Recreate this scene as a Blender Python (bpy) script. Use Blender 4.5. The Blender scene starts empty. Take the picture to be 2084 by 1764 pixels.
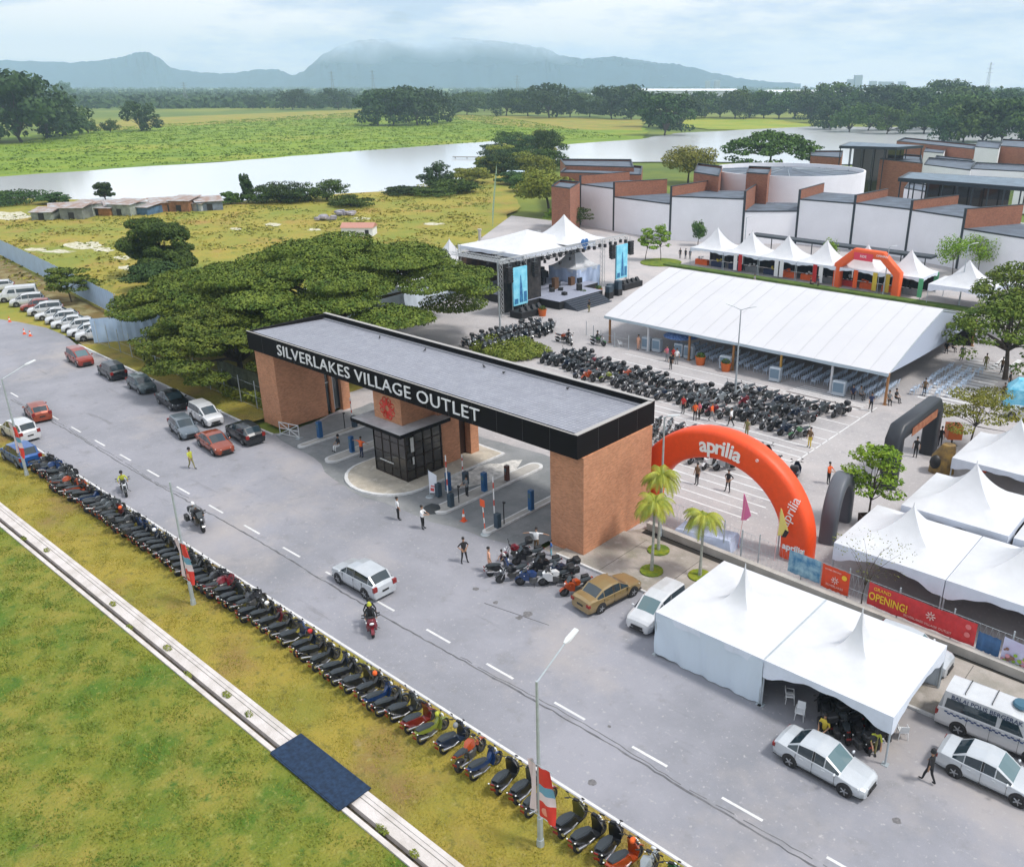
import bpy, bmesh, math, random
import numpy as np
from math import sin, cos, radians, pi, sqrt, atan2
from mathutils import Vector, Matrix
random.seed(7)
SC = bpy.context.scene
COL = SC.collection
# ------------------------------------------------------------------ camera
# x runs along the road, y away across it; the camera hovers 29 m above the origin
CX, CY, F, YH, H, YAW = 1180., 882., 1762., 170., 29.0, radians(40)
PITCH = math.atan((CY - YH) / F)
cam = bpy.data.cameras.new('camera'); camo = bpy.data.objects.new('camera', cam); COL.objects.link(camo)
cam.sensor_width = 36; cam.lens = 36 * F / 2084; cam.shift_x = -(CX - 1042) / 2084
cam.clip_start = .5; cam.clip_end = 30000
camo.location = (0, 0, H); camo.rotation_euler = (pi / 2 - PITCH, 0, YAW)
SC.camera = camo
# ------------------------------------------------------------------ light
SUN_EL, SUN_AZ = radians(58), radians(20)      # azimuth: direction towards the sun, from +x to +y
w = bpy.data.worlds.new('World'); SC.world = w; w.use_nodes = True
nt = w.node_tree; nt.nodes.clear()
def wn(t, **k):
    n = nt.nodes.new(t)
    for a, b in k.items(): setattr(n, a, b)
    return n
out = wn('ShaderNodeOutputWorld'); bg = wn('ShaderNodeBackground'); bg.inputs[1].default_value = .068
sky = wn('ShaderNodeTexSky', sky_type='NISHITA', sun_disc=False, sun_elevation=SUN_EL, sun_rotation=pi / 2 - SUN_AZ, air_density=1.3, dust_density=1.5)
tc = wn('ShaderNodeTexCoord'); sep = wn('ShaderNodeSeparateXYZ'); nt.links.new(tc.outputs['Generated'], sep.inputs[0])
def wm(op, a, b=None, c=None):
    n = wn('ShaderNodeMath', operation=op)
    for i, v in enumerate((a, b, c)):
        if v is None: continue
        if isinstance(v, (int, float)): n.inputs[i].default_value = v
        else: nt.links.new(v, n.inputs[i])
    return n.outputs[0]
cb = wn('ShaderNodeCombineXYZ')
nt.links.new(wm('MULTIPLY', sep.outputs[0], 4.2), cb.inputs[0]); nt.links.new(wm('MULTIPLY', sep.outputs[1], 4.2), cb.inputs[1]); nt.links.new(wm('MULTIPLY', sep.outputs[2], 17.), cb.inputs[2])
n1 = wn('ShaderNodeTexNoise'); n1.inputs['Scale'].default_value = .85; n1.inputs['Detail'].default_value = 9; n1.inputs['Roughness'].default_value = .6
nt.links.new(cb.outputs[0], n1.inputs['Vector'])
cr = wn('ShaderNodeValToRGB'); cr.color_ramp.elements[0].position = .42; cr.color_ramp.elements[1].position = .56
nt.links.new(n1.outputs[0], cr.inputs[0])
cloudcol = wn('ShaderNodeMix', data_type='RGBA')
cloudcol.inputs['A'].default_value = (10.0, 11.8, 14.6, 1); cloudcol.inputs['B'].default_value = (18.0, 17.6, 17.8, 1)
nt.links.new(cr.outputs[0], cloudcol.inputs['Factor'])
# thin gaps of blue where a second noise runs low
n2 = wn('ShaderNodeTexNoise'); n2.inputs['Scale'].default_value = .9; n2.inputs['Detail'].default_value = 6
nt.links.new(cb.outputs[0], n2.inputs['Vector'])
gap = wn('ShaderNodeValToRGB'); gap.color_ramp.elements[0].position = .26; gap.color_ramp.elements[1].position = .40
nt.links.new(n2.outputs[0], gap.inputs[0])
mx = wn('ShaderNodeMix', data_type='RGBA')
nt.links.new(gap.outputs[0], mx.inputs['Factor']); nt.links.new(sky.outputs[0], mx.inputs['A']); nt.links.new(cloudcol.outputs['Result'], mx.inputs['B'])
nt.links.new(mx.outputs['Result'], bg.inputs[0]); nt.links.new(bg.outputs[0], out.inputs[0])
sl = bpy.data.lights.new('sun', 'SUN'); sl.energy = 3.1; sl.angle = radians(9); sl.color = (1, .96, .9)
so = bpy.data.objects.new('sun', sl); COL.objects.link(so)
sd = Vector((cos(SUN_EL) * cos(SUN_AZ), cos(SUN_EL) * sin(SUN_AZ), sin(SUN_EL)))
so.rotation_euler = sd.to_track_quat('Z', 'Y').to_euler(); so.location = (0, 0, 300)
SC.view_settings.view_transform = 'Standard'; SC.view_settings.look = 'None'; SC.view_settings.gamma = 1; SC.view_settings.exposure = 0.0
SC.cycles.max_bounces = 6; SC.cycles.diffuse_bounces = 3; SC.cycles.glossy_bounces = 2; SC.cycles.transmission_bounces = 3
SC.cycles.transparent_max_bounces = 10; SC.cycles.volume_bounces = 2; SC.cycles.use_denoising = True
SC.cycles.use_adaptive_sampling = True; SC.cycles.adaptive_threshold = .02
SC.cycles.caustics_reflective = False; SC.cycles.caustics_refractive = False

def gp(px, py, z=0.):
    """the point at height z that the photograph (measured on a 2084 px wide copy) shows at px, py"""
    u = (px - CX) / F; v = -(py - CY) / F
    d = (u, cos(PITCH) + v * sin(PITCH), -sin(PITCH) + v * cos(PITCH)); t = (z - H) / d[2]
    X, Y = d[0] * t, d[1] * t
    return (X * cos(YAW) - Y * sin(YAW), X * sin(YAW) + Y * cos(YAW))

# ------------------------------------------------------------------ materials
MATS = {}
def mat(name, rgb, rough=.6, metal=0., var=.0, vscale=1., rgb2=None, bump=0., bscale=20., emit=0., spec=.5, rand=0., trans=0., coat=0., detail=4):
    if name in MATS: return MATS[name]
    m = bpy.data.materials.new(name); MATS[name] = m; m.use_nodes = True
    t = m.node_tree; b = t.nodes['Principled BSDF']
    b.inputs['Base Color'].default_value = (*rgb, 1); b.inputs['Roughness'].default_value = rough; b.inputs['Metallic'].default_value = metal
    b.inputs['Specular IOR Level'].default_value = spec; b.inputs['Coat Weight'].default_value = coat
    L = t.links.new
    co = t.nodes.new('ShaderNodeTexCoord').outputs['Object']
    colout = None
    if var > 0 or rgb2:
        n = t.nodes.new('ShaderNodeTexNoise'); n.inputs['Scale'].default_value = vscale; n.inputs['Detail'].default_value = detail; n.inputs['Roughness'].default_value = .62
        L(co, n.inputs['Vector'])
        r = t.nodes.new('ShaderNodeValToRGB'); r.color_ramp.elements[0].position = .36; r.color_ramp.elements[1].position = .64
        L(n.outputs[0], r.inputs[0])
        x = t.nodes.new('ShaderNodeMix'); x.data_type = 'RGBA'
        L(r.outputs[0], x.inputs['Factor'])
        x.inputs['A'].default_value = (*(rgb2 or [c * (1 - var) for c in rgb]), 1)
        x.inputs['B'].default_value = (*(rgb if rgb2 else [min(1, c * (1 + var)) for c in rgb]), 1)
        colout = x.outputs['Result']
    if rand > 0:
        oi = t.nodes.new('ShaderNodeObjectInfo'); h = t.nodes.new('ShaderNodeHueSaturation')
        mr = t.nodes.new('ShaderNodeMapRange'); mr.inputs['To Min'].default_value = 1 - rand; mr.inputs['To Max'].default_value = 1 + rand
        L(oi.outputs['Random'], mr.inputs['Value']); L(mr.outputs[0], h.inputs['Value'])
        mr2 = t.nodes.new('ShaderNodeMapRange'); mr2.inputs['To Min'].default_value = .5 - rand * .06; mr2.inputs['To Max'].default_value = .5 + rand * .06
        L(oi.outputs['Random'], mr2.inputs['Value']); L(mr2.outputs[0], h.inputs['Hue'])
        if colout: L(colout, h.inputs['Color'])
        else: h.inputs['Color'].default_value = (*rgb, 1)
        colout = h.outputs[0]
    if colout: L(colout, b.inputs['Base Color'])
    if bump > 0:
        n = t.nodes.new('ShaderNodeTexNoise'); n.inputs['Scale'].default_value = bscale; n.inputs['Detail'].default_value = 3; L(co, n.inputs['Vector'])
        bp = t.nodes.new('ShaderNodeBump'); bp.inputs['Strength'].default_value = bump; L(n.outputs[0], bp.inputs['Height']); L(bp.outputs[0], b.inputs['Normal'])
    if trans > 0:
        b.inputs['Transmission Weight'].default_value = trans
    if emit > 0:
        b.inputs['Emission Color'].default_value = (*rgb, 1); b.inputs['Emission Strength'].default_value = emit
    return m

def ramp_mat(name, layers, rough=.9, bump=.0, bscale=8., coord='Object'):
    """layers: first (rgb,), then (rgb, scale, lo, hi, detail[, stretch xyz]) mixed on top by noise"""
    if name in MATS: return MATS[name]
    m = bpy.data.materials.new(name); MATS[name] = m; m.use_nodes = True
    t = m.node_tree; b = t.nodes['Principled BSDF']; L = t.links.new
    b.inputs['Roughness'].default_value = rough; b.inputs['Specular IOR Level'].default_value = .25
    co = t.nodes.new('ShaderNodeTexCoord').outputs[coord]
    rgb = t.nodes.new('ShaderNodeRGB'); rgb.outputs[0].default_value = (*layers[0][0], 1); cur = rgb.outputs[0]
    for i, ly in enumerate(layers[1:]):
        col, sc, lo, hi, det = ly[:5]
        v = t.nodes.new('ShaderNodeMapping'); L(co, v.inputs[0]); v.inputs['Location'].default_value = (i * 31.7, i * 17.3, 0)
        if len(ly) > 5: v.inputs['Scale'].default_value = ly[5]
        n = t.nodes.new('ShaderNodeTexNoise'); n.inputs['Scale'].default_value = sc; n.inputs['Detail'].default_value = det; n.inputs['Roughness'].default_value = .65
        L(v.outputs[0], n.inputs['Vector'])
        r = t.nodes.new('ShaderNodeValToRGB'); r.color_ramp.elements[0].position = lo; r.color_ramp.elements[1].position = hi; L(n.outputs[0], r.inputs[0])
        x = t.nodes.new('ShaderNodeMix'); x.data_type = 'RGBA'; L(r.outputs[0], x.inputs['Factor']); L(cur, x.inputs['A']); x.inputs['B'].default_value = (*col, 1)
        cur = x.outputs['Result']
    L(cur, b.inputs['Base Color'])
    if bump > 0:
        n = t.nodes.new('ShaderNodeTexNoise'); n.inputs['Scale'].default_value = bscale; n.inputs['Detail'].default_value = 5; L(co, n.inputs['Vector'])
        bp = t.nodes.new('ShaderNodeBump'); bp.inputs['Strength'].default_value = bump; bp.inputs['Distance'].default_value = .2
        L(n.outputs[0], bp.inputs['Height']); L(bp.outputs[0], b.inputs['Normal'])
    return m

def brick_mat(name, a, b_, mortar, scale=1., bw=.25, rh=.085):
    if name in MATS: return MATS[name]
    m = bpy.data.materials.new(name); MATS[name] = m; m.use_nodes = True
    t = m.node_tree; b = t.nodes['Principled BSDF']; L = t.links.new; b.inputs['Roughness'].default_value = .9
    tcn = t.nodes.new('ShaderNodeTexCoord'); s = t.nodes.new('ShaderNodeSeparateXYZ'); L(tcn.outputs['Object'], s.inputs[0])
    ad = t.nodes.new('ShaderNodeMath'); L(s.outputs[0], ad.inputs[0]); L(s.outputs[1], ad.inputs[1])
    c = t.nodes.new('ShaderNodeCombineXYZ'); L(ad.outputs[0], c.inputs[0]); L(s.outputs[2], c.inputs[1])
    k = t.nodes.new('ShaderNodeTexBrick'); L(c.outputs[0], k.inputs['Vector'])
    k.inputs['Color1'].default_value = (*a, 1); k.inputs['Color2'].default_value = (*b_, 1); k.inputs['Mortar'].default_value = (*mortar, 1)
    k.inputs['Scale'].default_value = scale; k.inputs['Brick Width'].default_value = bw; k.inputs['Row Height'].default_value = rh; k.inputs['Mortar Size'].default_value = .008
    n = t.nodes.new('ShaderNodeTexNoise'); n.inputs['Scale'].default_value = .7; n.inputs['Detail'].default_value = 12; L(tcn.outputs['Object'], n.inputs['Vector'])
    n.inputs['Roughness'].default_value = .8
    mr = t.nodes.new('ShaderNodeMapRange'); mr.inputs['From Min'].default_value = .3; mr.inputs['From Max'].default_value = .7; mr.inputs['To Min'].default_value = .82; mr.inputs['To Max'].default_value = 1.16; L(n.outputs[0], mr.inputs['Value'])
    h = t.nodes.new('ShaderNodeHueSaturation'); L(k.outputs[0], h.inputs['Color']); L(mr.outputs[0], h.inputs['Value']); L(h.outputs[0], b.inputs['Base Color'])
    return m

# ------------------------------------------------------------------ mesh builder
class MB:
    def __init__(s): s.v = []; s.f = []; s.m = []; s.T = Matrix.Identity(4)
    def add(s, vs, fs, m=0):
        o = len(s.v); T = s.T
        s.v.extend([tuple(T @ Vector(p)) for p in vs]); s.f.extend([tuple(o + i for i in f) for f in fs]); s.m.extend([m] * len(fs)); return s
    def box(s, x0, x1, y0, y1, z0, z1, m=0):
        vs = [(x, y, z) for z in (z0, z1) for y in (y0, y1) for x in (x0, x1)]
        return s.add(vs, [(0, 2, 3, 1), (4, 5, 7, 6), (0, 1, 5, 4), (2, 6, 7, 3), (0, 4, 6, 2), (1, 3, 7, 5)], m)
    def cbox(s, c, d, m=0, rz=0., rx=0., ry=0.):
        old = s.T; s.T = old @ Matrix.Translation(c) @ Matrix.Rotation(rz, 4, 'Z') @ Matrix.Rotation(ry, 4, 'Y') @ Matrix.Rotation(rx, 4, 'X')
        s.box(-d[0] / 2, d[0] / 2, -d[1] / 2, d[1] / 2, -d[2] / 2, d[2] / 2, m); s.T = old; return s
    def bbox(s, x0, x1, y0, y1, z0, z1, r=.03, m=0):
        """box with chamfered vertical and top edges"""
        ring = lambda i, z: [(x0 + i, y0 + r, z), (x0 + r, y0 + i, z), (x1 - r, y0 + i, z), (x1 - i, y0 + r, z), (x1 - i, y1 - r, z), (x1 - r, y1 - i, z), (x0 + r, y1 - i, z), (x0 + i, y1 - r, z)]
        rs = [ring(0, z0), ring(0, z1 - r), ring(r * .8, z1)]
        return s.loft(rs, m)
    def poly(s, pts, m=0): return s.add(pts, [tuple(range(len(pts)))], m)
    def loft(s, rings, m=0, caps=True, closed=True):
        n = len(rings[0]); vs = [p for r in rings for p in r]; fs = []
        for i in range(len(rings) - 1):
            for j in range(n if closed else n - 1):
                k = (j + 1) % n; fs.append((i * n + j, i * n + k, (i + 1) * n + k, (i + 1) * n + j))
        if caps: fs.append(tuple(reversed(range(n)))); fs.append(tuple((len(rings) - 1) * n + j for j in range(n)))
        return s.add(vs, fs, m)
    def tube(s, p0, p1, r0, r1=None, n=8, m=0, caps=True):
        r1 = r0 if r1 is None else r1; p0 = Vector(p0); p1 = Vector(p1); d = (p1 - p0)
        if d.length < 1e-6: return s
        q = d.to_track_quat('Z', 'Y'); rs = []
        for p, r in ((p0, r0), (p1, r1)): rs.append([tuple(p + q @ Vector((r * cos(2 * pi * i / n), r * sin(2 * pi * i / n), 0))) for i in range(n)])
        return s.loft(rs, m, caps)
    def path(s, pts, r, n=6, m=0):
        for i in range(len(pts) - 1):
            a = r[i] if isinstance(r, (list, tuple)) else r; b = r[i + 1] if isinstance(r, (list, tuple)) else r
            s.tube(pts[i], pts[i + 1], a, b, n, m)
        return s
    def lathe(s, prof, c=(0, 0, 0), n=16, m=0, axis='Z'):
        R = {'Z': Matrix.Identity(3), 'Y': Matrix.Rotation(-pi / 2, 3, 'X'), 'X': Matrix.Rotation(pi / 2, 3, 'Y')}[axis]
        rs = [[tuple(Vector(c) + R @ Vector((r * cos(2 * pi * i / n), r * sin(2 * pi * i / n), z))) for i in range(n)] for r, z in prof]
        return s.loft(rs, m, False)
    def disc(s, c, r, n=16, m=0, axis='Z', th=.01):
        d = {'Z': Vector((0, 0, 1)), 'Y': Vector((0, 1, 0)), 'X': Vector((1, 0, 0))}[axis] * th / 2
        return s.tube(Vector(c) - d, Vector(c) + d, r, r, n, m)
    def ell(s, c, r, nu=10, nv=6, m=0):
        vs = []; fs = []
        for j in range(nv + 1):
            a = -pi / 2 + pi * j / nv
            for i in range(nu):
                b = 2 * pi * i / nu; vs.append((c[0] + r[0] * cos(a) * cos(b), c[1] + r[1] * cos(a) * sin(b), c[2] + r[2] * sin(a)))
        for j in range(nv):
            for i in range(nu):
                k = (i + 1) % nu; fs.append((j * nu + i, j * nu + k, (j + 1) * nu + k, (j + 1) * nu + i))
        return s.add(vs, fs, m)
    def prism(s, pts, y0, y1, m=0):
        """polygon in x,z extruded along y"""
        n = len(pts)
        return s.loft([[(x, y0, z) for x, z in pts], [(x, y1, z) for x, z in pts]], m)
    def torus(s, c, R, r, n=18, k=6, m=0):
        """ring around the y axis (a tyre)"""
        vs = []; fs = []
        for i in range(n):
            a = 2 * pi * i / n
            for j in range(k):
                b = 2 * pi * j / k; q = R + r * cos(b)
                vs.append((c[0] + q * cos(a), c[1] + r * sin(b) * 1.15, c[2] + q * sin(a)))
        for i in range(n):
            for j in range(k):
                fs.append((i * k + j, i * k + (j + 1) % k, ((i + 1) % n) * k + (j + 1) % k, ((i + 1) % n) * k + j))
        return s.add(vs, fs, m)
    def mesh(s, name, mats, smooth=False, fix=True):
        me = bpy.data.meshes.new(name); me.from_pydata(s.v, [], s.f)
        for q in (mats if isinstance(mats, (list, tuple)) else [mats]): me.materials.append(q)
        me.polygons.foreach_set('material_index', s.m)
        if fix:
            bm = bmesh.new(); bm.from_mesh(me); bmesh.ops.recalc_face_normals(bm, faces=bm.faces)
            if smooth:
                for f in bm.faces: f.smooth = True
                for e in bm.edges:
                    if len(e.link_faces) == 2 and e.calc_face_angle(0) > (radians(42) if smooth is True else radians(smooth)): e.smooth = False
            bm.to_mesh(me); bm.free()
        me.update(); return me
    def build(s, name, mats, parent=None, smooth=False, **tags):
        o = bpy.data.objects.new(name, s.mesh(name, mats, smooth)); COL.objects.link(o)
        if parent: o.parent = parent
        return tag(o, **tags)

def tag(o, label=None, cat=None, group=None, kind=None):
    if label: o['label'] = label
    if cat: o['category'] = cat
    if group: o['group'] = group
    if kind: o['kind'] = kind
    return o
def empty(name, loc=(0, 0, 0), rz=0., label=None, cat=None, group=None, tilt=0., scale=1.):
    o = bpy.data.objects.new(name, None); COL.objects.link(o); o.empty_display_size = .2
    o.location = loc if len(loc) == 3 else (*loc, 0); o.rotation_euler = (tilt, 0, rz); o.scale = (scale,) * 3 if isinstance(scale, (int, float)) else scale
    return tag(o, label, cat, group)
def N(name, mb, mats, kids=(), smooth=False): return (name, mb.mesh(name, mats, smooth), list(kids))
def place(kit, name, loc, rz, label, cat, group=None, tilt=0., scale=1.):
    """one thing from a kit: an Empty with a copy of every part and sub-part"""
    r = empty(name, loc, rz, label, cat, group, tilt, scale)
    for nm, me, kids in kit:
        o = bpy.data.objects.new(nm, me); COL.objects.link(o); o.parent = r
        for n2_, me2, _ in kids:
            q = bpy.data.objects.new(n2_, me2); COL.objects.link(q); q.parent = o
    return r
def solo(name, me, loc, rz=0., label=None, cat=None, group=None, scale=1., tilt=0.):
    o = bpy.data.objects.new(name, me); COL.objects.link(o); o.location = loc if len(loc) == 3 else (*loc, 0)
    o.rotation_euler = (tilt, 0, rz); o.scale = (scale,) * 3 if isinstance(scale, (int, float)) else scale
    return tag(o, label, cat, group)
def text(name, body, size, loc, rot, m, parent=None, ext=.02, off=0., align='CENTER', sx=1., spacing=1.):
    c = bpy.data.curves.new(name, 'FONT'); c.body = body; c.size = size; c.extrude = ext; c.offset = off; c.align_x = align; c.align_y = 'CENTER'; c.space_character = spacing
    c.resolution_u = 3; c.materials.append(m)
    t_ = bpy.data.objects.new('tmp', c); COL.objects.link(t_); me = bpy.data.meshes.new_from_object(t_.evaluated_get(bpy.context.evaluated_depsgraph_get())); bpy.data.objects.remove(t_)
    o = bpy.data.objects.new(name, me); COL.objects.link(o); o.location = loc; o.rotation_euler = rot; o.scale = (sx, 1, 1)
    if parent: o.parent = parent
    return o
def sheet(name, pts, z, m, kind='structure', jitter=0., step=3., seed=1, **k):
    """flat ground sheet with an optionally ragged outline"""
    rnd = random.Random(seed); P_ = []
    n = len(pts)
    for i in range(n):
        a = pts[i]; b = pts[(i + 1) % n]; d = math.dist(a, b); q = max(1, int(d / step)) if jitter else 1
        for j in range(q):
            f = j / q; P_.append((a[0] + (b[0] - a[0]) * f + (rnd.uniform(-1, 1) * jitter if j else 0), a[1] + (b[1] - a[1]) * f + (rnd.uniform(-1, 1) * jitter if j else 0), z))
    me = bpy.data.meshes.new(name); bm = bmesh.new()
    f = bm.faces.new([bm.verts.new(p) for p in P_]); bm.normal_update()
    if f.normal.z < 0: f.normal_flip()
    bmesh.ops.triangulate(bm, faces=bm.faces); bm.to_mesh(me); bm.free(); me.materials.append(m)
    o = bpy.data.objects.new(name, me); COL.objects.link(o); return tag(o, kind=kind, **k)
def ordinal(n):
    a = ['', 'first', 'second', 'third', 'fourth', 'fifth', 'sixth', 'seventh', 'eighth', 'ninth', 'tenth', 'eleventh', 'twelfth', 'thirteenth', 'fourteenth', 'fifteenth', 'sixteenth', 'seventeenth', 'eighteenth', 'nineteenth', 'twentieth']
    if n <= 20: return a[n]
    t_ = ['', '', 'twent', 'thirt', 'fort', 'fift', 'sixt', 'sevent', 'eight', 'ninet'][n // 10]
    return t_ + ('ieth' if n % 10 == 0 else 'y-' + a[n % 10])
WHITE = mat('white_fabric', (.60, .61, .635), .75, var=.05, vscale=.8, bump=.5, bscale=1.1)
BLACK = mat('black_metal', (.012, .012, .014), .45)
STEEL = mat('galvanised_steel', (.42, .47, .50), .45, .3, var=.1, vscale=2)
DARK = mat('dark_plastic', (.018, .018, .02), .5)
RUBBER = mat('rubber', (.02, .02, .021), .85)
CHROME = mat('chrome', (.6, .6, .62), .25, .9)
CONC = mat('concrete', (.42, .40, .37), .9, var=.14, vscale=.8, bump=.2, bscale=9)
KERBW = mat('painted_kerb', (.62, .62, .62), .8, var=.12, vscale=2)
# ================================================================== the setting: ground, road, water, hills
grass_far = ramp_mat('grass_plain', [((.12, .17, .03),), ((.20, .22, .03), .004, .45, .6, 6), ((.05, .10, .025), .012, .5, .68, 6)])
sheet('ground', [(-6400 * cos(a) * 1.0, 6400 * sin(a)) for a in [2 * pi * i / 48 for i in range(48)]], -.4, grass_far)
marsh = ramp_mat('marsh_grass', [((.19, .27, .018),), ((.13, .21, .018), .05, .42, .6, 9), ((.27, .28, .03), .02, .5, .7, 8), ((.09, .15, .018), .3, .6, .75, 8)], bump=.6, bscale=.8)
yellow = ramp_mat('rough_pasture', [((.31, .26, .045),), ((.19, .225, .035), .06, .42, .62, 9), ((.33, .20, .06), .09, .52, .70, 9), ((.14, .17, .03), .5, .56, .72, 6), ((.5, .46, .2), .8, .66, .78, 5)], bump=.5, bscale=1.5)
gpx = lambda L: [gp(x, y) for x, y in L]
sheet('field_beyond_lake', gpx([(-150, 300), (150, 262), (600, 236), (740, 224), (900, 232), (1060, 240), (1300, 248), (1320, 272), (1290, 300), (1120, 302), (1000, 292), (500, 326), (0, 360), (-150, 372)]), .004, marsh, jitter=1.5, step=8, seed=3)
sheet('field_of_reeds', gpx([(160, 256), (300, 240), (740, 223), (740, 238), (560, 246), (180, 268)]), .012, yellow, jitter=3, step=14, seed=5)
sheet('field_on_peninsula', gpx([(880, 232), (1310, 244), (1310, 266), (1100, 262), (990, 252)]), .012, yellow, jitter=3, step=14, seed=6)
sheet('field_on_spit', gpx([(1400, 236), (1560, 240), (1660, 256), (1600, 266), (1440, 264), (1380, 256)]), .012, ramp_mat('spit_grass', [((.20, .27, .02),), ((.3, .3, .03), .03, .4, .6, 5)]), jitter=2, step=12, seed=8)
sheet('pasture', gpx([(-200, 420), (60, 404), (470, 412), (700, 392), (850, 388), (960, 352), (1010, 290), (1140, 300), (1130, 330), (1040, 340), (1060, 420), (1000, 478), (900, 640), (620, 760), (265, 700), (150, 690), (-300, 560)]), .008, yellow, jitter=1.2, step=7, seed=9)
# water: a bright shallow lake with a rippled, glossy face
water = mat('lake_water', (.66, .68, .69), .12, bump=.03, bscale=.6, spec=.9)
sheet('lake', gpx([(-300, 400), (0, 360), (500, 326), (860, 298), (1005, 287), (1030, 300), (985, 330), (930, 366), (850, 386), (700, 394), (560, 402), (460, 412), (60, 404), (-300, 424)]), .016, water, jitter=2.0, step=12, seed=11)
water2 = mat('still_water', (.66, .68, .69), .16, spec=.9, bump=.02, bscale=.3)
sheet('lake_inlet', gpx([(1120, 330), (1135, 296), (1300, 284), (1370, 272), (1640, 258), (2400, 262), (2400, 330), (1700, 335), (1480, 330)]), .016, water2, jitter=2, step=12, seed=12)
# near ground
lawn = ramp_mat('lawn', [((.20, .215, .03),), ((.085, .16, .018), .30, .44, .62, 9), ((.32, .26, .055), .16, .47, .66, 9), ((.06, .13, .016), 1.3, .54, .68, 8), ((.28, .29, .07), 2.5, .56, .70, 7), ((.20, .15, .06), .5, .66, .78, 7)], bump=.9, bscale=7)
verge = ramp_mat('verge_grass', [((.33, .26, .045),), ((.23, .22, .035), .25, .44, .62, 9), ((.24, .15, .06), .16, .50, .68, 9), ((.13, .125, .03), 1.6, .54, .70, 8), ((.33, .28, .09), 2.8, .58, .70, 7), ((.30, .24, .13), .35, .66, .78, 8)], bump=.8, bscale=8)
sheet('lawn', [(-150, -40), (60, -40), (60, 15.25), (-150, 15.25)], .004, lawn)
sheet('verge', [(-150, 16.55), (60, 16.55), (60, 22.3), (-150, 22.3)], .004, verge)
asph = ramp_mat('old_asphalt', [((.31, .31, .345),), ((.23, .235, .26), .09, .42, .62, 9), ((.40, .365, .35), .06, .52, .70, 8), ((.22, .22, .23), .7, .56, .76, 9), ((.42, .41, .42), 4., .60, .72, 4), ((.17, .17, .18), .25, .62, .76, 9, (.35, 2.2, 1))], rough=.92, bump=.25, bscale=40)
sheet('road', [(-420, 22.3), (120, 22.3), (120, 37.6), (-30.2, 37.6), (-34.6, 37.6), (-40, 38.6), (-66, 38.6), (-67.6, 36.8), (-110, 37.9), (-140, 42.5), (-420, 60)], .006, asph)
lot = ramp_mat('car_park_paving', [((.43, .405, .405),), ((.34, .325, .33), .08, .42, .6, 9), ((.54, .485, .465), .05, .5, .7, 6), ((.29, .28, .30), .8, .58, .76, 7), ((.58, .56, .56), 4., .58, .72, 4)], rough=.92, bump=.2, bscale=30)
sheet('car_park', [(-66, 38.6), (-34.8, 38.6), (-31.0, 44.6), (-4, 43.6), (60, 43.2), (60, 190), (-70, 220), (-118, 150), (-147, 150), (-126, 118), (-98, 70), (-78, 48), (-68, 46)], .010, lot)
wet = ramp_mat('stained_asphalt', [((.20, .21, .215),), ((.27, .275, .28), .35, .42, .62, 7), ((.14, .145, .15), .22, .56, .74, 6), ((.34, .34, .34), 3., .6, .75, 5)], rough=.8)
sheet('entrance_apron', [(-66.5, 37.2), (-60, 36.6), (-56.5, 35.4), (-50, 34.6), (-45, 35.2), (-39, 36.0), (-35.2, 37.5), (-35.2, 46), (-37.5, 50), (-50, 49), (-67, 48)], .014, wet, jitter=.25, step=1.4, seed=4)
pave = ramp_mat('concrete_paving', [((.40, .36, .325),), ((.29, .27, .235), .4, .42, .6, 9), ((.49, .45, .42), .9, .55, .7, 8), ((.19, .19, .12), .35, .56, .76, 8)], rough=.95, bump=.3, bscale=18)
sheet('service_strip', [(-34.7, 37.5), (-30, 37.5), (60, 37.5), (60, 45), (-31.5, 46.5), (-34.7, 46.5)], .009, pave)
mb = MB(); mb.bbox(-33.5, 60, 37.6, 42.9, 0, .13, .02); mb.build('pavement', pave, kind='structure')
mb = MB(); mb.box(-33.5, 60, 37.45, 37.6, 0, .15); mb.build('pavement_kerb', KERBW, kind='structure')
mb = MB()
for i in range(14): mb.box(-30 + i * 4.3, -29.96 + i * 4.3, 37.6, 42.9, .13, .134)
mb.build('paving_joints', mat('joint', (.12, .11, .1), .9), kind='structure')
# left grass strip with kerb behind the parked cars
sheet('grass_strip', [(-110, 38.2), (-100, 37.6), (-73, 37.2), (-71.2, 37.6), (-71.2, 60), (-110, 60)], .012, verge, jitter=.15, step=1.5, seed=2)
mb = MB(); mb.loft([[(-110, 37.9, 0), (-110, 38.1, 0), (-110, 38.1, .14), (-110, 37.9, .14)], [(-72, 36.9, 0), (-72, 37.1, 0), (-72, 37.1, .14), (-72, 36.9, .14)], [(-66.8, 37.0, 0), (-66.8, 37.2, 0), (-66.8, 37.2, .14), (-66.8, 37.0, .14)]]); mb.build('kerb_strip', KERBW, kind='structure')
# bare strip behind the row of white cars and the far roadside
sheet('bare_strip', [(-260, 54), (-140, 42.6), (-110, 38.4), (-108, 40.5), (-121, 46.8), (-260, 60.5)], .014, ramp_mat('dry_soil', [((.16, .11, .035),), ((.27, .24, .12), .3, .45, .62, 7), ((.09, .09, .02), .5, .55, .7, 6)]), jitter=.2, step=2, seed=6)
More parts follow.
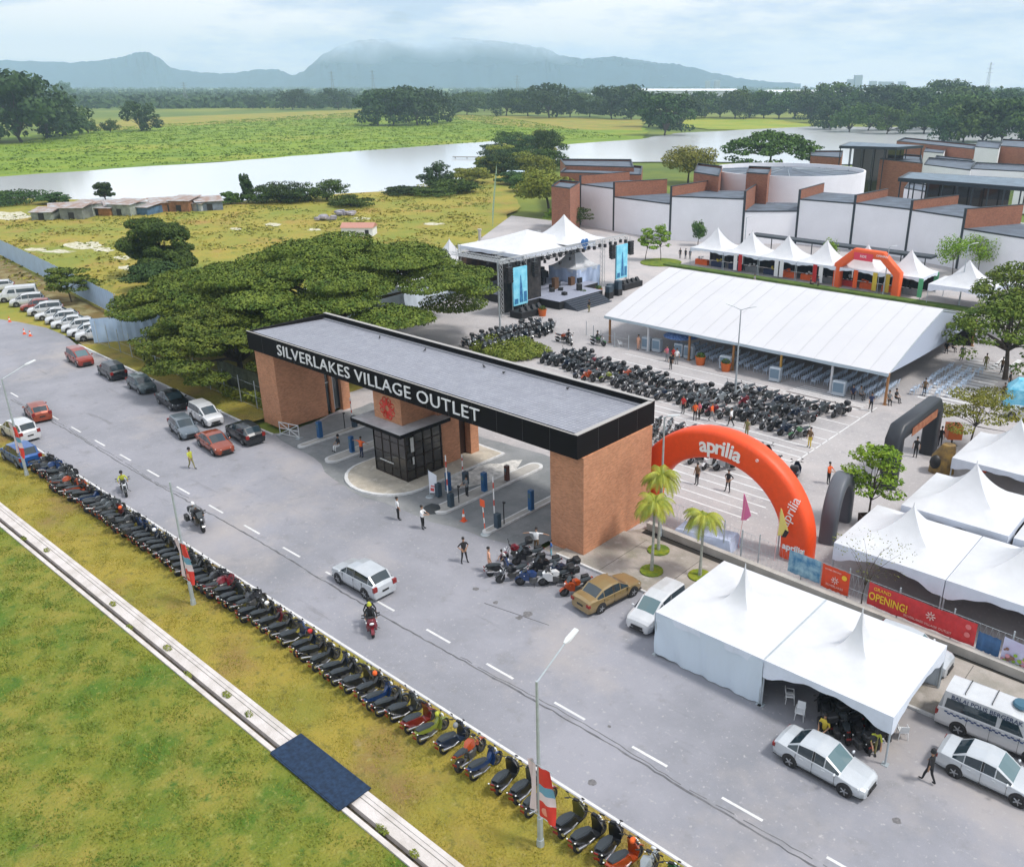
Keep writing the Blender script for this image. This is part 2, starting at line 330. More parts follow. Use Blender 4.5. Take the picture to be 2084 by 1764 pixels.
# sandy patches in the pasture
sand = ramp_mat('sandy_rubble', [((.60, .58, .48),), ((.38, .35, .2), 1.2, .42, .6, 7)])
k = 0
for px, py, rx, ry in [(170, 500, 40, 9), (210, 508, 26, 6), (120, 512, 34, 4), (75, 508, 28, 4), (250, 525, 20, 5), (255, 545, 22, 5), (330, 520, 14, 3), (480, 466, 14, 3), (555, 458, 24, 4), (20, 440, 60, 10), (735, 445, 22, 3), (400, 590, 10, 3), (880, 456, 30, 3), (640, 468, 16, 3)]:
    rnd = random.Random(k); k += 1
    pts = [gp(px + rx * cos(a) * rnd.uniform(.55, 1.15), py + ry * sin(a) * rnd.uniform(.55, 1.15)) for a in [2 * pi * i / 16 for i in range(16)]]
    sheet('sand_patch', pts, .02 + .001 * k, sand, seed=k)
# road markings
wp = ramp_mat('road_paint', [((.70, .70, .70),), ((.45, .45, .46), 2.5, .50, .70, 8), ((.60, .60, .6), .4, .4, .6, 4)])
mb = MB(); s = -210.
while s < 20:
    mb.box(s, s + 2.0, 26.33 + .03 * sin(s * .07), 26.47 + .03 * sin(s * .07), .010, .014); s += 4.9
mb.build('lane_dashes', wp, kind='structure')
mb = MB(); mb.box(-90, 60, 22.36, 22.5, .010, .014); mb.build('edge_line', wp, kind='structure')
crack = mat('tar_crack', (.17, .17, .18), .9, rgb2=(.09, .09, .10), vscale=1.5)
mb = MB(); rnd = random.Random(3); prev = None; prev2 = None
s = -95.
while s < 30:
    y = 25.72 + .10 * sin(s * .21) + rnd.uniform(-.05, .05); wdt = .03 + .035 * rnd.random()
    if prev: mb.poly([(prev[0], prev[1] - prev[2], .012), (s, y - wdt, .012), (s, y + wdt, .012), (prev[0], prev[1] + prev[2], .012)])
    y2 = y + .22 + .08 * sin(s * .5)
    if prev2 and (s > -30 or s < -60) and rnd.random() > .15: mb.poly([(prev2[0], prev2[1] - .025, .012), (s, y2 - .025, .012), (s, y2 + .025, .012), (prev2[0], prev2[1] + .025, .012)])
    prev = (s, y, wdt); prev2 = (s, y2); s += .45
for a, b in [((-33, 30.4), (-28.5, 31.2))]:
    mb.tube((*a, .008), (*b, .008), .03, .02, 5)
mb.build('road_cracks', crack, kind='structure')
mb = MB()
for px, py, r in [(1008, 1226, .2), (1073, 1250, .32), (1056, 1257, .22), (968, 1198, .22), (1145, 1080, .08), (1240, 1478, .1), (1825, 1670, .2), (1205, 1592, .22)]:
    x, y = gp(px, py); rnd = random.Random(int(px))
    mb.poly([(x + r * cos(a) * rnd.uniform(.7, 1.1), y + r * sin(a) * rnd.uniform(.7, 1.1), .0125) for a in [2 * pi * i / 12 for i in range(12)]])
mb.build('oil_stains', mat('oil_stain', (.15, .145, .15), .8, var=.3, vscale=6), kind='structure')
# bays and hatching in the car park
mb = MB()
for i in range(0, 12):
    y = 50.2 + i * 2.45
    if y > 68: mb.box(-62 if y < 70 else -58, -28.4, y, y + .14, .014, .018)
for i in range(6): mb.box(-38, -26.2, 50.0 + i * 1.25, 50.16 + i * 1.25, .014, .018); mb.box(-62, -28.4, 61.4 + i * 1.25, 61.56 + i * 1.25, .014, .018)
mb.box(-28.5, -28.38, 62, 78.5, .014, .018)
for i in range(7): mb.box(-37.5 + i * .1, -29.5, 76.6 + i * .55, 76.78 + i * .55, .014, .018)
for i in range(16): mb.box(-26.6, -21.8, 84 + i * 1.1, 84.35 + i * 1.1, .014, .018)
for i in range(12): mb.box(-24 + i * 1.5, -23.5 + i * 1.5, 98, 104, .014, .018)
mb.box(-20.6, -18.4, 51.8, 51.92, .014, .018)
mb.build('parking_lines', wp, kind='structure')
# ------------------------------------------------------------------ drain
dc = ramp_mat('drain_concrete', [((.62, .58, .56),), ((.50, .46, .43), .8, .42, .62, 7), ((.30, .27, .23), .5, .6, .78, 6)], rough=.95, bump=.2, bscale=12)
mb = MB(); A, B = -150, 60
def strip(mb, pr, m=0):
    for (y0, z0), (y1, z1) in zip(pr, pr[1:]): mb.poly([(A, y0, z0), (B, y0, z0), (B, y1, z1), (A, y1, z1)], m)
strip(mb, [(15.2, .0), (15.2, .10), (15.42, .10), (15.44, -.28)]); strip(mb, [(15.44, -.28), (15.72, -.28)], 1); strip(mb, [(15.72, -.28), (15.74, -.02), (16.16, .03), (16.17, .0), (16.19, .0), (16.2, .06), (16.36, .08), (16.36, .12), (16.58, .12), (16.58, 0)])
mb.build('drain', [dc, mat('drain_silt', (.10, .075, .045), .95, rgb2=(.03, .03, .02), vscale=2.5)], kind='structure')
mb = MB(); mb.cbox((-28.8, 15.95, .135), (5.4, 1.62, .05)); mb.cbox((-28.8, 15.1, .12), (5.3, .06, .06))
tag(mb.build('drain_mat', mat('navy_carpet', (.010, .028, .065), .95, var=.35, vscale=5, bump=.4, bscale=30)), 'dark blue carpet laid over the roadside concrete drain', 'mat')
# ------------------------------------------------------------------ hills
def ridge(name, pts, dist, m, seed, depth=1400, base=-2):
    """a mountain range: a bumpy mesh strip; pts give the crest as pixels"""
    rnd = random.Random(seed); mb = MB(); X = []
    for i in range(len(pts) - 1):
        for j in range(8):
            f = j / 8; X.append((pts[i][0] + (pts[i + 1][0] - pts[i][0]) * f, pts[i][1] + (pts[i + 1][1] - pts[i][1]) * f + rnd.uniform(-1.3, 1.3)))
    rows = []
    for fr, dy in [(0, -.35), (.35, -.22), (.62, -.12), (.85, -.05), (1, 0), (.7, .2), (0, .5)]:
        row = []
        for x, y in X:
            dd = dist + dy * depth + rnd.uniform(-.01, .01) * depth
            u = (x - CX) / F; ang = YAW - math.atan(u / cos(PITCH) ) * .98
            z = H + (YH - y) / (F * 1.0) * dist * cos(PITCH) * 1.0
            zz_ = base + (z - base) * fr * (1 + (rnd.uniform(-.14, .14) if 0 < fr < 1 else 0))
            u2 = u; vv = (CY - YH) / F
            dirx = u2; diry = cos(PITCH) + vv * sin(PITCH)
            s_ = dirx * cos(YAW) - diry * sin(YAW); t_ = dirx * sin(YAW) + diry * cos(YAW); ln = 1 / (diry)
            row.append((s_ * ln * dd, t_ * ln * dd, zz_))
        rows.append(row)
    mb.loft(rows, 0, caps=False, closed=False)
    return mb.build(name, m, smooth=60, kind='structure')
hillm = ramp_mat('hazed_forest_hill', [((.018, .055, .095),), ((.035, .08, .12), .004, .45, .6, 8), ((.012, .036, .06), .012, .5, .65, 6)])  # forest colour pushed to blue, so distance haze is painted into it
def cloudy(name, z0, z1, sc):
    """haze-blue forested slope whose upper flank dissolves into the cloud that sits on it"""
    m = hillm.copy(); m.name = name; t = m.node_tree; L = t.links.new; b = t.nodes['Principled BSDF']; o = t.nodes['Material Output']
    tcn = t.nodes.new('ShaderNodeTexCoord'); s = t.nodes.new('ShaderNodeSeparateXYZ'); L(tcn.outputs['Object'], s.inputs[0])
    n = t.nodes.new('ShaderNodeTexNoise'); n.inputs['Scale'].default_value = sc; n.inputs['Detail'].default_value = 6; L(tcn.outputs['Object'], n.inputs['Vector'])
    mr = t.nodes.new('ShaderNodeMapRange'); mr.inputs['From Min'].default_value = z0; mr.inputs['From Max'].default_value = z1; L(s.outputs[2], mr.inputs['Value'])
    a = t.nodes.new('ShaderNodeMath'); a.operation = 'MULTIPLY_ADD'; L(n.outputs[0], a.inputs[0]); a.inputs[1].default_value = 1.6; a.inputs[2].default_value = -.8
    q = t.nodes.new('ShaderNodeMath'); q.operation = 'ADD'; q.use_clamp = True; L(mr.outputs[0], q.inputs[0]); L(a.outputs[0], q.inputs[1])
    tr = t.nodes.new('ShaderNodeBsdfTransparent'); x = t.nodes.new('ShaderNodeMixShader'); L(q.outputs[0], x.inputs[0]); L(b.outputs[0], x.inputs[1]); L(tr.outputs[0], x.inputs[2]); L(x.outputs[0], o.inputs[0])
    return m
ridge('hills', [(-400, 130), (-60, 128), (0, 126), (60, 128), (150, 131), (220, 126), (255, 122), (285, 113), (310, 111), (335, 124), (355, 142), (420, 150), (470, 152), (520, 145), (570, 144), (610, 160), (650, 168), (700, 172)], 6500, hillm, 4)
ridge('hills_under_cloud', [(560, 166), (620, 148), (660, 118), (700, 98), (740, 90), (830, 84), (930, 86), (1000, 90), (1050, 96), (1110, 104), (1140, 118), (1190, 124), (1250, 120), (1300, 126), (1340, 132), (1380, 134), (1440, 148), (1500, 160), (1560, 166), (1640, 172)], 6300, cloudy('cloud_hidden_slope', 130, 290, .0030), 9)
# even air between here and the hills
mb = MB(); R_ = 7700
mb.box(-R_, R_, -R_, R_, -3, 345)
hz = bpy.data.materials.new('air'); hz.use_nodes = True; t = hz.node_tree; t.nodes.clear()
o_ = t.nodes.new('ShaderNodeOutputMaterial'); pv = t.nodes.new('ShaderNodeVolumePrincipled'); pv.inputs['Color'].default_value = (.60, .81, 1, 1); pv.inputs['Density'].default_value = .00016; pv.inputs['Anisotropy'].default_value = .0
t.links.new(pv.outputs[0], o_.inputs['Volume'])
mb.build('haze', hz, kind='stuff')
# ================================================================== kits: cars
GLASS = mat('car_glass', (.02, .035, .045), .06, spec=.8, coat=.3)
GLASSL = mat('pale_windscreen', (.10, .165, .18), .08, spec=.8, coat=.3)
RIM = mat('wheel_rim', (.34, .35, .37), .35, .6)
TAIL = mat('tail_lamp', (.22, .015, .012), .25); HEAD = mat('head_lamp', (.75, .78, .8), .12)
PLATE = mat('number_plate', (.02, .02, .02), .5)
def paint(name, rgb, metal=.25): return mat('paint_' + name, rgb, .28, metal, var=.05, vscale=1.2, coat=.6)
PAINTS = {'white': (.60, .61, .625), 'silver': (.52, .55, .58), 'grey': (.13, .16, .19), 'black': (.012, .014, .018), 'red': (.27, .035, .02), 'orange': (.27, .05, .018), 'gold': (.28, .20, .09), 'blue': (.02, .09, .30), 'slate': (.07, .10, .11), 'palesilver': (.50, .53, .56)}
CARC = {}
def car_kit(kind, colour, pale=False):
    key = (kind, colour, pale)
    if key in CARC: return CARC[key]
    # stations front to back: x, belt z, roof z (0: none), half width, tag
    S = {
     'sedan': (4.5, .86, [(2.25, .52, 0, .60), (2.20, .62, 0, .70), (2.02, .70, 0, .80), (1.65, .76, 0, .85), (1.05, .86, 0, .87), (.30, .90, 1.40, .87), (-.18, .91, 1.45, .87), (-.28, .91, 1.45, .87), (-1.00, .93, 1.38, .87), (-1.55, .96, 0, .86), (-2.0, .97, 0, .83), (-2.2, .88, 0, .78), (-2.25, .60, 0, .72)], 4, 8),
     'hatch': (4.0, .84, [(2.0, .52, 0, .60), (1.95, .64, 0, .70), (1.78, .74, 0, .79), (1.45, .82, 0, .83), (1.0, .90, 0, .84), (.35, .94, 1.46, .84), (-.25, .95, 1.52, .84), (-.34, .95, 1.52, .84), (-1.45, .98, 1.46, .83), (-1.85, 1.0, 0, .81), (-1.95, .85, 0, .79), (-2.0, .55, 0, .74)], 4, 8),
     'suv': (4.5, .90, [(2.25, .60, 0, .64), (2.20, .74, 0, .76), (2.02, .86, 0, .84), (1.65, .92, 0, .88), (1.15, 1.0, 0, .89), (.50, 1.04, 1.52, .89), (-.15, 1.05, 1.60, .89), (-.25, 1.05, 1.60, .89), (-1.62, 1.08, 1.55, .88), (-2.05, 1.08, 0, .86), (-2.2, .9, 0, .84), (-2.25, .60, 0, .78)], 4, 8),
     'mpv': (4.3, .86, [(2.15, .60, 0, .64), (2.1, .74, 0, .76), (1.95, .86, 0, .82), (1.7, .94, 0, .85), (1.35, 1.0, 0, .86), (.55, 1.03, 1.58, .86), (-.2, 1.04, 1.70, .86), (-.30, 1.04, 1.70, .86), (-1.80, 1.06, 1.64, .85), (-2.02, 1.06, 0, .84), (-2.12, .9, 0, .83), (-2.15, .60, 0, .80)], 4, 8),
     'van': (5.4, 1.0, [(2.7, .62, 0, .72), (2.66, .80, 0, .84), (2.5, .96, 0, .92), (2.25, 1.08, 0, .94), (1.95, 1.16, 0, .95), (1.25, 1.22, 2.05, .95), (.5, 1.22, 2.15, .95), (.35, 1.22, 2.15, .95), (-2.45, 1.22, 2.12, .95), (-2.62, 1.2, 0, .94), (-2.68, 1.0, 0, .93), (-2.7, .6, 0, .90)], 4, 8),
    }[kind]
    Ln, Wd, st, cowl, rbase = S; P_ = paint(colour, PAINTS[colour])
    nosel = max(i for i, q in enumerate(st[:6]) if q[2] == 0)      # station at the windscreen foot
    rend = min(i for i, q in enumerate(st) if i > 5 and q[2] == 0)
    zb_ = .24; B = MB(); G = {'windscreen': MB(), 'rear_window': MB(), 'side_window': MB(), 'side_window_': MB()}
    def ring(q):
        x, zb, zr, w = q; tz = zr or zb + .035; tw = w * .80 if zr else w * .80
        return [(x, w * .93, zb_), (x, w, zb_ + .22), (x, w * 1.0, (zb_ + zb) / 2 + .08), (x, w * .955, zb - .02), (x, w * .93, zb), (x, tw if zr else w * .78, tz - (.05 if zr else .0)), (x, tw * .86, tz), (x, 0, tz + .035)]
    R = [ring(q) for q in st]
    for sgn in (1, -1):
        for i in range(len(st) - 1):
            for j in range(7):
                a, b, c, d = R[i][j], R[i][j + 1], R[i + 1][j + 1], R[i + 1][j]
                pts = [(p[0], p[1] * sgn, p[2]) for p in (a, b, c, d)]
                tgt = B
                gh0, gh1 = st[i][2] > 0, st[i + 1][2] > 0
                if j >= 6 and not gh0 and gh1: tgt = G['windscreen']
                elif j >= 6 and gh0 and not gh1: tgt = G['rear_window']
                elif j == 4 and kind == 'van': B.poly(pts); continue
                elif j == 4 and (gh0 or gh1) and (abs(st[i][0] - st[i + 1][0]) > .2): tgt = G['side_window' if sgn > 0 else 'side_window_']
                if tgt is B and j == 4 and gh0 and gh1: B.poly(pts, 1); continue
                if tgt is not B:
                    # window panes sit inside a painted frame
                    P4 = [Vector(p) for p in pts]; cen = sum(P4, Vector()) / 4; k = .965 if gh0 and gh1 else .88
                    if j >= 6:
                        P4i = [Vector((cen.x + (p.x - cen.x) * .93, p.y * (.97 if abs(p.y) > .01 else 1), cen.z + (p.z - cen.z) * .93)) for p in P4]
                    else: P4i = [cen + (p - cen) * k for p in P4]
                    tgt.poly([tuple(p) for p in P4i])
                    for e in range(4):
                        f_ = (e + 1) % 4
                        if j >= 6 and abs(P4[e].y) < .01 and abs(P4[f_].y) < .01: continue
                        B.poly([tuple(P4[e]), tuple(P4[f_]), tuple(P4i[f_]), tuple(P4i[e])])
                else: B.poly(pts)
        for e in (0, -1): B.poly([(p[0], p[1] * sgn, p[2]) for p in R[e]] + [(R[e][0][0], 0, zb_)])
    B.poly([(st[1][0], .8, zb_), (st[1][0], -.8, zb_), (st[-2][0], -.8, zb_), (st[-2][0], .8, zb_)], 1)
    hx, tx = st[0][0], st[-1][0]; wf = st[1][3]
    wr = .31 if kind in ('sedan', 'hatch') else .34; xf = Ln * .305; xr = -Ln * .29
    wmax = max(q[3] for q in st)
    # dark arches, seams and sills
    for sg in (1, -1):
        for x in (xf, xr): B.disc((x, sg * (wmax - .02), wr + .03), wr + .065, 24, 1, 'Y', .052)
        for x in (Ln * .19, -.23, -Ln * .235): B.box(x - .008, x + .008, sg * (wmax - .04), sg * (wmax + .004), .32, st[5][1] - .05, 1)
        B.box(xr + .4, xf - .4, sg * (wmax - .06), sg * (wmax + .002), zb_ - .03, zb_ + .05, 1)
        for x in (.32, -.75): B.box(x - .09, x + .09, sg * (wmax * .985), sg * (wmax + .022), st[5][1] - .14, st[5][1] - .11, 0)
    B.box(hx - .03, hx + .025, -wf * .52, wf * .52, .40, .55, 1)       # grille
    B.box(hx - .05, hx + .04, -wf * .62, wf * .62, .26, .35, 1)
    if kind == 'van':
        for q_, sg in (('side_window', 1), ('side_window_', -1)):
            for x0, x1 in ((-2.35, -.05), (.12, 1.15)): G[q_].loft([[(x0, sg * .80, 1.27), (x1, sg * .80, 1.27), (x1, sg * .902, 1.27), (x0, sg * .902, 1.27)], [(x0 + .05, sg * .76, 1.76), (x1 - (.0 if x0 < 0 else .3), sg * .76, 1.76), (x1 - (0 if x0 < 0 else .3), sg * .84, 1.76), (x0 + .05, sg * .84, 1.76)]])
    kit = [N('body', B, [P_, DARK], smooth=52)]
    for k_, mb_ in G.items():
        kit.append(N(k_.rstrip('_'), mb_, GLASSL if (pale and k_ == 'windscreen') else GLASS, smooth=True))
    for x in (xf, xr):
        for sg in (1, -1):
            tb = MB(); tb.torus((x, sg * (wmax - .07), wr), wr - .085, .085, 22, 8)
            rb = MB(); rb.disc((x, sg * (wmax - .0), wr), wr - .12, 16, 1, 'Y', .03)
            for a in range(5):
                an = a * 2 * pi / 5; rb.tube((x, sg * (wmax + .018), wr), (x + cos(an) * (wr - .12), sg * (wmax + .018), wr + sin(an) * (wr - .12)), .034, .028, 5, 0)
            rb.disc((x, sg * (wmax + .018), wr), .055, 10, 0, 'Y', .04)
            kit.append(N('wheel', tb, RUBBER, [N('rim', rb, [RIM, DARK])], smooth=True))
    for sg in (1, -1):
        m1 = MB(); x1 = hx - .05; wz = st[1][3]
        m1.loft([[(hx - .03, sg * wf * .55, .56), (hx - .03, sg * wf * .55, .66), (hx + .0, sg * wf * .56, .64)], [(hx - .36, sg * wf * 1.13, .60), (hx - .36, sg * wf * 1.10, .74), (hx - .28, sg * wf * 1.14, .66)]])
        kit.append(N('headlight', m1, HEAD, smooth=True))
        m1 = MB(); zt = .86 if kind == 'sedan' else 1.0
        m1.cbox((tx + .06, sg * (st[-2][3] * .86), zt - .12), (.14, .28, .17 if kind == 'sedan' else .3))
        kit.append(N('tail_light', m1, TAIL))
        m1 = MB(); m1.ell((st[4][0] - .18, sg * (wmax + .09), st[5][1] + .05), (.07, .11, .075), 8, 6)
        kit.append(N('wing_mirror', m1, P_, smooth=True))
    m1 = MB(); m1.cbox((tx - .01, 0, .62), (.03, .48, .12)); m1.cbox((hx + .035, 0, .38), (.02, .44, .11)); kit.append(N('number_plate', m1, [PLATE]))
    CARC[key] = kit; return kit

# ================================================================== kits: motorcycles (front = +x, origin midway between the wheels)
SEATM = mat('seat_vinyl', (.030, .038, .045), .55); ENG = mat('engine_alloy', (.14, .14, .14), .4, .6); LAMP = mat('indicator', (.8, .8, .78), .2)
SHELL = {'black': (.012, .013, .016), 'navy': (.008, .018, .045), 'blue': (.010, .038, .13), 'red': (.17, .014, .010), 'orange': (.36, .055, .01), 'lime': (.20, .24, .035), 'white': (.60, .61, .62), 'silver': (.26, .29, .31), 'grey': (.05, .06, .065), 'maroon': (.16, .01, .02), 'green': (.03, .14, .04), 'yellow': (.10, .10, .02)}
def shell(c): return mat('shell_' + c, SHELL[c], .3, .1, coat=.5)
def wheelk(x, r, th=.05, disc=True):
    tb = MB(); tb.torus((x, 0, r), r - th, th, 20, 6)
    rb = MB(); rb.torus((x, 0, r), r - th * 2, .014, 18, 4)
    for a in range(6): rb.tube((x, 0, r), (x + cos(a * pi / 3 + .3) * (r - th * 2), 0, r + sin(a * pi / 3 + .3) * (r - th * 2)), .012, .01, 4)
    rb.disc((x, 0, r), .05, 8, 0, 'Y', .10)
    rb.disc((x, 0, r), r * .55, 14, 0, 'Y', .05)
    return N('wheel', tb, RUBBER, [N('rim', rb, mat('bike_rim', (.07, .07, .075), .45, .4))], smooth=True)
def mirrors(x, z, w):
    out_ = []
    for sg in (1, -1):
        m = MB(); m.tube((x, sg * w * .55, z), (x + .03, sg * w * .8, z + .17), .009, n=5); m.ell((x + .03, sg * w * .84, z + .20), (.02, .065, .04), 8, 5); out_.append(N('mirror', m, DARK, smooth=True))
    return out_
BIKEC = {}
def bike_kit(kind, colour, box=False, rest='black'):
    key = (kind, colour, box)
    if key in BIKEC: return BIKEC[key]
    c = shell(colour); K = []
    if kind in ('scooter', 'moped'):
        sc = kind == 'scooter'; r = .25 if sc else .28; xf, xr = .63, -.62
        K += [wheelk(xf, r, .055 if sc else .04), wheelk(xr, r, .06 if sc else .045)]
        b = MB()
        if sc:
            b.loft([[(-.95, y, z) for y, z in ((-.05, .62), (.05, .62), (.07, .70), (-.07, .70))], [(-.72, y, z) for y, z in ((-.13, .44), (.13, .44), (.16, .72), (-.16, .72))], [(-.30, y, z) for y, z in ((-.15, .30), (.15, .30), (.19, .68), (-.19, .68))], [(.0, y, z) for y, z in ((-.14, .24), (.14, .24), (.15, .58), (-.15, .58))], [(.12, y, z) for y, z in ((-.17, .22), (.17, .22), (.17, .30), (-.17, .30))], [(.36, y, z) for y, z in ((-.18, .22), (.18, .22), (.18, .31), (-.18, .31))]], 0 if colour in ('red', 'lime', 'orange', 'navy') else 1)
            b.loft([[(.34, y, .26) for y in (-.17, .17)] + [(.42, y, .26) for y in (.15, -.15)], [(.44, y, .55) for y in (-.21, .21)] + [(.58, y, .55) for y in (.12, -.12)], [(.36, y, .86) for y in (-.15, .15)] + [(.50, y, .84) for y in (.09, -.09)], [(.30, y, .97) for y in (-.10, .10)] + [(.42, y, .95) for y in (.06, -.06)]])
        else:
            b.loft([[(-.98, y, z) for y, z in ((-.04, .68), (.04, .68), (.05, .74), (-.05, .74))], [(-.62, y, z) for y, z in ((-.10, .52), (.10, .52), (.13, .72), (-.13, .72))], [(-.15, y, z) for y, z in ((-.10, .40), (.10, .40), (.12, .66), (-.12, .66))], [(.15, y, z) for y, z in ((-.08, .40), (.08, .40), (.08, .56), (-.08, .56))], [(.42, y, z) for y, z in ((-.06, .62), (.06, .62), (.06, .80), (-.06, .80))]], 0 if colour in ('blue', 'lime', 'silver') else 1)
            b.loft([[(.22, y, .30) for y in (-.20, .20)] + [(.30, y, .30) for y in (.18, -.18)], [(.36, y, .55) for y in (-.22, .22)] + [(.48, y, .55) for y in (.10, -.10)], [(.38, y, .86) for y in (-.12, .12)] + [(.50, y, .84) for y in (.06, -.06)]])
        b.loft([[(.34, y, .93) for y in (-.14, .14)] + [(.34, y, 1.0) for y in (.10, -.10)], [(.48, y, .88) for y in (-.10, .10)] + [(.46, y, .97) for y in (.07, -.07)], [(.54, y, .90) for y in (-.05, .05)] + [(.52, y, .94) for y in (.04, -.04)]])
        K.append(N('body', b, [c, shell('black')], smooth=50))
        f = MB(); f.loft([[(xf + (r + .035) * cos(a), y, r + (r + .035) * sin(a)) for y in (-.06, .06)] + [(xf + (r + .01) * cos(a), y, r + (r + .01) * sin(a)) for y in (.06, -.06)] for a in (.25, .7, 1.2, 1.8, 2.3)]); K.append(N('mudguard', f, c, smooth=True))
        f = MB()
        for y in (-.08, .08): f.tube((xf, y, r), (.42, y, .80), .022)
        K.append(N('fork', f, ENG))
        s_ = MB(); s_.loft([[(-.82, y, z) for y, z in ((-.10, .74), (.10, .74), (.08, .80), (-.08, .80))], [(-.55, y, z) for y, z in ((-.14, .72), (.14, .72), (.12, .82), (-.12, .82))], [(-.25, y, z) for y, z in ((-.14, .66), (.14, .66), (.12, .76), (-.12, .76))], [(.08, y, z) for y, z in ((-.08, .62), (.08, .62), (.06, .68), (-.06, .68))]]); K.append(N('seat', s_, SEATM, smooth=True))
        e = MB(); e.cbox((-.18, 0, .33), (.42, .2, .2)); e.tube((-.25, -.02, .3), (xr, -.06, r), .05); K.append(N('engine', e, ENG))
        hz_ = 1.0; hw = .33
    else:
        tour = kind == 'tourer'; r = .31; xf, xr = .74, -.70
        K += [wheelk(xf, r, .06), wheelk(xr, r, .075)]
        b = MB()
        b.loft([[(.34, y, z) for y, z in ((-.06, .78), (.06, .78), (.06, .90), (-.06, .90))], [(.20, y, z) for y, z in ((-.16, .72), (.16, .72), (.12, 1.0), (-.12, 1.0))], [(-.05, y, z) for y, z in ((-.17, .70), (.17, .70), (.12, .99), (-.12, .99))], [(-.24, y, z) for y, z in ((-.08, .70), (.08, .70), (.06, .84), (-.06, .84))]])
        b.loft([[(-.40, y, z) for y, z in ((-.08, .70), (.08, .70), (.07, .80), (-.07, .80))], [(-.75, y, z) for y, z in ((-.09, .78), (.09, .78), (.08, .86), (-.08, .86))], [(-1.0, y, z) for y, z in ((-.04, .90), (.04, .90), (.03, .94), (-.03, .94))]])
        if kind == 'sport' or tour:
            wd = .26 if tour else .20
            b.loft([[(.22, y, z) for y, z in ((-wd, .45), (wd, .45), (wd * .9, .92), (-wd * .9, .92))], [(.50, y, z) for y, z in ((-wd * .9, .48), (wd * .9, .48), (wd * .8, 1.02), (-wd * .8, 1.02))], [(.78, y, z) for y, z in ((-.08, .72), (.08, .72), (.07, .92), (-.07, .92))]])
        K.append(N('body', b, c, smooth=50))
        if kind != 'naked':
            f = MB(); f.loft([[(.62, y, .98) for y in (-.12, .12)] + [(.60, y, .98) for y in (.12, -.12)], [(.42, y, 1.30 if tour else 1.14) for y in (-.15, .15)] + [(.40, y, 1.30 if tour else 1.14) for y in (.15, -.15)]]); K.append(N('windscreen', f, mat('smoked_screen', (.05, .06, .07), .08)))
        f = MB()
        for y in (-.09, .09): f.tube((xf, y, r), (.44, y, .95), .028)
        K.append(N('fork', f, CHROME if kind == 'naked' else ENG))
        f = MB(); f.loft([[(xf + (r + .04) * cos(a), y, r + (r + .04) * sin(a)) for y in (-.07, .07)] + [(xf + (r + .01) * cos(a), y, r + (r + .01) * sin(a)) for y in (.07, -.07)] for a in (.4, .9, 1.4, 2.0, 2.5)]); K.append(N('mudguard', f, c, smooth=True))
        s_ = MB(); s_.loft([[(-.88, y, z) for y, z in ((-.09, .87), (.09, .87), (.07, .93), (-.07, .93))], [(-.52, y, z) for y, z in ((-.13, .80), (.13, .80), (.11, .89), (-.11, .89))], [(-.22, y, z) for y, z in ((-.12, .76), (.12, .76), (.10, .84), (-.10, .84))]]); K.append(N('seat', s_, SEATM, smooth=True))
        e = MB(); e.bbox(-.22, .22, -.17, .17, .28, .66, .05); e.cbox((0, 0, .42), (.62, .1, .1)); e.tube((-.15, 0, .38), (xr, .1, r), .035); e.tube((-.15, 0, .38), (xr, -.1, r), .035)
        for q in range(4): e.cbox((.12, 0, .50 + q * .05), (.2, .36, .012))
        K.append(N('engine', e, ENG)); hz_ = 1.05; hw = .38
        if tour:
            for sg in (1, -1):
                q = MB(); q.bbox(-.95, -.48, sg * .36 - .10, sg * .36 + .10, .48, .86, .04); K.append(N('pannier', q, DARK))
    e = MB(); e.path([(.10, -.13, .30), (-.25, -.16, .27), (-.45, -.17, .33)], .028, 7); e.tube((-.45, -.17, .33), (-.88, -.19, .44), .055, .06, 9); K.append(N('exhaust', e, CHROME, smooth=True))
    h = MB(); h.path([(.26, -hw, hz_ + .02), (.36, -.2, hz_ + .03), (.42, 0, hz_ - .03), (.36, .2, hz_ + .03), (.26, hw, hz_ + .02)], .015, 6)
    for sg in (1, -1): h.tube((.24, sg * hw, hz_ + .02), (.30, sg * (hw - .12), hz_ + .025), .022)
    h.cbox((.38, 0, hz_ + .02), (.1, .16, .07)); K.append(N('handlebar', h, DARK, mirrors(.33, hz_ + .03, hw)))
    l = MB(); l.ell((.60 if kind in ('scooter', 'moped') else .74, 0, .78 if kind in ('scooter', 'moped') else .88), (.05, .09, .07), 10, 6); K.append(N('headlight', l, HEAD, smooth=True))
    l = MB(); l.cbox((-.99, 0, .74 if kind in ('scooter', 'moped') else .9), (.04, .12, .06)); l.cbox((-1.0, 0, .52), (.02, .17, .11)); K.append(N('tail_light', l, TAIL))
    l = MB()
    for sg in (1, -1): l.ell((-.93, sg * .15, .70), (.035, .03, .025), 6, 4); l.ell((.50, sg * .19, .84), (.03, .03, .025), 6, 4)
    K.append(N('indicator', l, LAMP))
    st = MB(); st.tube((-.05, .12, .25), (-.10, .30, .0), .012); K.append(N('side_stand', st, DARK))
    if box:
        q = MB(); q.bbox(-1.12, -.74, -.21, .21, .92, 1.24, .06); q.box(-1.125, -.735, -.213, .213, 1.08, 1.10, 0); q.cbox((-.85, 0, .88), (.4, .2, .04)); K.append(N('top_box', q, DARK if rest == 'black' else shell(rest)))
    BIKEC[key] = K; return K

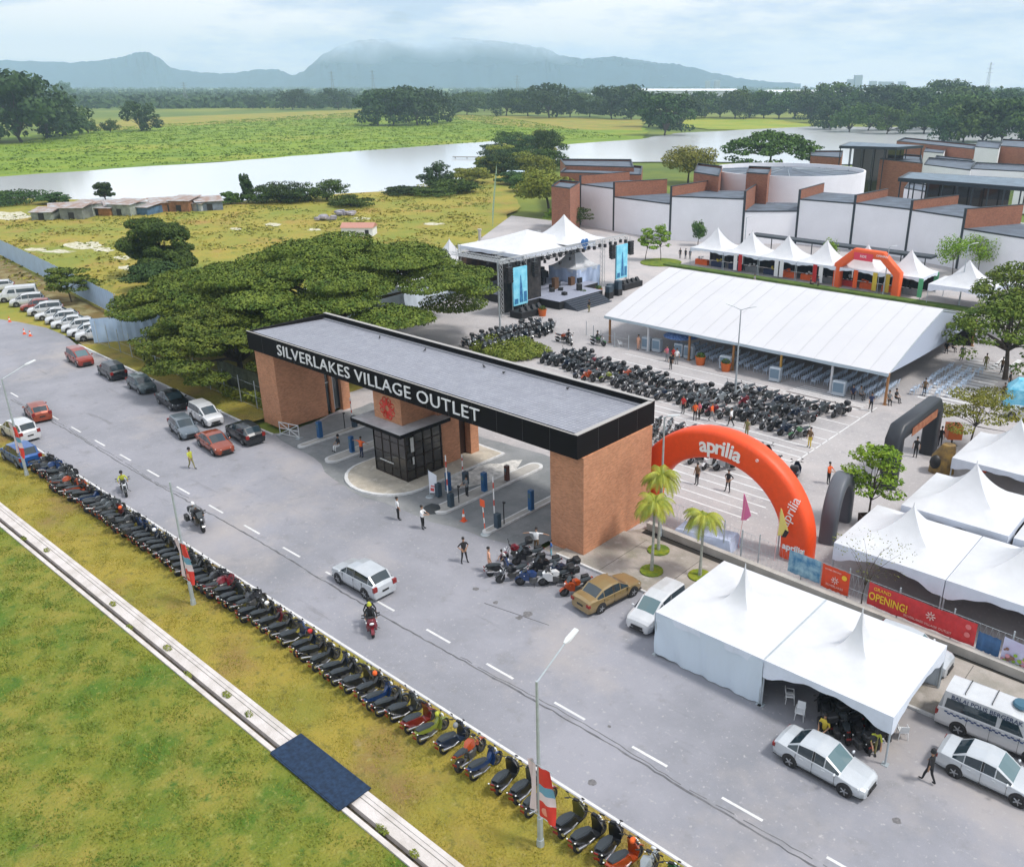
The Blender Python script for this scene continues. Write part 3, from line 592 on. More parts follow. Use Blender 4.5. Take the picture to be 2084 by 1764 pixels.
# ================================================================== kits: people
SKIN = mat('skin', (.36, .20, .12), .6); HAIR = mat('hair', (.012, .010, .010), .6)
def figure(pose):
    """one continuous skinned body; returns a mesh with slots skin, shirt, trousers, shoes and a hair cap mesh. facing +x"""
    J = {}; E = []
    hip = pose.get('hip', .93); lean = pose.get('lean', 0.)
    def add(n, p, r, par=None, lab=1):
        J[n] = (Vector(p), r)
        if par: E.append((par, n, lab))
    dx = sin(lean); up = lambda h: (dx * (h - hip), 0, hip + (h - hip) * cos(lean))
    add('pelvis', (0, 0, hip), (.13, .16)); add('waist', up(hip + .17), (.115, .145), 'pelvis'); add('chest', up(hip + .38), (.13, .175), 'waist'); add('neck', up(hip + .56), (.06, .06), 'chest', 0 if False else 1)
    add('neck2', up(hip + .62), (.055, .055), 'neck', 0); add('head0', up(hip + .69), (.078, .070), 'neck2', 0); add('head1', up(hip + .80), (.092, .078), 'head0', 0); add('head2', up(hip + .86), (.06, .055), 'head1', 0)
    hx_, _, hz_ = up(hip + .74); add('nose', (hx_ + .105, 0, hz_ + .0), (.014, .014), 'head0', 0)
    legs = pose.get('legs', [((.02, .10, .48), (0, .11, .07)), ((.02, -.10, .48), (0, -.11, .07))])
    for sg, (kn, an), q in ((1, legs[0], 'l'), (-1, legs[1], 'r')):
        add('hip' + q, (0, sg * .09, hip - .06), (.095, .10), 'pelvis', 2); add('knee' + q, kn, (.062, .062), 'hip' + q, 2); add('ank' + q, an, (.043, .043), 'knee' + q, 2)
        d = pose.get('toe', (.19, 0)); add('toe' + q, (an[0] + d[0], an[1] + sg * .02, an[2] - .03), (.036, .045), 'ank' + q, 3)
    arms = pose.get('arms', [((-.02, .26, 1.20), (.06, .27, .95)), ((-.02, -.26, 1.20), (.06, -.27, .95))])
    for sg, (el, wr), q in ((1, arms[0], 'l'), (-1, arms[1], 'r')):
        s0 = up(hip + .49); add('sh' + q, (s0[0], sg * .18, s0[2]), (.062, .062), 'chest', 1)
        add('el' + q, el, (.042, .042), 'sh' + q, 1); add('wr' + q, wr, (.029, .029), 'el' + q, pose.get('sleeve', 0))
        d = (Vector(wr) - Vector(el)).normalized(); pm = Vector(wr) + d * .085; add('palm' + q, pm, (.030, .036), 'wr' + q, 0)
        sd_ = Vector((0, 0, 1)).cross(d); sd_ = sd_.normalized() if sd_.length > .1 else Vector((1, 0, 0))
        for i in range(4):
            o = sd_ * (i - 1.5) * .021; ln = (.062, .074, .070, .054)[i]
            add('f%d' % i + q, pm + o + d * .03, (.010, .010), 'palm' + q, 0); add('g%d' % i + q, pm + o + d * (.03 + ln) + Vector((.012, 0, -.012)), (.008, .008), 'f%d' % i + q, 0)
        add('th' + q, Vector(wr) + d * .05 + sd_ * .05, (.010, .010), 'wr' + q, 0)
    names = list(J); ix = {n: i for i, n in enumerate(names)}
    me = bpy.data.meshes.new('sk'); me.from_pydata([tuple(J[n][0]) for n in names], [(ix[a], ix[b]) for a, b, _ in E], [])
    o = bpy.data.objects.new('sk', me); COL.objects.link(o)
    o.modifiers.new('s', 'SKIN'); sv = me.skin_vertices[0].data
    for n in names: sv[ix[n]].radius = J[n][1]; sv[ix[n]].use_root = n == 'pelvis'
    sb = o.modifiers.new('u', 'SUBSURF'); sb.levels = 1
    dg = bpy.context.evaluated_depsgraph_get(); m2 = bpy.data.meshes.new_from_object(o.evaluated_get(dg)); bpy.data.objects.remove(o)
    segs = [(J[a][0], J[b][0], lab, max(J[a][1][0], J[b][1][0])) for a, b, lab in E]
    mi = []
    for p in m2.polygons:
        c = p.center; best = (9, 0)
        for a, b, lab, r in segs:
            ab = b - a; t_ = max(0, min(1, (c - a).dot(ab) / max(ab.length_squared, 1e-9))); d = (c - a - ab * t_).length - r * .3
            if d < best[0]: best = (d, lab)
        mi.append(best[1])
    m2.materials.clear()
    for q in range(4): m2.materials.append(SKIN)
    m2.polygons.foreach_set('material_index', mi)
    for p in m2.polygons: p.use_smooth = True
    m2.name = 'person_body'
    h = MB(); c = up(hip + .82); h.ell((c[0] - .018, 0, c[2] + .02), (.115, .098, .10), 12, 8)
    return m2, h.mesh('hair', HAIR, True), (c[0], 0, c[2])
POSES = {}
def pose(n):
    if n in POSES: return POSES[n]
    P_ = {
     'stand': {},
     'walk': dict(legs=[((.16, .09, .50), (.24, .10, .09)), ((-.06, -.09, .50), (-.30, -.10, .12))], arms=[((-.12, .25, 1.22), (-.10, .25, .98)), ((.12, -.25, 1.22), (.26, -.24, 1.04))]),
     'reach': dict(arms=[((.18, .22, 1.25), (.40, .12, 1.22)), ((.18, -.22, 1.25), (.40, -.10, 1.20))]),
     'hips': dict(arms=[((-.10, .36, 1.18), (.02, .20, 1.00)), ((-.10, -.36, 1.18), (.02, -.20, 1.00))], legs=[((.05, .14, .48), (.05, .20, .07)), ((.03, -.14, .48), (0, -.20, .07))]),
     'arms_out': dict(arms=[((0, .45, 1.42), (.02, .72, 1.38)), ((0, -.45, 1.42), (.02, -.72, 1.38))]),
     'sit': dict(hip=.50, legs=[((.42, .12, .48), (.44, .12, .07)), ((.42, -.12, .48), (.44, -.12, .07))], arms=[((.05, .27, .76), (.26, .18, .66)), ((.05, -.27, .76), (.26, -.18, .66))]),
     'ride': dict(hip=.86, lean=.22, legs=[((.40, .22, .72), (.14, .20, .34)), ((.40, -.22, .72), (.14, -.20, .34))], arms=[((.26, .34, 1.10), (.52, .32, 1.06)), ((.26, -.34, 1.10), (.52, -.32, 1.06))], sleeve=1, toe=(.17, 0)),
     'lean': dict(lean=.5, arms=[((.38, .24, 1.08), (.56, .20, .92)), ((.38, -.24, 1.08), (.56, -.18, .92))]),
    }[n]
    POSES[n] = figure(P_); return POSES[n]
CLOTH = {'black': (.015, .015, .018), 'white': (.75, .75, .76), 'lime': (.45, .48, .05), 'orange': (.75, .12, .02), 'peach': (.70, .38, .26), 'navy': (.02, .03, .08), 'blue': (.05, .16, .45), 'grey': (.20, .21, .22), 'red': (.5, .03, .03), 'brown': (.16, .10, .05), 'pink': (.6, .15, .22), 'khaki': (.22, .20, .08), 'cyan': (.2, .55, .68), 'yellow': (.65, .5, .06)}
def cl(c): return mat('cloth_' + c, CLOTH[c], .85, var=.12, vscale=9)
def person(loc, rz, ps, shirt, trousers, label, group=None, hat=None, scale=1.0, shoes='black', mask=False):
    body, hair, hc = pose(ps)
    o = bpy.data.objects.new('person', body); COL.objects.link(o)
    o.location = loc if len(loc) == 3 else (*loc, .01); o.rotation_euler = (0, 0, rz); o.scale = (scale,) * 3
    for i, m in enumerate((SKIN, cl(shirt), cl(trousers), cl(shoes))):
        o.material_slots[i].link = 'OBJECT'; o.material_slots[i].material = m
    h = bpy.data.objects.new('hair', hair); COL.objects.link(h); h.parent = o
    if hat:
        q = MB(); q.lathe([(.0, .16), (.07, .15), (.118, .08), (.125, -.02), (.14, -.03)], (hc[0] - .01, 0, hc[2] + .0), 14); e = q.build('helmet', cl(hat) if hat in CLOTH else BLACK, o, smooth=True)
    return tag(o, label, 'person', group)

# ================================================================== kits: trees
FOL = {}
def foliage(n, a, b, rand=.18, sc=.6):
    m = mat('foliage_' + n, a, .75, rgb2=b, vscale=sc, rand=rand, spec=.2, detail=6)
    return m
def leaves(name, blobs, n, size, m, seed, flat=0., tips=True):
    r = np.random.default_rng(seed); B_ = np.array(blobs, float)
    vol = B_[:, 3] * B_[:, 4] * B_[:, 5]; vol = vol ** .8; idx = r.choice(len(B_), n, p=vol / vol.sum())
    d = r.normal(size=(n, 3)); d /= np.linalg.norm(d, axis=1)[:, None]; rad = r.random(n) ** .33; rad = .45 + .62 * rad
    pos = B_[idx, :3] + d * rad[:, None] * B_[idx, 3:6]
    nrm = d * (1 - flat) + r.normal(size=(n, 3)) * .55; nrm[:, 2] += .5 + flat; nrm /= np.linalg.norm(nrm, axis=1)[:, None]
    up = r.normal(size=(n, 3)); a = np.cross(nrm, up); a /= np.linalg.norm(a, axis=1)[:, None] + 1e-9; b = np.cross(nrm, a)
    s = size * (.6 + .8 * r.random(n))[:, None]
    v = np.empty((n, 4, 3)); v[:, 0] = pos - a * s; v[:, 1] = pos - b * s * .62; v[:, 2] = pos + a * s; v[:, 3] = pos + b * s * .62
    me = bpy.data.meshes.new(name); me.vertices.add(n * 4); me.vertices.foreach_set('co', v.reshape(-1)); me.loops.add(n * 4); me.loops.foreach_set('vertex_index', np.arange(n * 4, dtype=np.int32))
    me.polygons.add(n); me.polygons.foreach_set('loop_start', np.arange(0, n * 4, 4, dtype=np.int32)); me.polygons.foreach_set('loop_total', np.full(n, 4, dtype=np.int32))
    me.materials.append(m); me.update(calc_edges=True); me.validate(); return me
BARK = mat('bark', (.075, .058, .045), .95, var=.3, vscale=4, bump=.6, bscale=12)
def tree_kit(h, spread, n, size, m, seed, kind='round', trunk=.16, bare=.35):
    rnd = random.Random(seed); bl = []; T = MB()
    lean = (rnd.uniform(-.05, .05) * h, rnd.uniform(-.05, .05) * h)
    top = (lean[0], lean[1], h * bare)
    T.path([(0, 0, -.1), (lean[0] * .3, lean[1] * .4, h * bare * .5), top], [trunk, trunk * .8, trunk * .62], 8)
    nb = {'round': 22, 'bushy': 34, 'umbrella': 95, 'sparse': 9, 'layer': 14}[kind]
    for i in range(nb):
        a = i * 2.4 + rnd.uniform(-.4, .4); q = sqrt((i + .5) / nb); limb = True
        if kind == 'umbrella':
            low = i % 5 == 3; q *= rnd.uniform(.86, 1.08)
            z = h * (.93 - .44 * q * q + rnd.uniform(-.06, .05)) - (h * rnd.uniform(.14, .24) if low else 0); rr = spread * q * (.9 if low else 1); br = spread * rnd.uniform(.12, .23); bz = h * rnd.uniform(.035, .07); limb = i % 5 == 0
        elif kind == 'sparse':
            z = h * rnd.uniform(.5, .95); rr = spread * .8 * q; br = spread * rnd.uniform(.28, .42); bz = h * .10
        elif kind == 'layer':
            z = h * (.42 + .53 * (i / nb)); rr = spread * (1.0 - .7 * i / nb) * rnd.uniform(.3, .95); br = spread * rnd.uniform(.22, .42); bz = h * rnd.uniform(.03, .06)
        elif kind == 'bushy':
            z = h * rnd.uniform(.16, .86) ; q = q * (1 - .75 * max(0, z / h - .55)); rr = spread * q * .74; br = spread * rnd.uniform(.16, .32); bz = h * rnd.uniform(.06, .14); limb = i % 3 == 0
        else:
            z = h * (.62 + .30 * rnd.uniform(-1, 1) * (1 - q * .5)); rr = spread * q * .75; br = spread * rnd.uniform(.3, .46); bz = h * rnd.uniform(.12, .20)
        x, y = top[0] + rr * cos(a), top[1] + rr * sin(a)
        bl.append((x, y, z, br, br * rnd.uniform(.7, 1.2), bz))
        if limb:
            jt = lambda k_: rnd.uniform(-1, 1) * spread * k_; p_ = [top, (top[0] + (x - top[0]) * .25 + jt(.04), top[1] + (y - top[1]) * .25 + jt(.04), top[2] + (z - top[2]) * .42), (top[0] + (x - top[0]) * .6 + jt(.06), top[1] + (y - top[1]) * .6 + jt(.06), top[2] + (z - top[2]) * .75), (x, y, z)]
            T.path(p_, [trunk * .5, trunk * .34, trunk * .2, trunk * .07], 6)
    return [('trunk', T.mesh('trunk', BARK, True), []), ('crown', leaves('crown', bl, n, size, m, seed, flat=.3 if kind in ('umbrella', 'layer') else 0), [])]
# ================================================================== the entrance gate
BRICK = brick_mat('orange_brick', (.58, .25, .13), (.43, .175, .085), (.42, .29, .20))
BRICK2 = brick_mat('dark_brick', (.36, .13, .07), (.26, .09, .05), (.24, .17, .13), .6)
FAS = mat('fascia_black', (.007, .006, .007), .75, .0, spec=.15)
TILE = MATS.get('t') or brick_mat('roof_tile', (.29, .30, .345), (.245, .255, .30), (.13, .135, .16), 1., .34, .38)
def flat_tile():
    m = TILE; t = m.node_tree
    for n in t.nodes:
        if n.type == 'MATH':
            for l in list(t.links):
                if l.to_node.type == 'COMBXYZ': t.links.remove(l)
            s = [q for q in t.nodes if q.type == 'SEPXYZ'][0]; c = [q for q in t.nodes if q.type == 'COMBXYZ'][0]
            t.links.new(s.outputs[0], c.inputs[0]); t.links.new(s.outputs[1], c.inputs[1]); break
    k = [q for q in t.nodes if q.type == 'TEX_BRICK'][0]; k.inputs['Mortar Size'].default_value = .022; k.offset = 0
    t.nodes['Principled BSDF'].inputs['Roughness'].default_value = .5
flat_tile()
G0, G1, T0, T1, ZB, ZT = -70.4, -32.1, 38.0, 46.3, 7.1, 8.72
gate = empty('entrance_gate', (-51, 42, 0), 0, 'long brick entrance gate with a black fascia spelling the outlet name', 'gate')
def gb(name, mb, m, smooth=False, parent=gate):
    o = mb.build(name, m, parent, smooth); o.location = -Vector(parent.location) if parent == gate else (0, 0, 0); return o
mb = MB(); mb.loft([[(G0 + .3, T0 + .32, ZB + .5), (G1 - .32, T0 + .32, ZB + .5), (G1 - .32, T1 - .3, ZB + .5), (G0 + .3, T1 - .3, ZB + .5)], [(G0 + .3, T0 + .32, ZT - .06), (G1 - .32, T0 + .32, ZT - .06), (G1 - .32, T1 - .3, ZT - .42), (G0 + .3, T1 - .3, ZT - .42)]])
gb('roof', mb, TILE)
mb = MB(); mb.box(G0, G1, T0, T0 + .3, ZB, ZT); mb.box(G0, G1, T1 - .28, T1, ZB, ZT + .06); mb.box(G1 - .3, G1 - .002, T0 + .3, T1 - .28, ZB, ZT); mb.box(G0 + .002, G0 + .28, T0 + .3, T1 - .28, ZB, ZT); mb.box(G0 + .28, G1 - .3, T0 + .3, T1 - .28, ZB + .02, ZB + .1)
for i in range(1, 16): x = G0 + i * 2.4; mb.box(x - .012, x + .012, T0 - .006, T0 - .002, ZB + .02, ZT - .02, 1)
for i in range(1, 4): y = T0 + i * 2.1; mb.box(G1 + .002, G1 + .006, y - .012, y + .012, ZB + .02, ZT - .02, 1)
gb('fascia', mb, [FAS, mat('joint_grey', (.045, .042, .045), .6)])
mb = MB()
mb.box(G0 + .3, G1 - .32, T1 - .62, T1 - .285, ZT - .40, ZT - .335)
gb('roof_flashing', mb, mat('flashing', (.20, .21, .24), .5))
mb = MB(); mb.box(G0 - .02, G1 + .02, T1 - .30, T1 + .02, ZT + .063, ZT + .10); mb.box(G1 - .32, G1 + .02, T0, T1 - .30, ZT + .003, ZT + .045); mb.box(G0 - .02, G1 - .33, T0 - .01, T0 + .10, ZT + .003, ZT + .03)
gb('parapet_cap', mb, mat('zinc_cap', (.42, .40, .38), .5, .2))
def gpt(px, py, tt):
    u = (px - CX) / F; v = -(py - CY) / F; d = (u, cos(PITCH) + v * sin(PITCH), -sin(PITCH) + v * cos(PITCH))
    s_, t_ = d[0] * cos(YAW) - d[1] * sin(YAW), d[0] * sin(YAW) + d[1] * cos(YAW); k = tt / t_
    return s_ * k, H + d[2] * k
xa, za = gpt(567, 723, T0); xb, zb = gpt(977, 848, T0)
LET = mat('sign_letters', (.85, .85, .86), .4)
lt = text('lettering', 'SILVERLAKES VILLAGE OUTLET', 1.36, ((xa + xb) / 2 + 51, T0 - 42 - .06, (ZB + ZT) / 2 - .02), (pi / 2, 0, 0), LET, gate, ext=.04, off=-.008, spacing=1.06)
bpy.context.view_layer.update(); lt.scale = ((xb - xa) / lt.dimensions.x, 1, 1)
mb = MB(); mb.box(-34.8, -31.95 + .0, 38.45, 45.9, 0, ZB); mb.box(-34.85, -31.9, 38.4, 45.95, 0, .12); gb('pier', mb, BRICK)
mb = MB(); mb.box(-70.3, -67.3, 38.45, 43.3, 0, ZB); mb.box(-70.3, -67.3, 45.0, 45.9, 0, ZB); mb.box(-70.3, -69.9, 43.3, 45.0, 0, ZB); mb.box(-67.9, -67.5, 43.9, 44.2, 0, ZB); mb.box(-67.9, -67.5, 43.3, 45, 5.8, ZB); gb('pier', mb, BRICK)
mb = MB(); mb.box(-67.75, -67.7, 43.32, 43.88, .2, 5.75); mb.box(-67.75, -67.7, 44.22, 44.98, .2, 5.75); o = gb('window', mb, GLASS)
mb = MB(); mb.box(-67.69, -67.62, 43.32, 43.42, .2, 5.75); mb.box(-67.69, -67.62, 44.22, 44.34, .2, 5.75); mb.box(-67.69, -67.62, 43.42, 43.88, 3., 3.1); mb.build('frame', mat('white_frame', (.6, .62, .62), .4), o)
mb = MB(); mb.box(-53.7, -50.35, 38.72, 44.5, 4.56, ZB); gb('tower', mb, BRICK)
# the red hibiscus-like emblem of the outlet on the tower
mb = MB(); ec = (-52.0, 38.69, 5.62)
for i in range(8):
    a = i * pi / 4 + pi / 8; ca, sa = cos(a), sin(a)
    for off in (-.17, .17):
        p = lambda r, o_: (ec[0] + ca * r - sa * o_, ec[1], ec[2] + sa * r + ca * o_)
        mb.tube(p(.22, off * .5), p(.78, off * 1.35), .055, .05, 4)
        mb.tube(p(.78, off * 1.35), p(.92, off * .4), .05, .045, 4)
    mb.tube((ec[0] + ca * .3, ec[1], ec[2] + sa * .3), (ec[0] + ca * .66, ec[1], ec[2] + sa * .66), .04, .04, 4)
mb.tube((-52.25, 38.69, 5.0), (-51.95, 38.69, 4.78), .05, .05, 4); mb.tube((-51.95, 38.69, 4.78), (-51.5, 38.69, 4.85), .05, .05, 4)
gb('emblem', mb, mat('emblem_red', (.62, .035, .02), .5))
# small vents and birds along the back of the roof
for s_ in (-60.5, -54.5, -47.5, -45.2, -39.0):
    mb = MB(); mb.ell((0, 0, .10), (.16, .07, .07), 8, 5); mb.ell((.16, 0, .17), (.05, .045, .045), 6, 4); mb.loft([[(-.12, -.03, .1), (-.12, .03, .1), (-.12, 0, .13)], [(-.34, -.05, .08), (-.34, .05, .08), (-.34, 0, .1)]]); mb.tube((0, .02, 0), (0, .02, .06), .008, n=4); mb.tube((0, -.02, 0), (0, -.02, .06), .008, n=4)
    o = mb.build('bird', mat('bird_feathers', (.02, .02, .022), .7), None, True); o.location = (s_, 45.1 - (s_ % 1) * .4, ZT - .36); o.rotation_euler = (0, 0, s_)
    tag(o, 'small dark bird perched on the grey gate roof, %s' % {-60.5: 'nearest the big rain tree', -54.5: 'second along from the tree', -47.5: 'left one of the middle pair', -45.2: 'right one of the middle pair', -39.0: 'nearest the right brick pier'}[s_], 'bird', 'birds on the gate roof')
# ------------------------------------------------------------------ guard booth
booth = empty('guard_booth', (-51.5, 40, 0), 0, 'dark glazed guard booth with flat grey canopy between the lanes', 'booth')
def bo(name, mb, m, smooth=False): o = mb.build(name, m, booth, smooth); o.location = -Vector(booth.location); return o
mb = MB(); mb.bbox(-54.95, -48.95, 37.35, 42.4, 4.36, 4.55, .01); bo('canopy', mb, mat('canopy_top', (.46, .45, .46), .85, var=.15, vscale=1.2))
mb = MB(); mb.box(-54.99, -48.91, 37.31, 37.35, 4.25, 4.53); mb.box(-48.95, -48.91, 37.35, 42.4, 4.25, 4.53); mb.box(-54.99, -54.95, 37.35, 42.4, 4.25, 4.53); bo('canopy_edge', mb, FAS)
mb = MB(); fr = mat('bronze_frame', (.030, .020, .016), .35, .3)
for x in (-53.5, -52.5, -51.5, -50.5, -49.66): mb.box(x - .04, x + .04, 38.26, 38.34, .15, 4.36)
for y in (38.3, 39.2, 40.1, 41.0, 41.9): mb.box(-49.66, -49.58, y - .04, y + .04, .15, 4.36); mb.box(-53.54, -53.46, y - .04, y + .04, .15, 4.36)
for z in (.95, 2.0, 3.1): mb.box(-53.5, -49.6, 38.27, 38.33, z, z + .06); mb.box(-49.65, -49.59, 38.3, 42.0, z, z + .06)
mb.box(-53.52, -49.6, 38.28, 42, .15, .3); bo('window_frame', mb, fr)
mb = MB(); mb.box(-53.46, -49.66, 38.30, 42.0, .3, 4.34); bo('glazing', mb, mat('tinted_glass', (.022, .018, .016), .08, spec=.9))
for q in [(-52.9, -51.2, 38.24, 38.26, 1.25, 1.35), (-49.56, -49.52, 38.75, 39.05, 2.55, 3.75), (-49.56, -49.52, 38.85, 39.0, 1.5, 2.1)]: mb = MB(); mb.box(*q); bo('notice', mb, mat('paper_notice', (.55, .55, .53), .7))
mb = MB(); mb.box(-53.4, -49.9, 42.0, 44.1, .15, 4.9); mb.box(-53.4, -49.9, 45.3, 46.2, .15, 4.9); mb.box(-53.4, -50.6, 44.1, 45.3, .15, 4.9); mb.box(-53.4, -49.92, 44.1, 45.3, 3.9, 4.9); bo('wall', mb, BRICK)
mb = MB(); mb.box(-50.6, -50.55, 44.1, 45.3, .15, 3.9); bo('door', mb, mat('door_brown', (.045, .018, .010), .5))
mb = MB(); mb.ell((-49.8, 42.9, 4.15), (.1, .22, .1), 8, 6); mb.tube((-49.9, 42.9, 4.2), (-49.8, 42.9, 4.15), .04); bo('camera', mb, mat('white_plastic', (.7, .68, .65), .4), True)
# islands
def island(name, s0, s1, t0, t1, z, label=None, rf=True, rb=False, m=None):
    r = (s1 - s0) / 2; cxx = (s0 + s1) / 2; rr = min(r, 3.2) if r > 2 else r; pts = []
    pts += [(cxx - r * cos(a), t0 + rr - rr * sin(a)) for a in [pi * i / 14 for i in range(15)]] if rf else [(s0, t0), (s1, t0)]
    pts += [(cxx + r * cos(a), t1 - rr + rr * sin(a)) for a in [pi * i / 14 for i in range(15)]] if rb else [(s1, t1), (s0, t1)]
    mb = MB(); mb.loft([[(x, y, 0) for x, y in pts], [(x, y, z) for x, y in pts]]); cn = (cxx, (t0 + t1) / 2)
    ins = [(x + (cn[0] - x) * min(1, .14 / max(.15, abs(cn[0] - x))), y + (cn[1] - y) * .02 + (.12 if y < cn[1] else -.12), z + .004) for x, y in pts]
    mb.poly(ins, 1); return mb.build(name, [KERBW, m or CONC], kind='structure')
booth_top = ramp_mat('island_concrete', [((.50, .45, .37),), ((.40, .36, .30), .8, .42, .6, 7), ((.58, .54, .48), 2, .55, .7, 5)], rough=.95)
island('traffic_island', -55.6, -47.9, 34.9, 47.3, .16, m=booth_top)
island('traffic_island', -44.9, -43.5, 36.3, 47.6, .16, rb=True); island('traffic_island', -39.6, -38.9, 36.4, 44.0, .14); island('traffic_island', -58.7, -57.3, 36.6, 46.5, .16); island('traffic_island', -62.9, -62.1, 36.9, 46.5, .14)
sheet('island_stain', [(-48.2, 40.5), (-46.2, 40), (-44.2, 44), (-46, 47.4), (-47.6, 45)], .02, mat('cement_spill', (.55, .53, .50), .9, var=.3, vscale=2), jitter=.2, step=.8)
NAVY = mat('machine_blue', (.015, .085, .22), .45); MDARK = mat('machine_slate', (.035, .06, .085), .45)
GW = 'parking machines at the gate lanes'
def machine(px, py, col, h, w, label, slot=True):
    s, t = gp(px, py, .16); r = empty('ticket_machine', (s, t, .16), 0, label, 'machine', GW)
    mb = MB(); mb.bbox(-w / 2, w / 2, -w / 2, w / 2, .04, h, .03); mb.build('housing', col, r); mb = MB(); mb.box(-w / 2 - .03, w / 2 + .03, -w / 2 - .03, w / 2 + .03, 0, .04); mb.build('base', STEEL, r)
    if slot: mb = MB(); mb.box(-w * .3, w * .3, -w / 2 - .012, -w / 2 - .002, h * .62, h * .86); mb.box(-w * .2, w * .2, -w / 2 - .012, -w / 2 - .002, h * .48, h * .53); mb.build('display', mat('lcd', (.10, .16, .18), .2), r)
machine(717, 920, NAVY, 1.45, .36, 'tall blue ticket machine on the island left of the booth'); machine(913, 998, NAVY, 1.5, .36, 'tall blue ticket machine beside the white barrier arm right of the booth')
machine(986, 999, NAVY, 1.55, .38, 'tall blue ticket machine far along the white kerbed island'); machine(1081, 1037, NAVY, 1.6, .36, 'tall blue ticket machine nearest the right brick pier')
machine(652, 890, NAVY, 1.5, .4, 'tall blue ticket machine nearest the left brick pier'); machine(1032, 978, mat('machine_brown', (.09, .03, .02), .5), 1.3, .34, 'brown bin shaped machine at the far island end')
def barrier(px, py, armtop, label, arm=None, cab=True):
    s, t = gp(px, py, .16); r = empty('barrier_gate', (s, t, .16), 0, label, 'barrier', 'raised barriers at the gate lanes')
    if cab: mb = MB(); mb.bbox(-.2, .2, -.2, .2, 0, 1.05, .03); mb.build('cabinet', MDARK, r)
    mb = MB(); n = 7
    for i in range(n): mb.tube((-.28, 0, .7 + armtop * i / n), (-.28 - .02 * 0, 0, .7 + armtop * (i + 1) / n), .045, .045, 6, 1 if (i % 3 == 2) else 0)
    mb.box(-.32, .1, -.06, .06, .7, .85, 0); mb.build('arm', [mat('arm_white', (.78, .78, .78), .4), mat('arm_red', (.55, .06, .04), .4)], r)
barrier(1013, 1072, 3.1, 'raised white barrier arm with dark cabinet nearest the right brick pier'); barrier(918, 1030, 3.3, 'raised white barrier arm with dark cabinet beside the feather banner'); barrier(893, 1009, .3, 'dark barrier cabinet with short stub arm behind the feather banner')
barrier(948, 985, 1.7, 'short raised barrier arm behind the man at the island'); barrier(722, 868, 2.0, 'raised white barrier arm left of the guard booth canopy')
for px, py, h, lb in [(934, 1023, 1.35, 'thin black reader post on the island by the standing guard'), (1026, 1066, 1.7, 'thin black reader post beside the nearest raised barrier'), (702, 872, 1.5, 'thin black reader post in the far left lane')]:
    s, t = gp(px, py, .16); r = empty('reader_post', (s, t, .16), 0, lb, 'post'); mb = MB(); mb.tube((0, 0, 0), (0, 0, h), .04); mb.build('post', BLACK, r); mb = MB(); mb.cbox((.06, 0, h), (.2, .12, .12)); mb.build('reader', DARK, r)
s, t = gp(988, 1087); r = empty('sign_post', (s, t, 0), 0, 'slender sign post with orange and white bands on a round base', 'sign post')
mb = MB(); mb.lathe([(.0, .06), (.32, .05), (.36, 0), (0, 0)], n=16); mb.build('base', STEEL, r)
mb = MB()
for i in range(6): mb.tube((-.03 * i, 0, .06 + i * .4), (-.03 * (i + 1), 0, .46 + i * .4), .035, .035, 6, i % 2)
mb.build('pole', [mat('arm_white', 0), mat('cone_orange', (.75, .10, .02), .5)], r)
mb = MB(); mb.cbox((-.18, 0, 2.35), (.42, .05, .5)); mb.build('sign_plate', mat('cone_orange', 0), r)
def cone(px, py, label, h=.75):
    s, t = gp(px, py); r = empty('traffic_cone', (s, t, 0), 0, label, 'cone', 'orange traffic cones')
    mb = MB(); mb.box(-.2, .2, -.2, .2, 0, .04); mb.build('base', mat('cone_orange', 0), r)
    mb = MB(); mb.lathe([(.15, .04), (.105, h * .4)], n=14); mb.lathe([(.105, h * .4), (.075, h * .62)], n=14, m=1); mb.lathe([(.075, h * .62), (.02, h), (0, h)], n=14); mb.build('cone_body', [mat('cone_orange', 0), mat('cone_white', (.8, .8, .8), .4)], r)
cone(944, 1060, 'orange cone standing in the right lane below the island tip', .95)
for px, py, lb in [(50, 680, 'orange cone by the parked white cars, nearest the road'), (62, 684, 'orange cone by the parked white cars, right of its twin'), (20, 655, 'orange cone in front of the red hatchback on the left'), (2002, 960, 'orange cone behind the right tents')]: cone(px, py, lb)
# feather banner, umbrella, barricade
s, t = gp(875, 1011); r = empty('feather_banner', (s, t, 0), .3, 'white feather banner with red print beside the booth island', 'banner')
mb = MB(); mb.tube((0, 0, 0), (0, 0, 2.3), .02, .012); mb.lathe([(.0, .08), (.3, .06), (.34, 0), (0, 0)], n=12); mb.build('pole', STEEL, r)
mb = MB(); mb.loft([[(.0, -.01, .35), (.5, -.01, .45), (.5, .01, .45), (0, .01, .35)], [(.02, -.01, 1.2), (.62, .06, 1.2), (.62, .08, 1.2), (.02, .01, 1.2)], [(.02, -.01, 2.2), (.7, .02, 1.9), (.7, .04, 1.9), (.02, .01, 2.2)]]); mb.build('flag', mat('banner_white', (.72, .74, .8), .7), r)
mb = MB(); mb.box(.12, .42, -.03, -.012, .55, .8); mb.box(.15, .5, .0 - .012, .0 + .0, .9, 1.0); mb.build('print', mat('banner_print', (.6, .08, .08), .7), r)
s, t = gp(878, 1040); mb = MB(); mb.lathe([(.75, .0), (.62, .14), (.35, .28), (.0, .34)], n=8); mb.tube((0, 0, .34), (0, 0, .42), .02)
o = mb.build('umbrella', mat('umbrella_black', (.03, .035, .04), .7), None, smooth=20); o.location = (s, t, .02); o.rotation_euler = (.35, .2, 0); tag(o, 'open black umbrella lying on the road near the island tip', 'umbrella')
s, t = gp(590, 888); r = empty('barricade', (s, t, 0), .25, 'white folding barricade beside the left brick pier', 'barricade')
mb = MB()
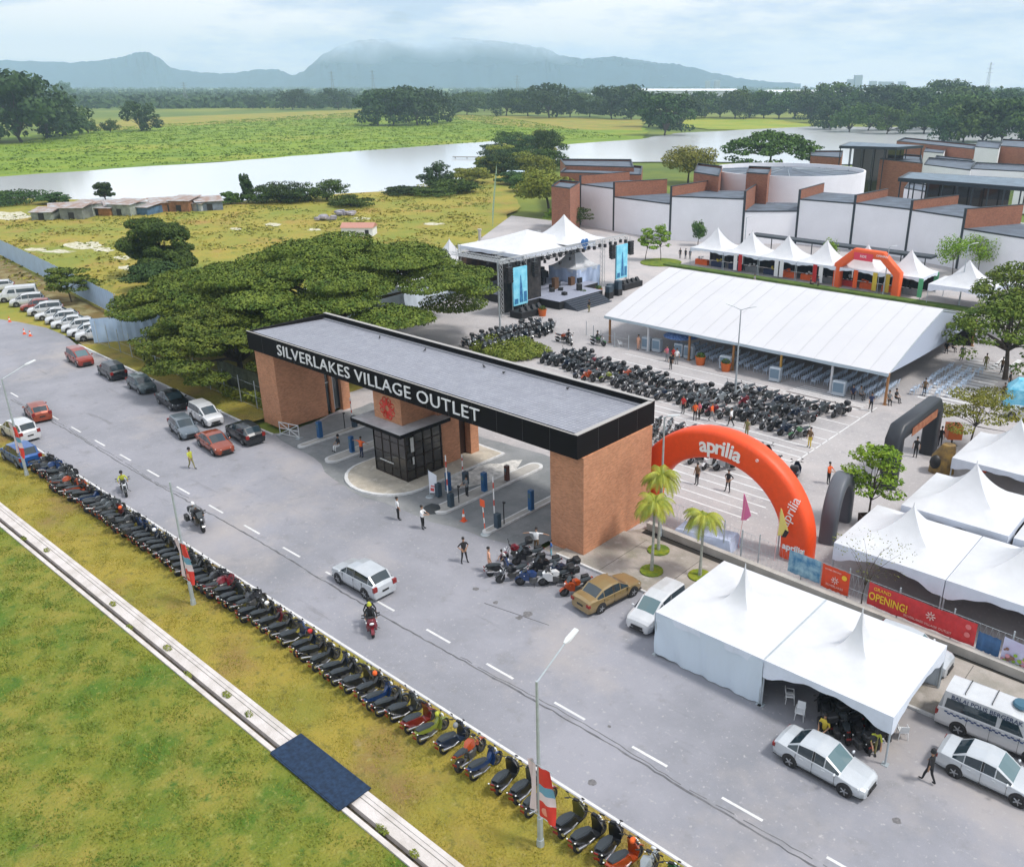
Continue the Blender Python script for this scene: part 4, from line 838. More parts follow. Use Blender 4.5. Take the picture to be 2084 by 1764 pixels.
for a, b in [((-1.1, 0, .1), (1.1, 0, 1.2)), ((-1.1, 0, 1.2), (1.1, 0, .1)), ((-1.1, 0, 0), (-1.1, 0, 1.25)), ((1.1, 0, 0), (1.1, 0, 1.25)), ((-1.1, 0, 1.2), (1.1, 0, 1.2)), ((-1.1, 0, .1), (1.1, 0, .1)), ((-1.1, 0, .65), (1.1, 0, .65)), ((0, 0, .1), (0, 0, 1.2))]: mb.tube(a, b, .035)
mb.build('frame', mat('white_frame', 0), r); [MB().box(q, q + .4, -.3, .3, 0, .05).build('foot', STEEL, r) for q in (-1.3, .9)]

# ================================================================== outlet buildings
WALLW = mat('white_render', (.82, .82, .86), .85, var=.05, vscale=.12); SLATE = mat('slate_roof', (.10, .125, .16), .8, var=.25, vscale=.35); TRIM = mat('dark_trim', (.025, .035, .045), .5)
UV = [gp(1158, 373, 9.0), gp(1182, 374, 8.8), (-114.3, 147.4), (-98.5, 145.3), (-85.1, 150.6), (-77.3, 157.6), (-66.5, 158.4), (-55.3, 156.4), (-45.0, 152.5), (-33.0, 148.3)]
def zat(p, py):
    lo, hi = 0., 40.
    for _ in range(40):
        m_ = (lo + hi) / 2; Y = -p[0] * sin(YAW) + p[1] * cos(YAW); z_ = m_ - H; fw = Y * cos(PITCH) - z_ * sin(PITCH); up_ = Y * sin(PITCH) + z_ * cos(PITCH)
        if CY - F * up_ / fw > py: lo = m_
        else: hi = m_
    return lo
# per block: photograph rows of the front top edge (left, right); per boundary on its right: row of the brick top, far end
UY = [(373, 386), (374, 386), (403, 414), (398, 408), (427, 434), (406, 415), (414, 427), (428, 444), (468, 486)]
UBR = [(358, (1260, 352)), (371.6, (1358, 365.5)), (380, (1441, 369)), (390, (1543, 374)), (387, (1691, 370)), (398, (1835, 379.6)), (409, (1981, 394)), (426, (2084, 417)), (466, (2200, 470))]
ULB = ['narrow white shop block at the left end of the saw-tooth row', 'tall white shop block beside the brick end wall, with dark roof', 'lower white shop block behind the three saplings, second in row', 'wide white shop block behind the first pagoda tent', 'lowest white shop block beneath the round drum building', 'white shop block behind the fourth pagoda tent', 'white shop block behind the orange far arch', 'white shop block left of the broad brick side wall', 'white shop block at the right edge behind the single pagoda']
prev_end = None
for i in range(9):
    A_ = Vector(UV[i]); B2 = Vector(UV[i + 1]); z = (zat(A_, UY[i][0]) + zat(B2, UY[i][1])) / 2; pz = zat(B2, UBR[i][0]); E2 = Vector(gp(*UBR[i][1], pz)); de = (E2 - B2)
    if de.length > 18 or i in (0, 8): E2 = B2 + (de.normalized() if i != 8 else Vector((.4, .92))) * 14
    E1 = prev_end or (A_ + (E2 - B2)); prev_end = E2; org = (A_ + B2) / 2
    u = empty('shop_block', (org.x, org.y, 0), 0, ULB[i], 'building', 'white saw-tooth shop blocks'); L_ = lambda p, q_: (p.x - org.x, p.y - org.y, q_)
    mb = MB(); mb.poly([L_(A_, -.4), L_(B2, -.4), L_(B2, z), L_(A_, z)]); mb.poly([L_(E1, 0), L_(E2, 0), L_(E2, z), L_(E1, z)]); mb.poly([L_(A_, -.4), L_(E1, -.4), L_(E1, z), L_(A_, z)]); mb.build('wall', WALLW, u)
    mb = MB(); mb.poly([L_(A_, z + .03), L_(B2, z + .03), L_(E2, z + .03), L_(E1, z + .03)]); mb.build('roof', SLATE, u)
    ds = (B2 - A_).normalized(); dn = Vector((ds.y, -ds.x)); w_ = ds * .3; bz0 = 0.
    mb = MB(); mb.loft([[L_(B2 - w_, bz0), L_(B2, bz0), L_(E2, bz0), L_(E2 - w_, bz0)], [L_(B2 - w_, pz), L_(B2, pz), L_(E2, pz), L_(E2 - w_, pz)]]); mb.build('side_wall', BRICK2, u)
    q = dn * .07; mb = MB()
    for p0, p1, z0, z1 in [(B2 - ds * .32, B2 + ds * .12, -.4, pz + .1), (A_ + ds * .14, B2 - ds * .33, z - .1, z + .14)] + ([(A_ - ds * .1, A_ + ds * .2, -.4, z + .1)] if i == 0 else []):
        mb.loft([[L_(p0 + q, z0), L_(p1 + q, z0), L_(p1 - q, z0), L_(p0 - q, z0)], [L_(p0 + q, z1), L_(p1 + q, z1), L_(p1 - q, z1), L_(p0 - q, z1)]])
    g_ = (E2 - B2).normalized() * .08; mb.loft([[L_(B2 - w_ + g_, pz + .003), L_(B2 + ds * .04 + g_, pz + .003), L_(E2 + ds * .04, pz + .003), L_(E2 - w_, pz + .003)], [L_(B2 - w_ + g_, pz + .12), L_(B2 + ds * .04 + g_, pz + .12), L_(E2 + ds * .04, pz + .12), L_(E2 - w_, pz + .12)]])
    mb.build('trim', TRIM, u)
def block(name, corners, z0, z1, wallm, label, cap=.25, roofm=None, group='outlet buildings behind the front row', capm=None):
    """corners: pixel points at height z1"""
    P_ = [Vector(gp(*c, z1)) for c in corners]; org = sum(P_, Vector((0, 0))) / len(P_)
    u = empty(name, (org.x, org.y, 0), 0, label, 'building', group)
    lo = [(p.x - org.x, p.y - org.y, z0) for p in P_]; hi = [(p.x - org.x, p.y - org.y, z1) for p in P_]; n = len(P_)
    mb = MB(); [mb.poly([lo[i], lo[(i + 1) % n], hi[(i + 1) % n], hi[i]]) for i in range(n)]; mb.build('wall', wallm, u)
    mb = MB(); mb.poly([(x, y, z1 - .3) for x, y, z in hi]); mb.build('roof', roofm or SLATE, u)
    mb = MB()
    for i in range(n):
        a, b = Vector(hi[i]), Vector(hi[(i + 1) % n]); a2 = a * .97; b2 = b * .97; a2.z = b2.z = z1
        mb.loft([[tuple(a + Vector((0, 0, .003))), tuple(b + Vector((0, 0, .003))), tuple(b2 + Vector((0, 0, .003))), tuple(a2 + Vector((0, 0, .003)))], [tuple(p + Vector((0, 0, cap))) for p in (a, b, b2, a2)]])
    mb.build('parapet', capm or TRIM, u); return u
block('shop_block', [(1122, 380), (1160, 385), (1180, 372), (1140, 368)], 0, 9.5, BRICK2, 'brick end block half hidden by the yellow-green tree')
block('shop_block', [(1140, 352), (1305, 357), (1308, 340), (1165, 330)], 0, 9.6, BRICK2, 'long stepped brick block by the water at the left end')
block('shop_block', [(1150, 338), (1290, 342), (1285, 326), (1140, 325)], 0, 10.2, BRICK2, 'upper brick tier with dark roof beside the lake inlet')
block('shop_block', [(1412, 352), (1463, 360), (1470, 340), (1420, 334)], 0, 11.5, BRICK2, 'brick block to the left of the round drum building')
block('shop_block', [(1519, 353), (1563, 356), (1570, 342), (1524, 340)], 0, 12.0, BRICK2, 'brick pylon block standing before the round drum building')
block('shop_block', [(1764, 322), (1878, 334), (1876, 318), (1770, 310)], 0, 9.5, BRICK2, 'brick block to the right of the drum, below the black pavilion')
block('shop_block', [(1880, 336), (1975, 348), (1985, 330), (1890, 322)], 0, 9.5, WALLW, 'white walled block with slate roof behind the long canopy')
block('shop_block', [(1650, 318), (1712, 322), (1716, 308), (1650, 308)], 0, 7.5, BRICK2, 'low brick block to the left of the black pavilion')
block('shop_block', [(1975, 345), (2110, 352), (2110, 338), (1985, 332)], 0, 9.5, WALLW, 'white block at the right edge above the long canopy')
block('shop_block', [(1825, 288), (1985, 305), (1990, 296), (1840, 281)], 0, 9, BRICK2, 'long brick block behind the black pavilion')
block('shop_block', [(1985, 300), (2033, 304), (2040, 292), (1990, 286)], 0, 10, WALLW, 'white block far back near the right edge')
block('shop_block', [(2034, 298), (2120, 304), (2120, 288), (2040, 284)], 0, 10, BRICK2, 'farthest brick block cut by the right edge')
block('shop_block', [(1880, 310), (1920, 313), (1925, 303), (1885, 300)], 0, 8, WALLW, 'small white block right of the black pavilion')
block('shop_block', [(1840, 384), (2000, 412), (2010, 396), (1850, 372)], 0, 8, WALLW, 'white walled block beneath the long dark canopy')
block('shop_block', [(1900, 330), (1975, 338), (1980, 326), (1905, 318)], 0, 8.4, WALLW, 'small white block behind the long canopy')
# round drum
c0 = gp(1602, 348, 10.5); d = empty('drum_building', (*c0, 0), 0, 'large round white drum building with shallow dark cone roof', 'building')
n = 64; R0 = 17.2
mb = MB(); mb.lathe([(R0, 0), (R0, 10.9), (R0 - .35, 10.9), (R0 - .35, 10.0)], n=n); mb.build('wall', WALLW, d, smooth=True)
mb = MB(); mb.lathe([(R0 - .35, 10.0), (2, 10.9), (0, 10.9)], n=24); mb.build('roof', SLATE, d)
mb = MB()
for i in range(12): a = i * pi / 6; mb.tube((cos(a) * 2, sin(a) * 2, 10.95), (cos(a) * (R0 - .4), sin(a) * (R0 - .4), 10.06), .12, n=4)
mb.build('roof_ridge', mat('roof_ridge', (.22, .26, .30), .6), d)
def pavilion(corners, z, label, legs=5):
    P_ = [Vector(gp(*c, z)) for c in corners]; org = sum(P_, Vector((0, 0))) / 4
    u = empty('pavilion', (org.x, org.y, 0), 0, label, 'pavilion'); L_ = lambda p, q: (p.x - org.x, p.y - org.y, q)
    mb = MB(); mb.loft([[L_(p, z - .7) for p in P_], [L_(p, z) for p in P_]]); mb.build('canopy', mat('canopy_dark', (.02, .03, .04), .5), u)
    mb = MB(); mb.poly([L_(p * .94 + org * .06, z + .01) for p in P_]); mb.build('roof', mat('canopy_grey', (.15, .20, .25), .7, var=.2, vscale=.5), u)
    mb = MB()
    for i in range(legs + 1):
        f = i / legs
        for a, b in ((P_[0], P_[1]), (P_[3], P_[2])): p = (a + (b - a) * f) * .96 + org * .04; mb = MB(); mb.tube(L_(p, 0), L_(p, z - .7), .14, n=6); mb.build('column', TRIM, u)
    I_ = [p * .6 + org * .4 for p in P_]
    mb = MB(); mb.loft([[L_(p, 0) for p in I_], [L_(p, z - .8) for p in I_]]); mb.build('glazing', mat('tinted_glass', 0), u)
pavilion([(1708, 297), (1826, 300), (1880, 296), (1730, 289)], 13, 'black flat-roofed pavilion with glazed core near the water')
pavilion([(1828, 362), (2120, 384), (2130, 366), (1850, 350)], 12, 'long dark canopy over the outlet court at the right edge', 9)
# covered walkway in front of the blocks
a = Vector(gp(1524, 477, 3.3)); b = Vector(gp(1895, 524, 3.3)); u = empty('covered_walkway', (*((a + b) / 2), 0), 0, 'long dark covered walkway along the white shop fronts', 'walkway')
dv = (b - a).normalized(); pv_ = Vector((-dv.y, dv.x)) * 2.6; og = (a + b) / 2; L_ = lambda p, q: (p.x - og.x, p.y - og.y, q)
mb = MB(); mb.loft([[L_(a, 3.0), L_(b, 3.0), L_(b + pv_, 3.0), L_(a + pv_, 3.0)], [L_(a, 3.35), L_(b, 3.35), L_(b + pv_, 3.35), L_(a + pv_, 3.35)]]); mb.build('roof', TRIM, u)
for i in range(9):
    p = a + (b - a) * ((i + .15) / 8.4) + pv_ * .15; mb = MB(); mb.tube(L_(p, 0), L_(p, 3.0), .09, n=8); mb.build('post', TRIM, u)
mb = MB(); mb.loft([[L_(a - dv * 8 + pv_ * .0, 0), L_(b + dv * 8, 0), L_(b + dv * 8 + Vector((0, .15)), 0), L_(a - dv * 8 + Vector((0, .15)), 0)], [L_(a - dv * 8, .02), L_(b + dv * 8, .02), L_(b + dv * 8 + Vector((0, .15)), .02), L_(a - dv * 8 + Vector((0, .15)), .02)]])

# ================================================================== tents
def canopy_mesh(w, d, ze, zp, ex=2.0, n=18, seg=6):
    """square tensile roof rising to a pole, one quarter per side, ridges to the corners"""
    mb = MB(); cor = [(-w / 2, -d / 2), (w / 2, -d / 2), (w / 2, d / 2), (-w / 2, d / 2)]; rings = []
    for j in range(n + 1):
        f = 1 - j / n; la = .2 if ex > 4.5 else (.42 if ex > 2.2 else .18); z = ze + (zp - ze) * (la * (1 - f) + (1 - la) * (1 - f) ** (ex * (1.5 if 2.2 < ex < 5 else 1.15))); r = []
        for c in range(4):
            a, b = cor[c], cor[(c + 1) % 4]
            for k in range(seg):
                q = k / seg; sag = -.10 * sin(pi * q) * (f * (1 - f) * 4)
                r.append(((a[0] + (b[0] - a[0]) * q) * max(f, .006), (a[1] + (b[1] - a[1]) * q) * max(f, .006), z + sag))
        rings.append(r)
    return mb.loft(rings, 0, caps=False)
def valance(mb, w, d, ze, drop, sides='fblr', amp=.18):
    cor = {'f': ((-w / 2, -d / 2), (w / 2, -d / 2)), 'r': ((w / 2, -d / 2), (w / 2, d / 2)), 'b': ((w / 2, d / 2), (-w / 2, d / 2)), 'l': ((-w / 2, d / 2), (-w / 2, -d / 2))}
    for s_ in sides:
        a, b = cor[s_]; n = 24; top = []; bot = []
        for i in range(n + 1):
            q = i / n; x, y = a[0] + (b[0] - a[0]) * q, a[1] + (b[1] - a[1]) * q
            dz = drop + amp * (abs(cos(pi * q)) ** 4) * 2.2 + .05 * sin(q * 30)
            wob = .03 * sin(q * 37); top.append((x, y, ze)); bot.append((x * (1 + wob / w), y * (1 + wob / d), ze - dz))
        mb.loft([top, bot], 0, caps=False, closed=False)
    return mb
VAL = mat('tent_skirt', (.66, .71, .80), .8, var=.06, vscale=1)
def pagoda(name, c, w, d, ze, zp, label, group=None, ex=2.0, sides='fblr', drop=.35, walls='', rz=0., amp=.18, wallm=None):
    r = empty(name, (*c, 0), rz, label, 'tent', group)
    cm = canopy_mesh(w, d, ze, zp, ex); cm.build('canopy', WHITE, r, smooth=50)
    mb = MB(); valance(mb, w, d, ze, drop, sides, amp); mb.build('skirt', VAL, r, smooth=60)
    mb = MB(); mb.tube((0, 0, zp - .25), (0, 0, zp + .22), .06, .02, 8); mb.build('finial', WHITE, r)
    for x in (-1, 1):
        for y in (-1, 1):
            mb = MB(); mb.tube((x * (w / 2 - .06), y * (d / 2 - .06), 0), (x * (w / 2 - .06), y * (d / 2 - .06), ze), .05, n=8); mb.cbox((x * (w / 2 - .06), y * (d / 2 - .06), .02), (.3, .3, .04)); mb.build('leg', STEEL, r)
    cor = {'f': ((-w / 2, -d / 2), (w / 2, -d / 2)), 'r': ((w / 2, -d / 2), (w / 2, d / 2)), 'b': ((w / 2, d / 2), (-w / 2, d / 2)), 'l': ((-w / 2, d / 2), (-w / 2, -d / 2))}
    for s_ in walls:
        a, b = cor[s_]; mb = MB(); n = 40; rows = []
        for j in range(9):
            z = .05 + (ze - .1) * j / 8; row = []
            for i in range(n + 1):
                q = i / n; nx, ny = (b[1] - a[1]), -(b[0] - a[0]); ln = sqrt(nx * nx + ny * ny); o_ = .04 * sin(q * 50 + j * .3) * (1 - j / 10) + .05 * sin(q * 13 + j * .9 + (8 - j) * q * 1.4)
                zz2 = z + (.55 * max(0, .25 - q) * (1 - j / 8) if s_ == 'f' else 0)
                row.append((a[0] + (b[0] - a[0]) * q + nx / ln * o_, a[1] + (b[1] - a[1]) * q + ny / ln * o_, zz2))
            rows.append(row)
        mb.loft(rows, 0, caps=False, closed=False); mb.build('side_curtain', wallm or mat('curtain', (.58, .66, .74), .8), r, smooth=70)
    return r
DKW = mat('shade_lining', (.035, .022, .020), .9, rgb2=(.012, .012, .02), vscale=1.2)  # dark cloth for back walls, standing in for the shade inside the tents
# near pair by the road
pagoda('tent', (-19.0, 36.35), 6.5, 7.0, 2.75, 5.15, 'white roadside tent closed by a draped side curtain', 'twin roadside tents', ex=9, walls='flb', sides='fr', amp=.05)
pagoda('tent', (-12.5, 36.35), 6.5, 7.0, 2.75, 5.15, 'white roadside tent with open dark front beside the police van', 'twin roadside tents', ex=9, walls='b', sides='frl', amp=.30)
mb = MB(); mb.box(-15.8, -15.7, 32.9, 39.8, 2.72, 2.76)
mb.build('tent_gutter', STEEL, None, label='grey gutter joining the two roadside tents', cat='gutter')
GT = 'white tents behind the banner fence'
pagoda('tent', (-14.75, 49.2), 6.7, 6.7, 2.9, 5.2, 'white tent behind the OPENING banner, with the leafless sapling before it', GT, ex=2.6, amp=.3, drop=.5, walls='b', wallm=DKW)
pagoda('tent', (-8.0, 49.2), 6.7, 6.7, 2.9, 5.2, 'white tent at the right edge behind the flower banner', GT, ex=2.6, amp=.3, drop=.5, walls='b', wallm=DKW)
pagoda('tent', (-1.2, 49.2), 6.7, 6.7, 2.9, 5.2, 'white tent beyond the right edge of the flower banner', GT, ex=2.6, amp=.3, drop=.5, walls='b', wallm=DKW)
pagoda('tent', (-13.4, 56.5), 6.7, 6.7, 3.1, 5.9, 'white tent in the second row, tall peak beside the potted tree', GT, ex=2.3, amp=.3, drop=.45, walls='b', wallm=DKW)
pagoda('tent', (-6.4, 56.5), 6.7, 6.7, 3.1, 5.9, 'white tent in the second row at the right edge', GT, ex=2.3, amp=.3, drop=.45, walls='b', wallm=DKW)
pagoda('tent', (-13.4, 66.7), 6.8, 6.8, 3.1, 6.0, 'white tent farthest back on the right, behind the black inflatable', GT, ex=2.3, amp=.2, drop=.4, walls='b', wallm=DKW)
GP = 'row of white pagoda tents before the shops'
for i in range(6):
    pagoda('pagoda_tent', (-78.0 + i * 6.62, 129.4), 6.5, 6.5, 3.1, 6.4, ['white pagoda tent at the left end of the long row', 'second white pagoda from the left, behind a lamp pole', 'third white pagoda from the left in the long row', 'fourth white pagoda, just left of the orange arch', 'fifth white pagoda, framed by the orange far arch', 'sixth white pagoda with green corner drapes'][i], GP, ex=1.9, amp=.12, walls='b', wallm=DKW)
pagoda('pagoda_tent', (-35.9, 127.0), 8.0, 7.0, 3.0, 6.3, 'single white pagoda tent right of the orange far arch', ex=1.8, amp=.2, drop=.5)
pagoda('pagoda_tent', (-28.0, 134.0), 8.0, 7.0, 3.0, 5.4, 'white pagoda half hidden by the trees at the right edge', ex=1.8)
pagoda('pagoda_tent', (-86.0, 101.2), 5.6, 5.6, 3.2, 6.6, 'white walled pagoda standing on the stage side', ex=1.9, walls='fr', wallm=mat('booth_panel', (.50, .60, .80), .8))
GB = 'white tents behind the rain tree'
pagoda('tent', (-100, 88.5), 8, 8, 3.2, 7.2, 'white peaked tent left of the stage beside a grey pole', GB, walls='fr'); pagoda('tent', (-97.5, 78), 8, 8, 3.2, 6.4, 'white tent seen through the right side of the rain tree', GB, walls='fr'); pagoda('tent', (-99.5, 68), 8, 8, 3.2, 6.4, 'white tent seen through the middle of the rain tree', GB, walls='fr'); pagoda('tent', (-104, 58), 8, 8, 3.2, 6.4, 'white tent seen through the left side of the rain tree', GB, walls='fr')
# the long marquee
mq = empty('marquee', (-45.5, 93, 0), 0, 'huge white marquee sheltering rows of pale blue chairs', 'marquee')
S0, S1, TA, TR, TB, ZE, ZR = -62.9, -28.1, 79.5, 93., 106.5, 3.25, 7.0
prof = []
for i in range(17):
    q = i / 16; t_ = TA + (TB - TA) * q; f = 1 - abs(q - .5) * 2; prof.append((t_, ZE + (ZR - ZE) * (f * .86 + .14 * sin(f * pi / 2)) + .10 * sin(f * pi)))
mb = MB(); rows = []
ns = 42
for i in range(ns + 1):
    s_ = S0 + (S1 - S0) * i / ns; fr_ = abs(((i / 7) % 1) - .5) * 2
    rows.append([(s_ + 45.5, t_ - 93, z - .07 * (1 - fr_) * (1 if 0 < j < 16 else 0)) for j, (t_, z) in enumerate(prof)])
mb.loft(rows, 0, caps=False, closed=False); rows2 = [[(x, y, z - .05) for x, y, z in r] for r in rows]
mb.build('roof', mat('marquee_pvc', (.575, .575, .60), .55, var=.02, vscale=.3), mq, smooth=60)
mb = MB()
for i in range(1, 18):
    s_ = S0 + (S1 - S0) * i / 18; mb.path([(s_ + 45.5, t_ - 93, z + .005) for t_, z in prof], .025, 4)
mb.build('seam', mat('seam_pale', (.50, .50, .53), .8), mq)
mb = MB(); mb.loft([[(S0 + 45.5 + (S1 - S0) * i / 40, TA - 93 - .02, ZE) for i in range(41)], [(S0 + 45.5 + (S1 - S0) * i / 40, TA - 93 - .03, ZE - .32 - .03 * sin(i * .8)) for i in range(41)]], caps=False, closed=False); mb.build('skirt', mat('skirt_grey', (.45, .55, .62), .7), mq)
mb = MB()
for s_, in ((S1 - .05,), (S0 + .05,)):
    top = [(s_ + 45.5, t_ - 93, z) for t_, z in prof]; bot = [(s_ + 45.5, t_ - 93, ZE - .05 - .35 * sin(pi * i / 16)) for i, (t_, z) in enumerate(prof)]
    if s_ > -50: mb.loft([top, bot], 0, caps=False, closed=False)
mb.build('gable', mat('gable_fabric', (.42, .47, .58), .8), mq)
mb = MB(); mb.box(S0 + 45.5, S1 + 45.5, 106.2 - 93, 106.3 - 93, 0, 3.2); mb.build('back_shade_lining', DKW, mq)  # dark sheet added to deepen the shade under the open marquee
WOOD = mat('post_wood', (.33, .16, .06), .6)
for i in range(7):
    s_ = -62.2 + i * 5.67
    for t_, in ((TA + .25,), (TB - .25,)):
        mb = MB(); mb.cbox((s_ + 45.5, t_ - 93, ZE / 2), (.2, .2, ZE)); mb.cbox((s_ + 45.5, t_ - 93, .03), (.4, .4, .06)); mb.build('post', [WOOD, WHITE, WOOD, WOOD, mat('post_yellow', (.45, .26, .06), .6), WHITE, WOOD][i], mq)
    mb = MB(); mb.path([(s_ + 45.5, t_ - 93, z - .18) for t_, z in prof[::2]], .09, 6); mb.build('rafter', STEEL, mq)

# ================================================================== chairs
CH = mat('chair_white', (.55, .66, .80), .5)
def chair_mesh():
    m = MB(); m.bbox(-.22, .22, -.22, .22, .42, .46, .02)
    m.loft([[(-.22, y, .46) for y in (-.21, .21)] + [(-.19, y, .46) for y in (.21, -.21)], [(-.30, y, .84) for y in (-.19, .19)] + [(-.27, y, .84) for y in (.19, -.19)]])
    for x in (-.2, .2):
        for y in (-.2, .2): m.tube((x * .95, y * .95, .42), (x * 1.1, y * 1.1, 0), .022, .018, 5)
    for y in (-.22, .22): m.tube((-.2, y, .66), (.16, y, .64), .02, n=5); m.tube((.16, y, .64), (.18, y, .44), .02, n=5)
    return m
chm = chair_mesh().mesh('plastic_chair', CH, 40); chw = chair_mesh().mesh('plastic_chair', mat('chair_plain', (.72, .74, .76), .4), 40)
GC = 'pale blue chairs set out in rows under the marquee'; rnd = random.Random(5); cnt = 0
for r_ in range(22):
    s_ = -53.0 + r_ * 1.12; nn = 7 if r_ < 16 else 9
    for k_ in range(nn):
        t_ = 80.9 + k_ * .62
        if rnd.random() < .04: continue
        solo('plastic_chair', chm, (s_ + rnd.uniform(-.06, .06), t_ + rnd.uniform(-.05, .05), .012), pi + rnd.uniform(-.08, .08), 'pale blue plastic chair in the rows filling the marquee', 'chair', GC)
for r_ in range(4):
    for k_ in range(14):
        s_ = -27.2 + r_ * 1.0; t_ = 84.5 + k_ * 1.0 + r_ * .5
        if rnd.random() < .18 or t_ > 96: continue
        solo('plastic_chair', chm, (s_ + rnd.uniform(-.1, .1), t_, .012), pi + rnd.uniform(-.2, .2), 'pale blue plastic chair outside the right gable of the marquee', 'chair', 'pale blue chairs outside the marquee gable')
for px, py, rz, lb in [(1607, 1428, .5, 'white plastic chair inside the open tent, left of its twin'), (1627, 1462, -1.3, 'white plastic chair at the mouth of the open tent'), (1835, 1500, 2.2, 'white plastic chair beside the right front tent leg'), (1262, 706, 1., 'white plastic chair by the left marquee post')]:
    solo('plastic_chair', chw, (*gp(px, py), .01), rz, lb, 'chair')
# coolers, tables and parasol along the marquee front
AC = mat('cooler_shell', (.42, .48, .54), .5); ACG = mat('cooler_grille', (.16, .24, .32), .5)
for i, (px, py, w_) in enumerate([(1316, 712, 1.1), (1337, 716, 1.1), (1382, 725, 1.1), (1402, 730, 1.1), (1476, 752, 1.3), (1577, 776, 1.2), (1706, 805, 1.3)]):
    s_, t_ = gp(px, py); r = empty('air_cooler', (s_, t_, 0), .1, ['grey air cooler by the left marquee post, left of a pair', 'grey air cooler by the left marquee post, right of a pair', 'grey air cooler beside the blue parasol, left of a pair', 'grey air cooler beside the blue parasol, right of a pair', 'grey air cooler next to the orange tubs', 'grey air cooler beside the yellow post', 'grey air cooler beside the last white post'][i], 'air cooler', 'air coolers along the marquee')
    mb = MB(); mb.bbox(-w_ / 2, w_ / 2, -.35, .35, .1, 1.55, .05); mb.build('housing', AC, r); mb = MB(); mb.box(-w_ * .4, w_ * .4, -.372, -.352, .45, 1.4); mb.build('grille', ACG, r)
    mb = MB(); [mb.disc((x, y, .06), .06, 8, 0, 'Y', .04) for x in (-w_ * .4, w_ * .4) for y in (-.28, .28)]; mb.build('castor', RUBBER, r)
ORG = mat('orange_plastic', (.55, .12, .02), .5)
for i, (px, py, lb) in enumerate([(1425, 742, 'orange planter tub under the marquee, left of a pair'), (1477, 755, 'orange planter tub under the marquee, right of a pair'), (1104, 643, 'orange planter tub at the left stage truss'), (1187, 608, 'orange planter tub at the right stage truss'), (1218, 600, 'orange planter tub beside the right video screen')]):
    s_, t_ = gp(px, py); r = empty('planter_tub', (s_, t_, 0), 0, lb, 'planter', 'orange planter tubs')
    mb = MB(); mb.lathe([(.45, 0), (.6, .95), (.55, .95), (.5, .8), (0, .8)], n=14); mb.build('pot', ORG, r, smooth=40)
    o = bpy.data.objects.new('plant', leaves('plant', [(0, 0, 1.05, .45, .45, .35)], 160, .10, foliage('tub', (.10, .16, .03), (.04, .08, .02)), 50 + i)); COL.objects.link(o); o.parent = r
s_, t_ = gp(1365, 725); r = empty('parasol', (s_, t_ + 2, 0), 0, 'blue parasol with white flecks under the marquee', 'parasol')
mb = MB(); mb.lathe([(2.1, 2.0), (1.4, 2.35), (.6, 2.6), (0, 2.7)], n=12); mb.build('canopy', mat('blue_canopy', (.03, .10, .38), .7, rgb2=(.25, .4, .7), vscale=6), r); mb = MB(); mb.tube((0, 0, 0), (0, 0, 2.65), .03); mb.build('pole', STEEL, r)
# ================================================================== stage
stg = empty('stage', (-84, 93, 0), 0, 'black concert stage with lattice trusses, white roof and drum riser', 'stage')
def sg_(name, mb, m, smooth=False, parent=None):
    o = mb.build(name, m, parent or stg, smooth)
    if parent is None: o.location = -Vector(stg.location)
    return o
TR_ = mat('truss_alloy', (.50, .52, .53), .4, .5); STB = mat('stage_black', (.012, .012, .014), .7)
mb = MB(); mb.box(-94, -81.2, 85.5, 101, 0, 1.15); mb.box(-81.2, -77.5, 88, 97.5, 0, 1.1); sg_('deck_skirt', mb, STB)
mb = MB(); mb.box(-94, -81.2, 85.5, 101, 1.155, 1.2); mb.box(-81.198, -77.5, 88, 97.5, 1.105, 1.15); sg_('deck', mb, mat('stage_deck', (.30, .32, .40), .6))
mb = MB()
for i in range(6): mb.box(-77.5 + i * .42, -77.08 + i * .42, 89, 96.5, 0, 1.0 - i * .17)
sg_('stairs', mb, mat('stair_dark', (.05, .06, .08), .6))
def truss(mb, a, b, w=.4):
    a = Vector(a); b = Vector(b); d = (b - a); L = d.length; q = d.to_track_quat('Z', 'Y'); c = [q @ Vector((x * w / 2, y * w / 2, 0)) for x, y in ((-1, -1), (1, -1), (1, 1), (-1, 1))]
    for v in c: mb.tube(a + v, b + v, .035, n=4)
    n = max(2, int(L / .6))
    for i in range(n):
        p0 = a + d * (i / n); p1 = a + d * ((i + 1) / n)
        for j in range(4): mb.tube(p0 + c[j], p1 + c[(j + 1) % 4], .018, n=3)
for s_, t_ in ((-81, 84.8), (-81, 101.8), (-94, 84.8), (-94, 101.8), (-80.8, 80.0), (-80.8, 107.6)):
    mb = MB(); truss(mb, (s_, t_, 0), (s_, t_, 7.6 if s_ < -80.9 else 7.3), .5); sg_('truss_tower', mb, TR_)
for a, b in [((-81, 80, 7.3), (-81, 107.6, 7.3)), ((-81, 84.8, 6.4), (-94, 84.8, 6.4)), ((-81, 101.8, 6.4), (-94, 101.8, 6.4)), ((-87, 84.8, 6.8), (-87, 101.8, 6.8)), ((-94, 84.8, 6.4), (-94, 101.8, 6.4))]:
    mb = MB(); truss(mb, a, b, .5); sg_('truss_beam', mb, TR_)
mb = MB(); mb.T = Matrix.Translation((-89.5, 94.5, 0)); 
m2 = canopy_mesh(13.5, 15.5, 7.0, 9.0, 1.25); m2.T = mb.T; o = m2.build('roof', WHITE, stg, smooth=50); o.location = (-5.5, 1.5, 0)
m2 = canopy_mesh(9, 9, 7.3, 10.8, 2.0); o = m2.build('roof', WHITE, stg, smooth=50); o.location = (-3.0, 7.0, 0)
mb = MB(); valance(mb, 13.5, 15.5, 7.0, .5, 'fblr', .1); o = mb.build('skirt', VAL, stg, smooth=60); o.location = (-5.5, 1.5, 0)
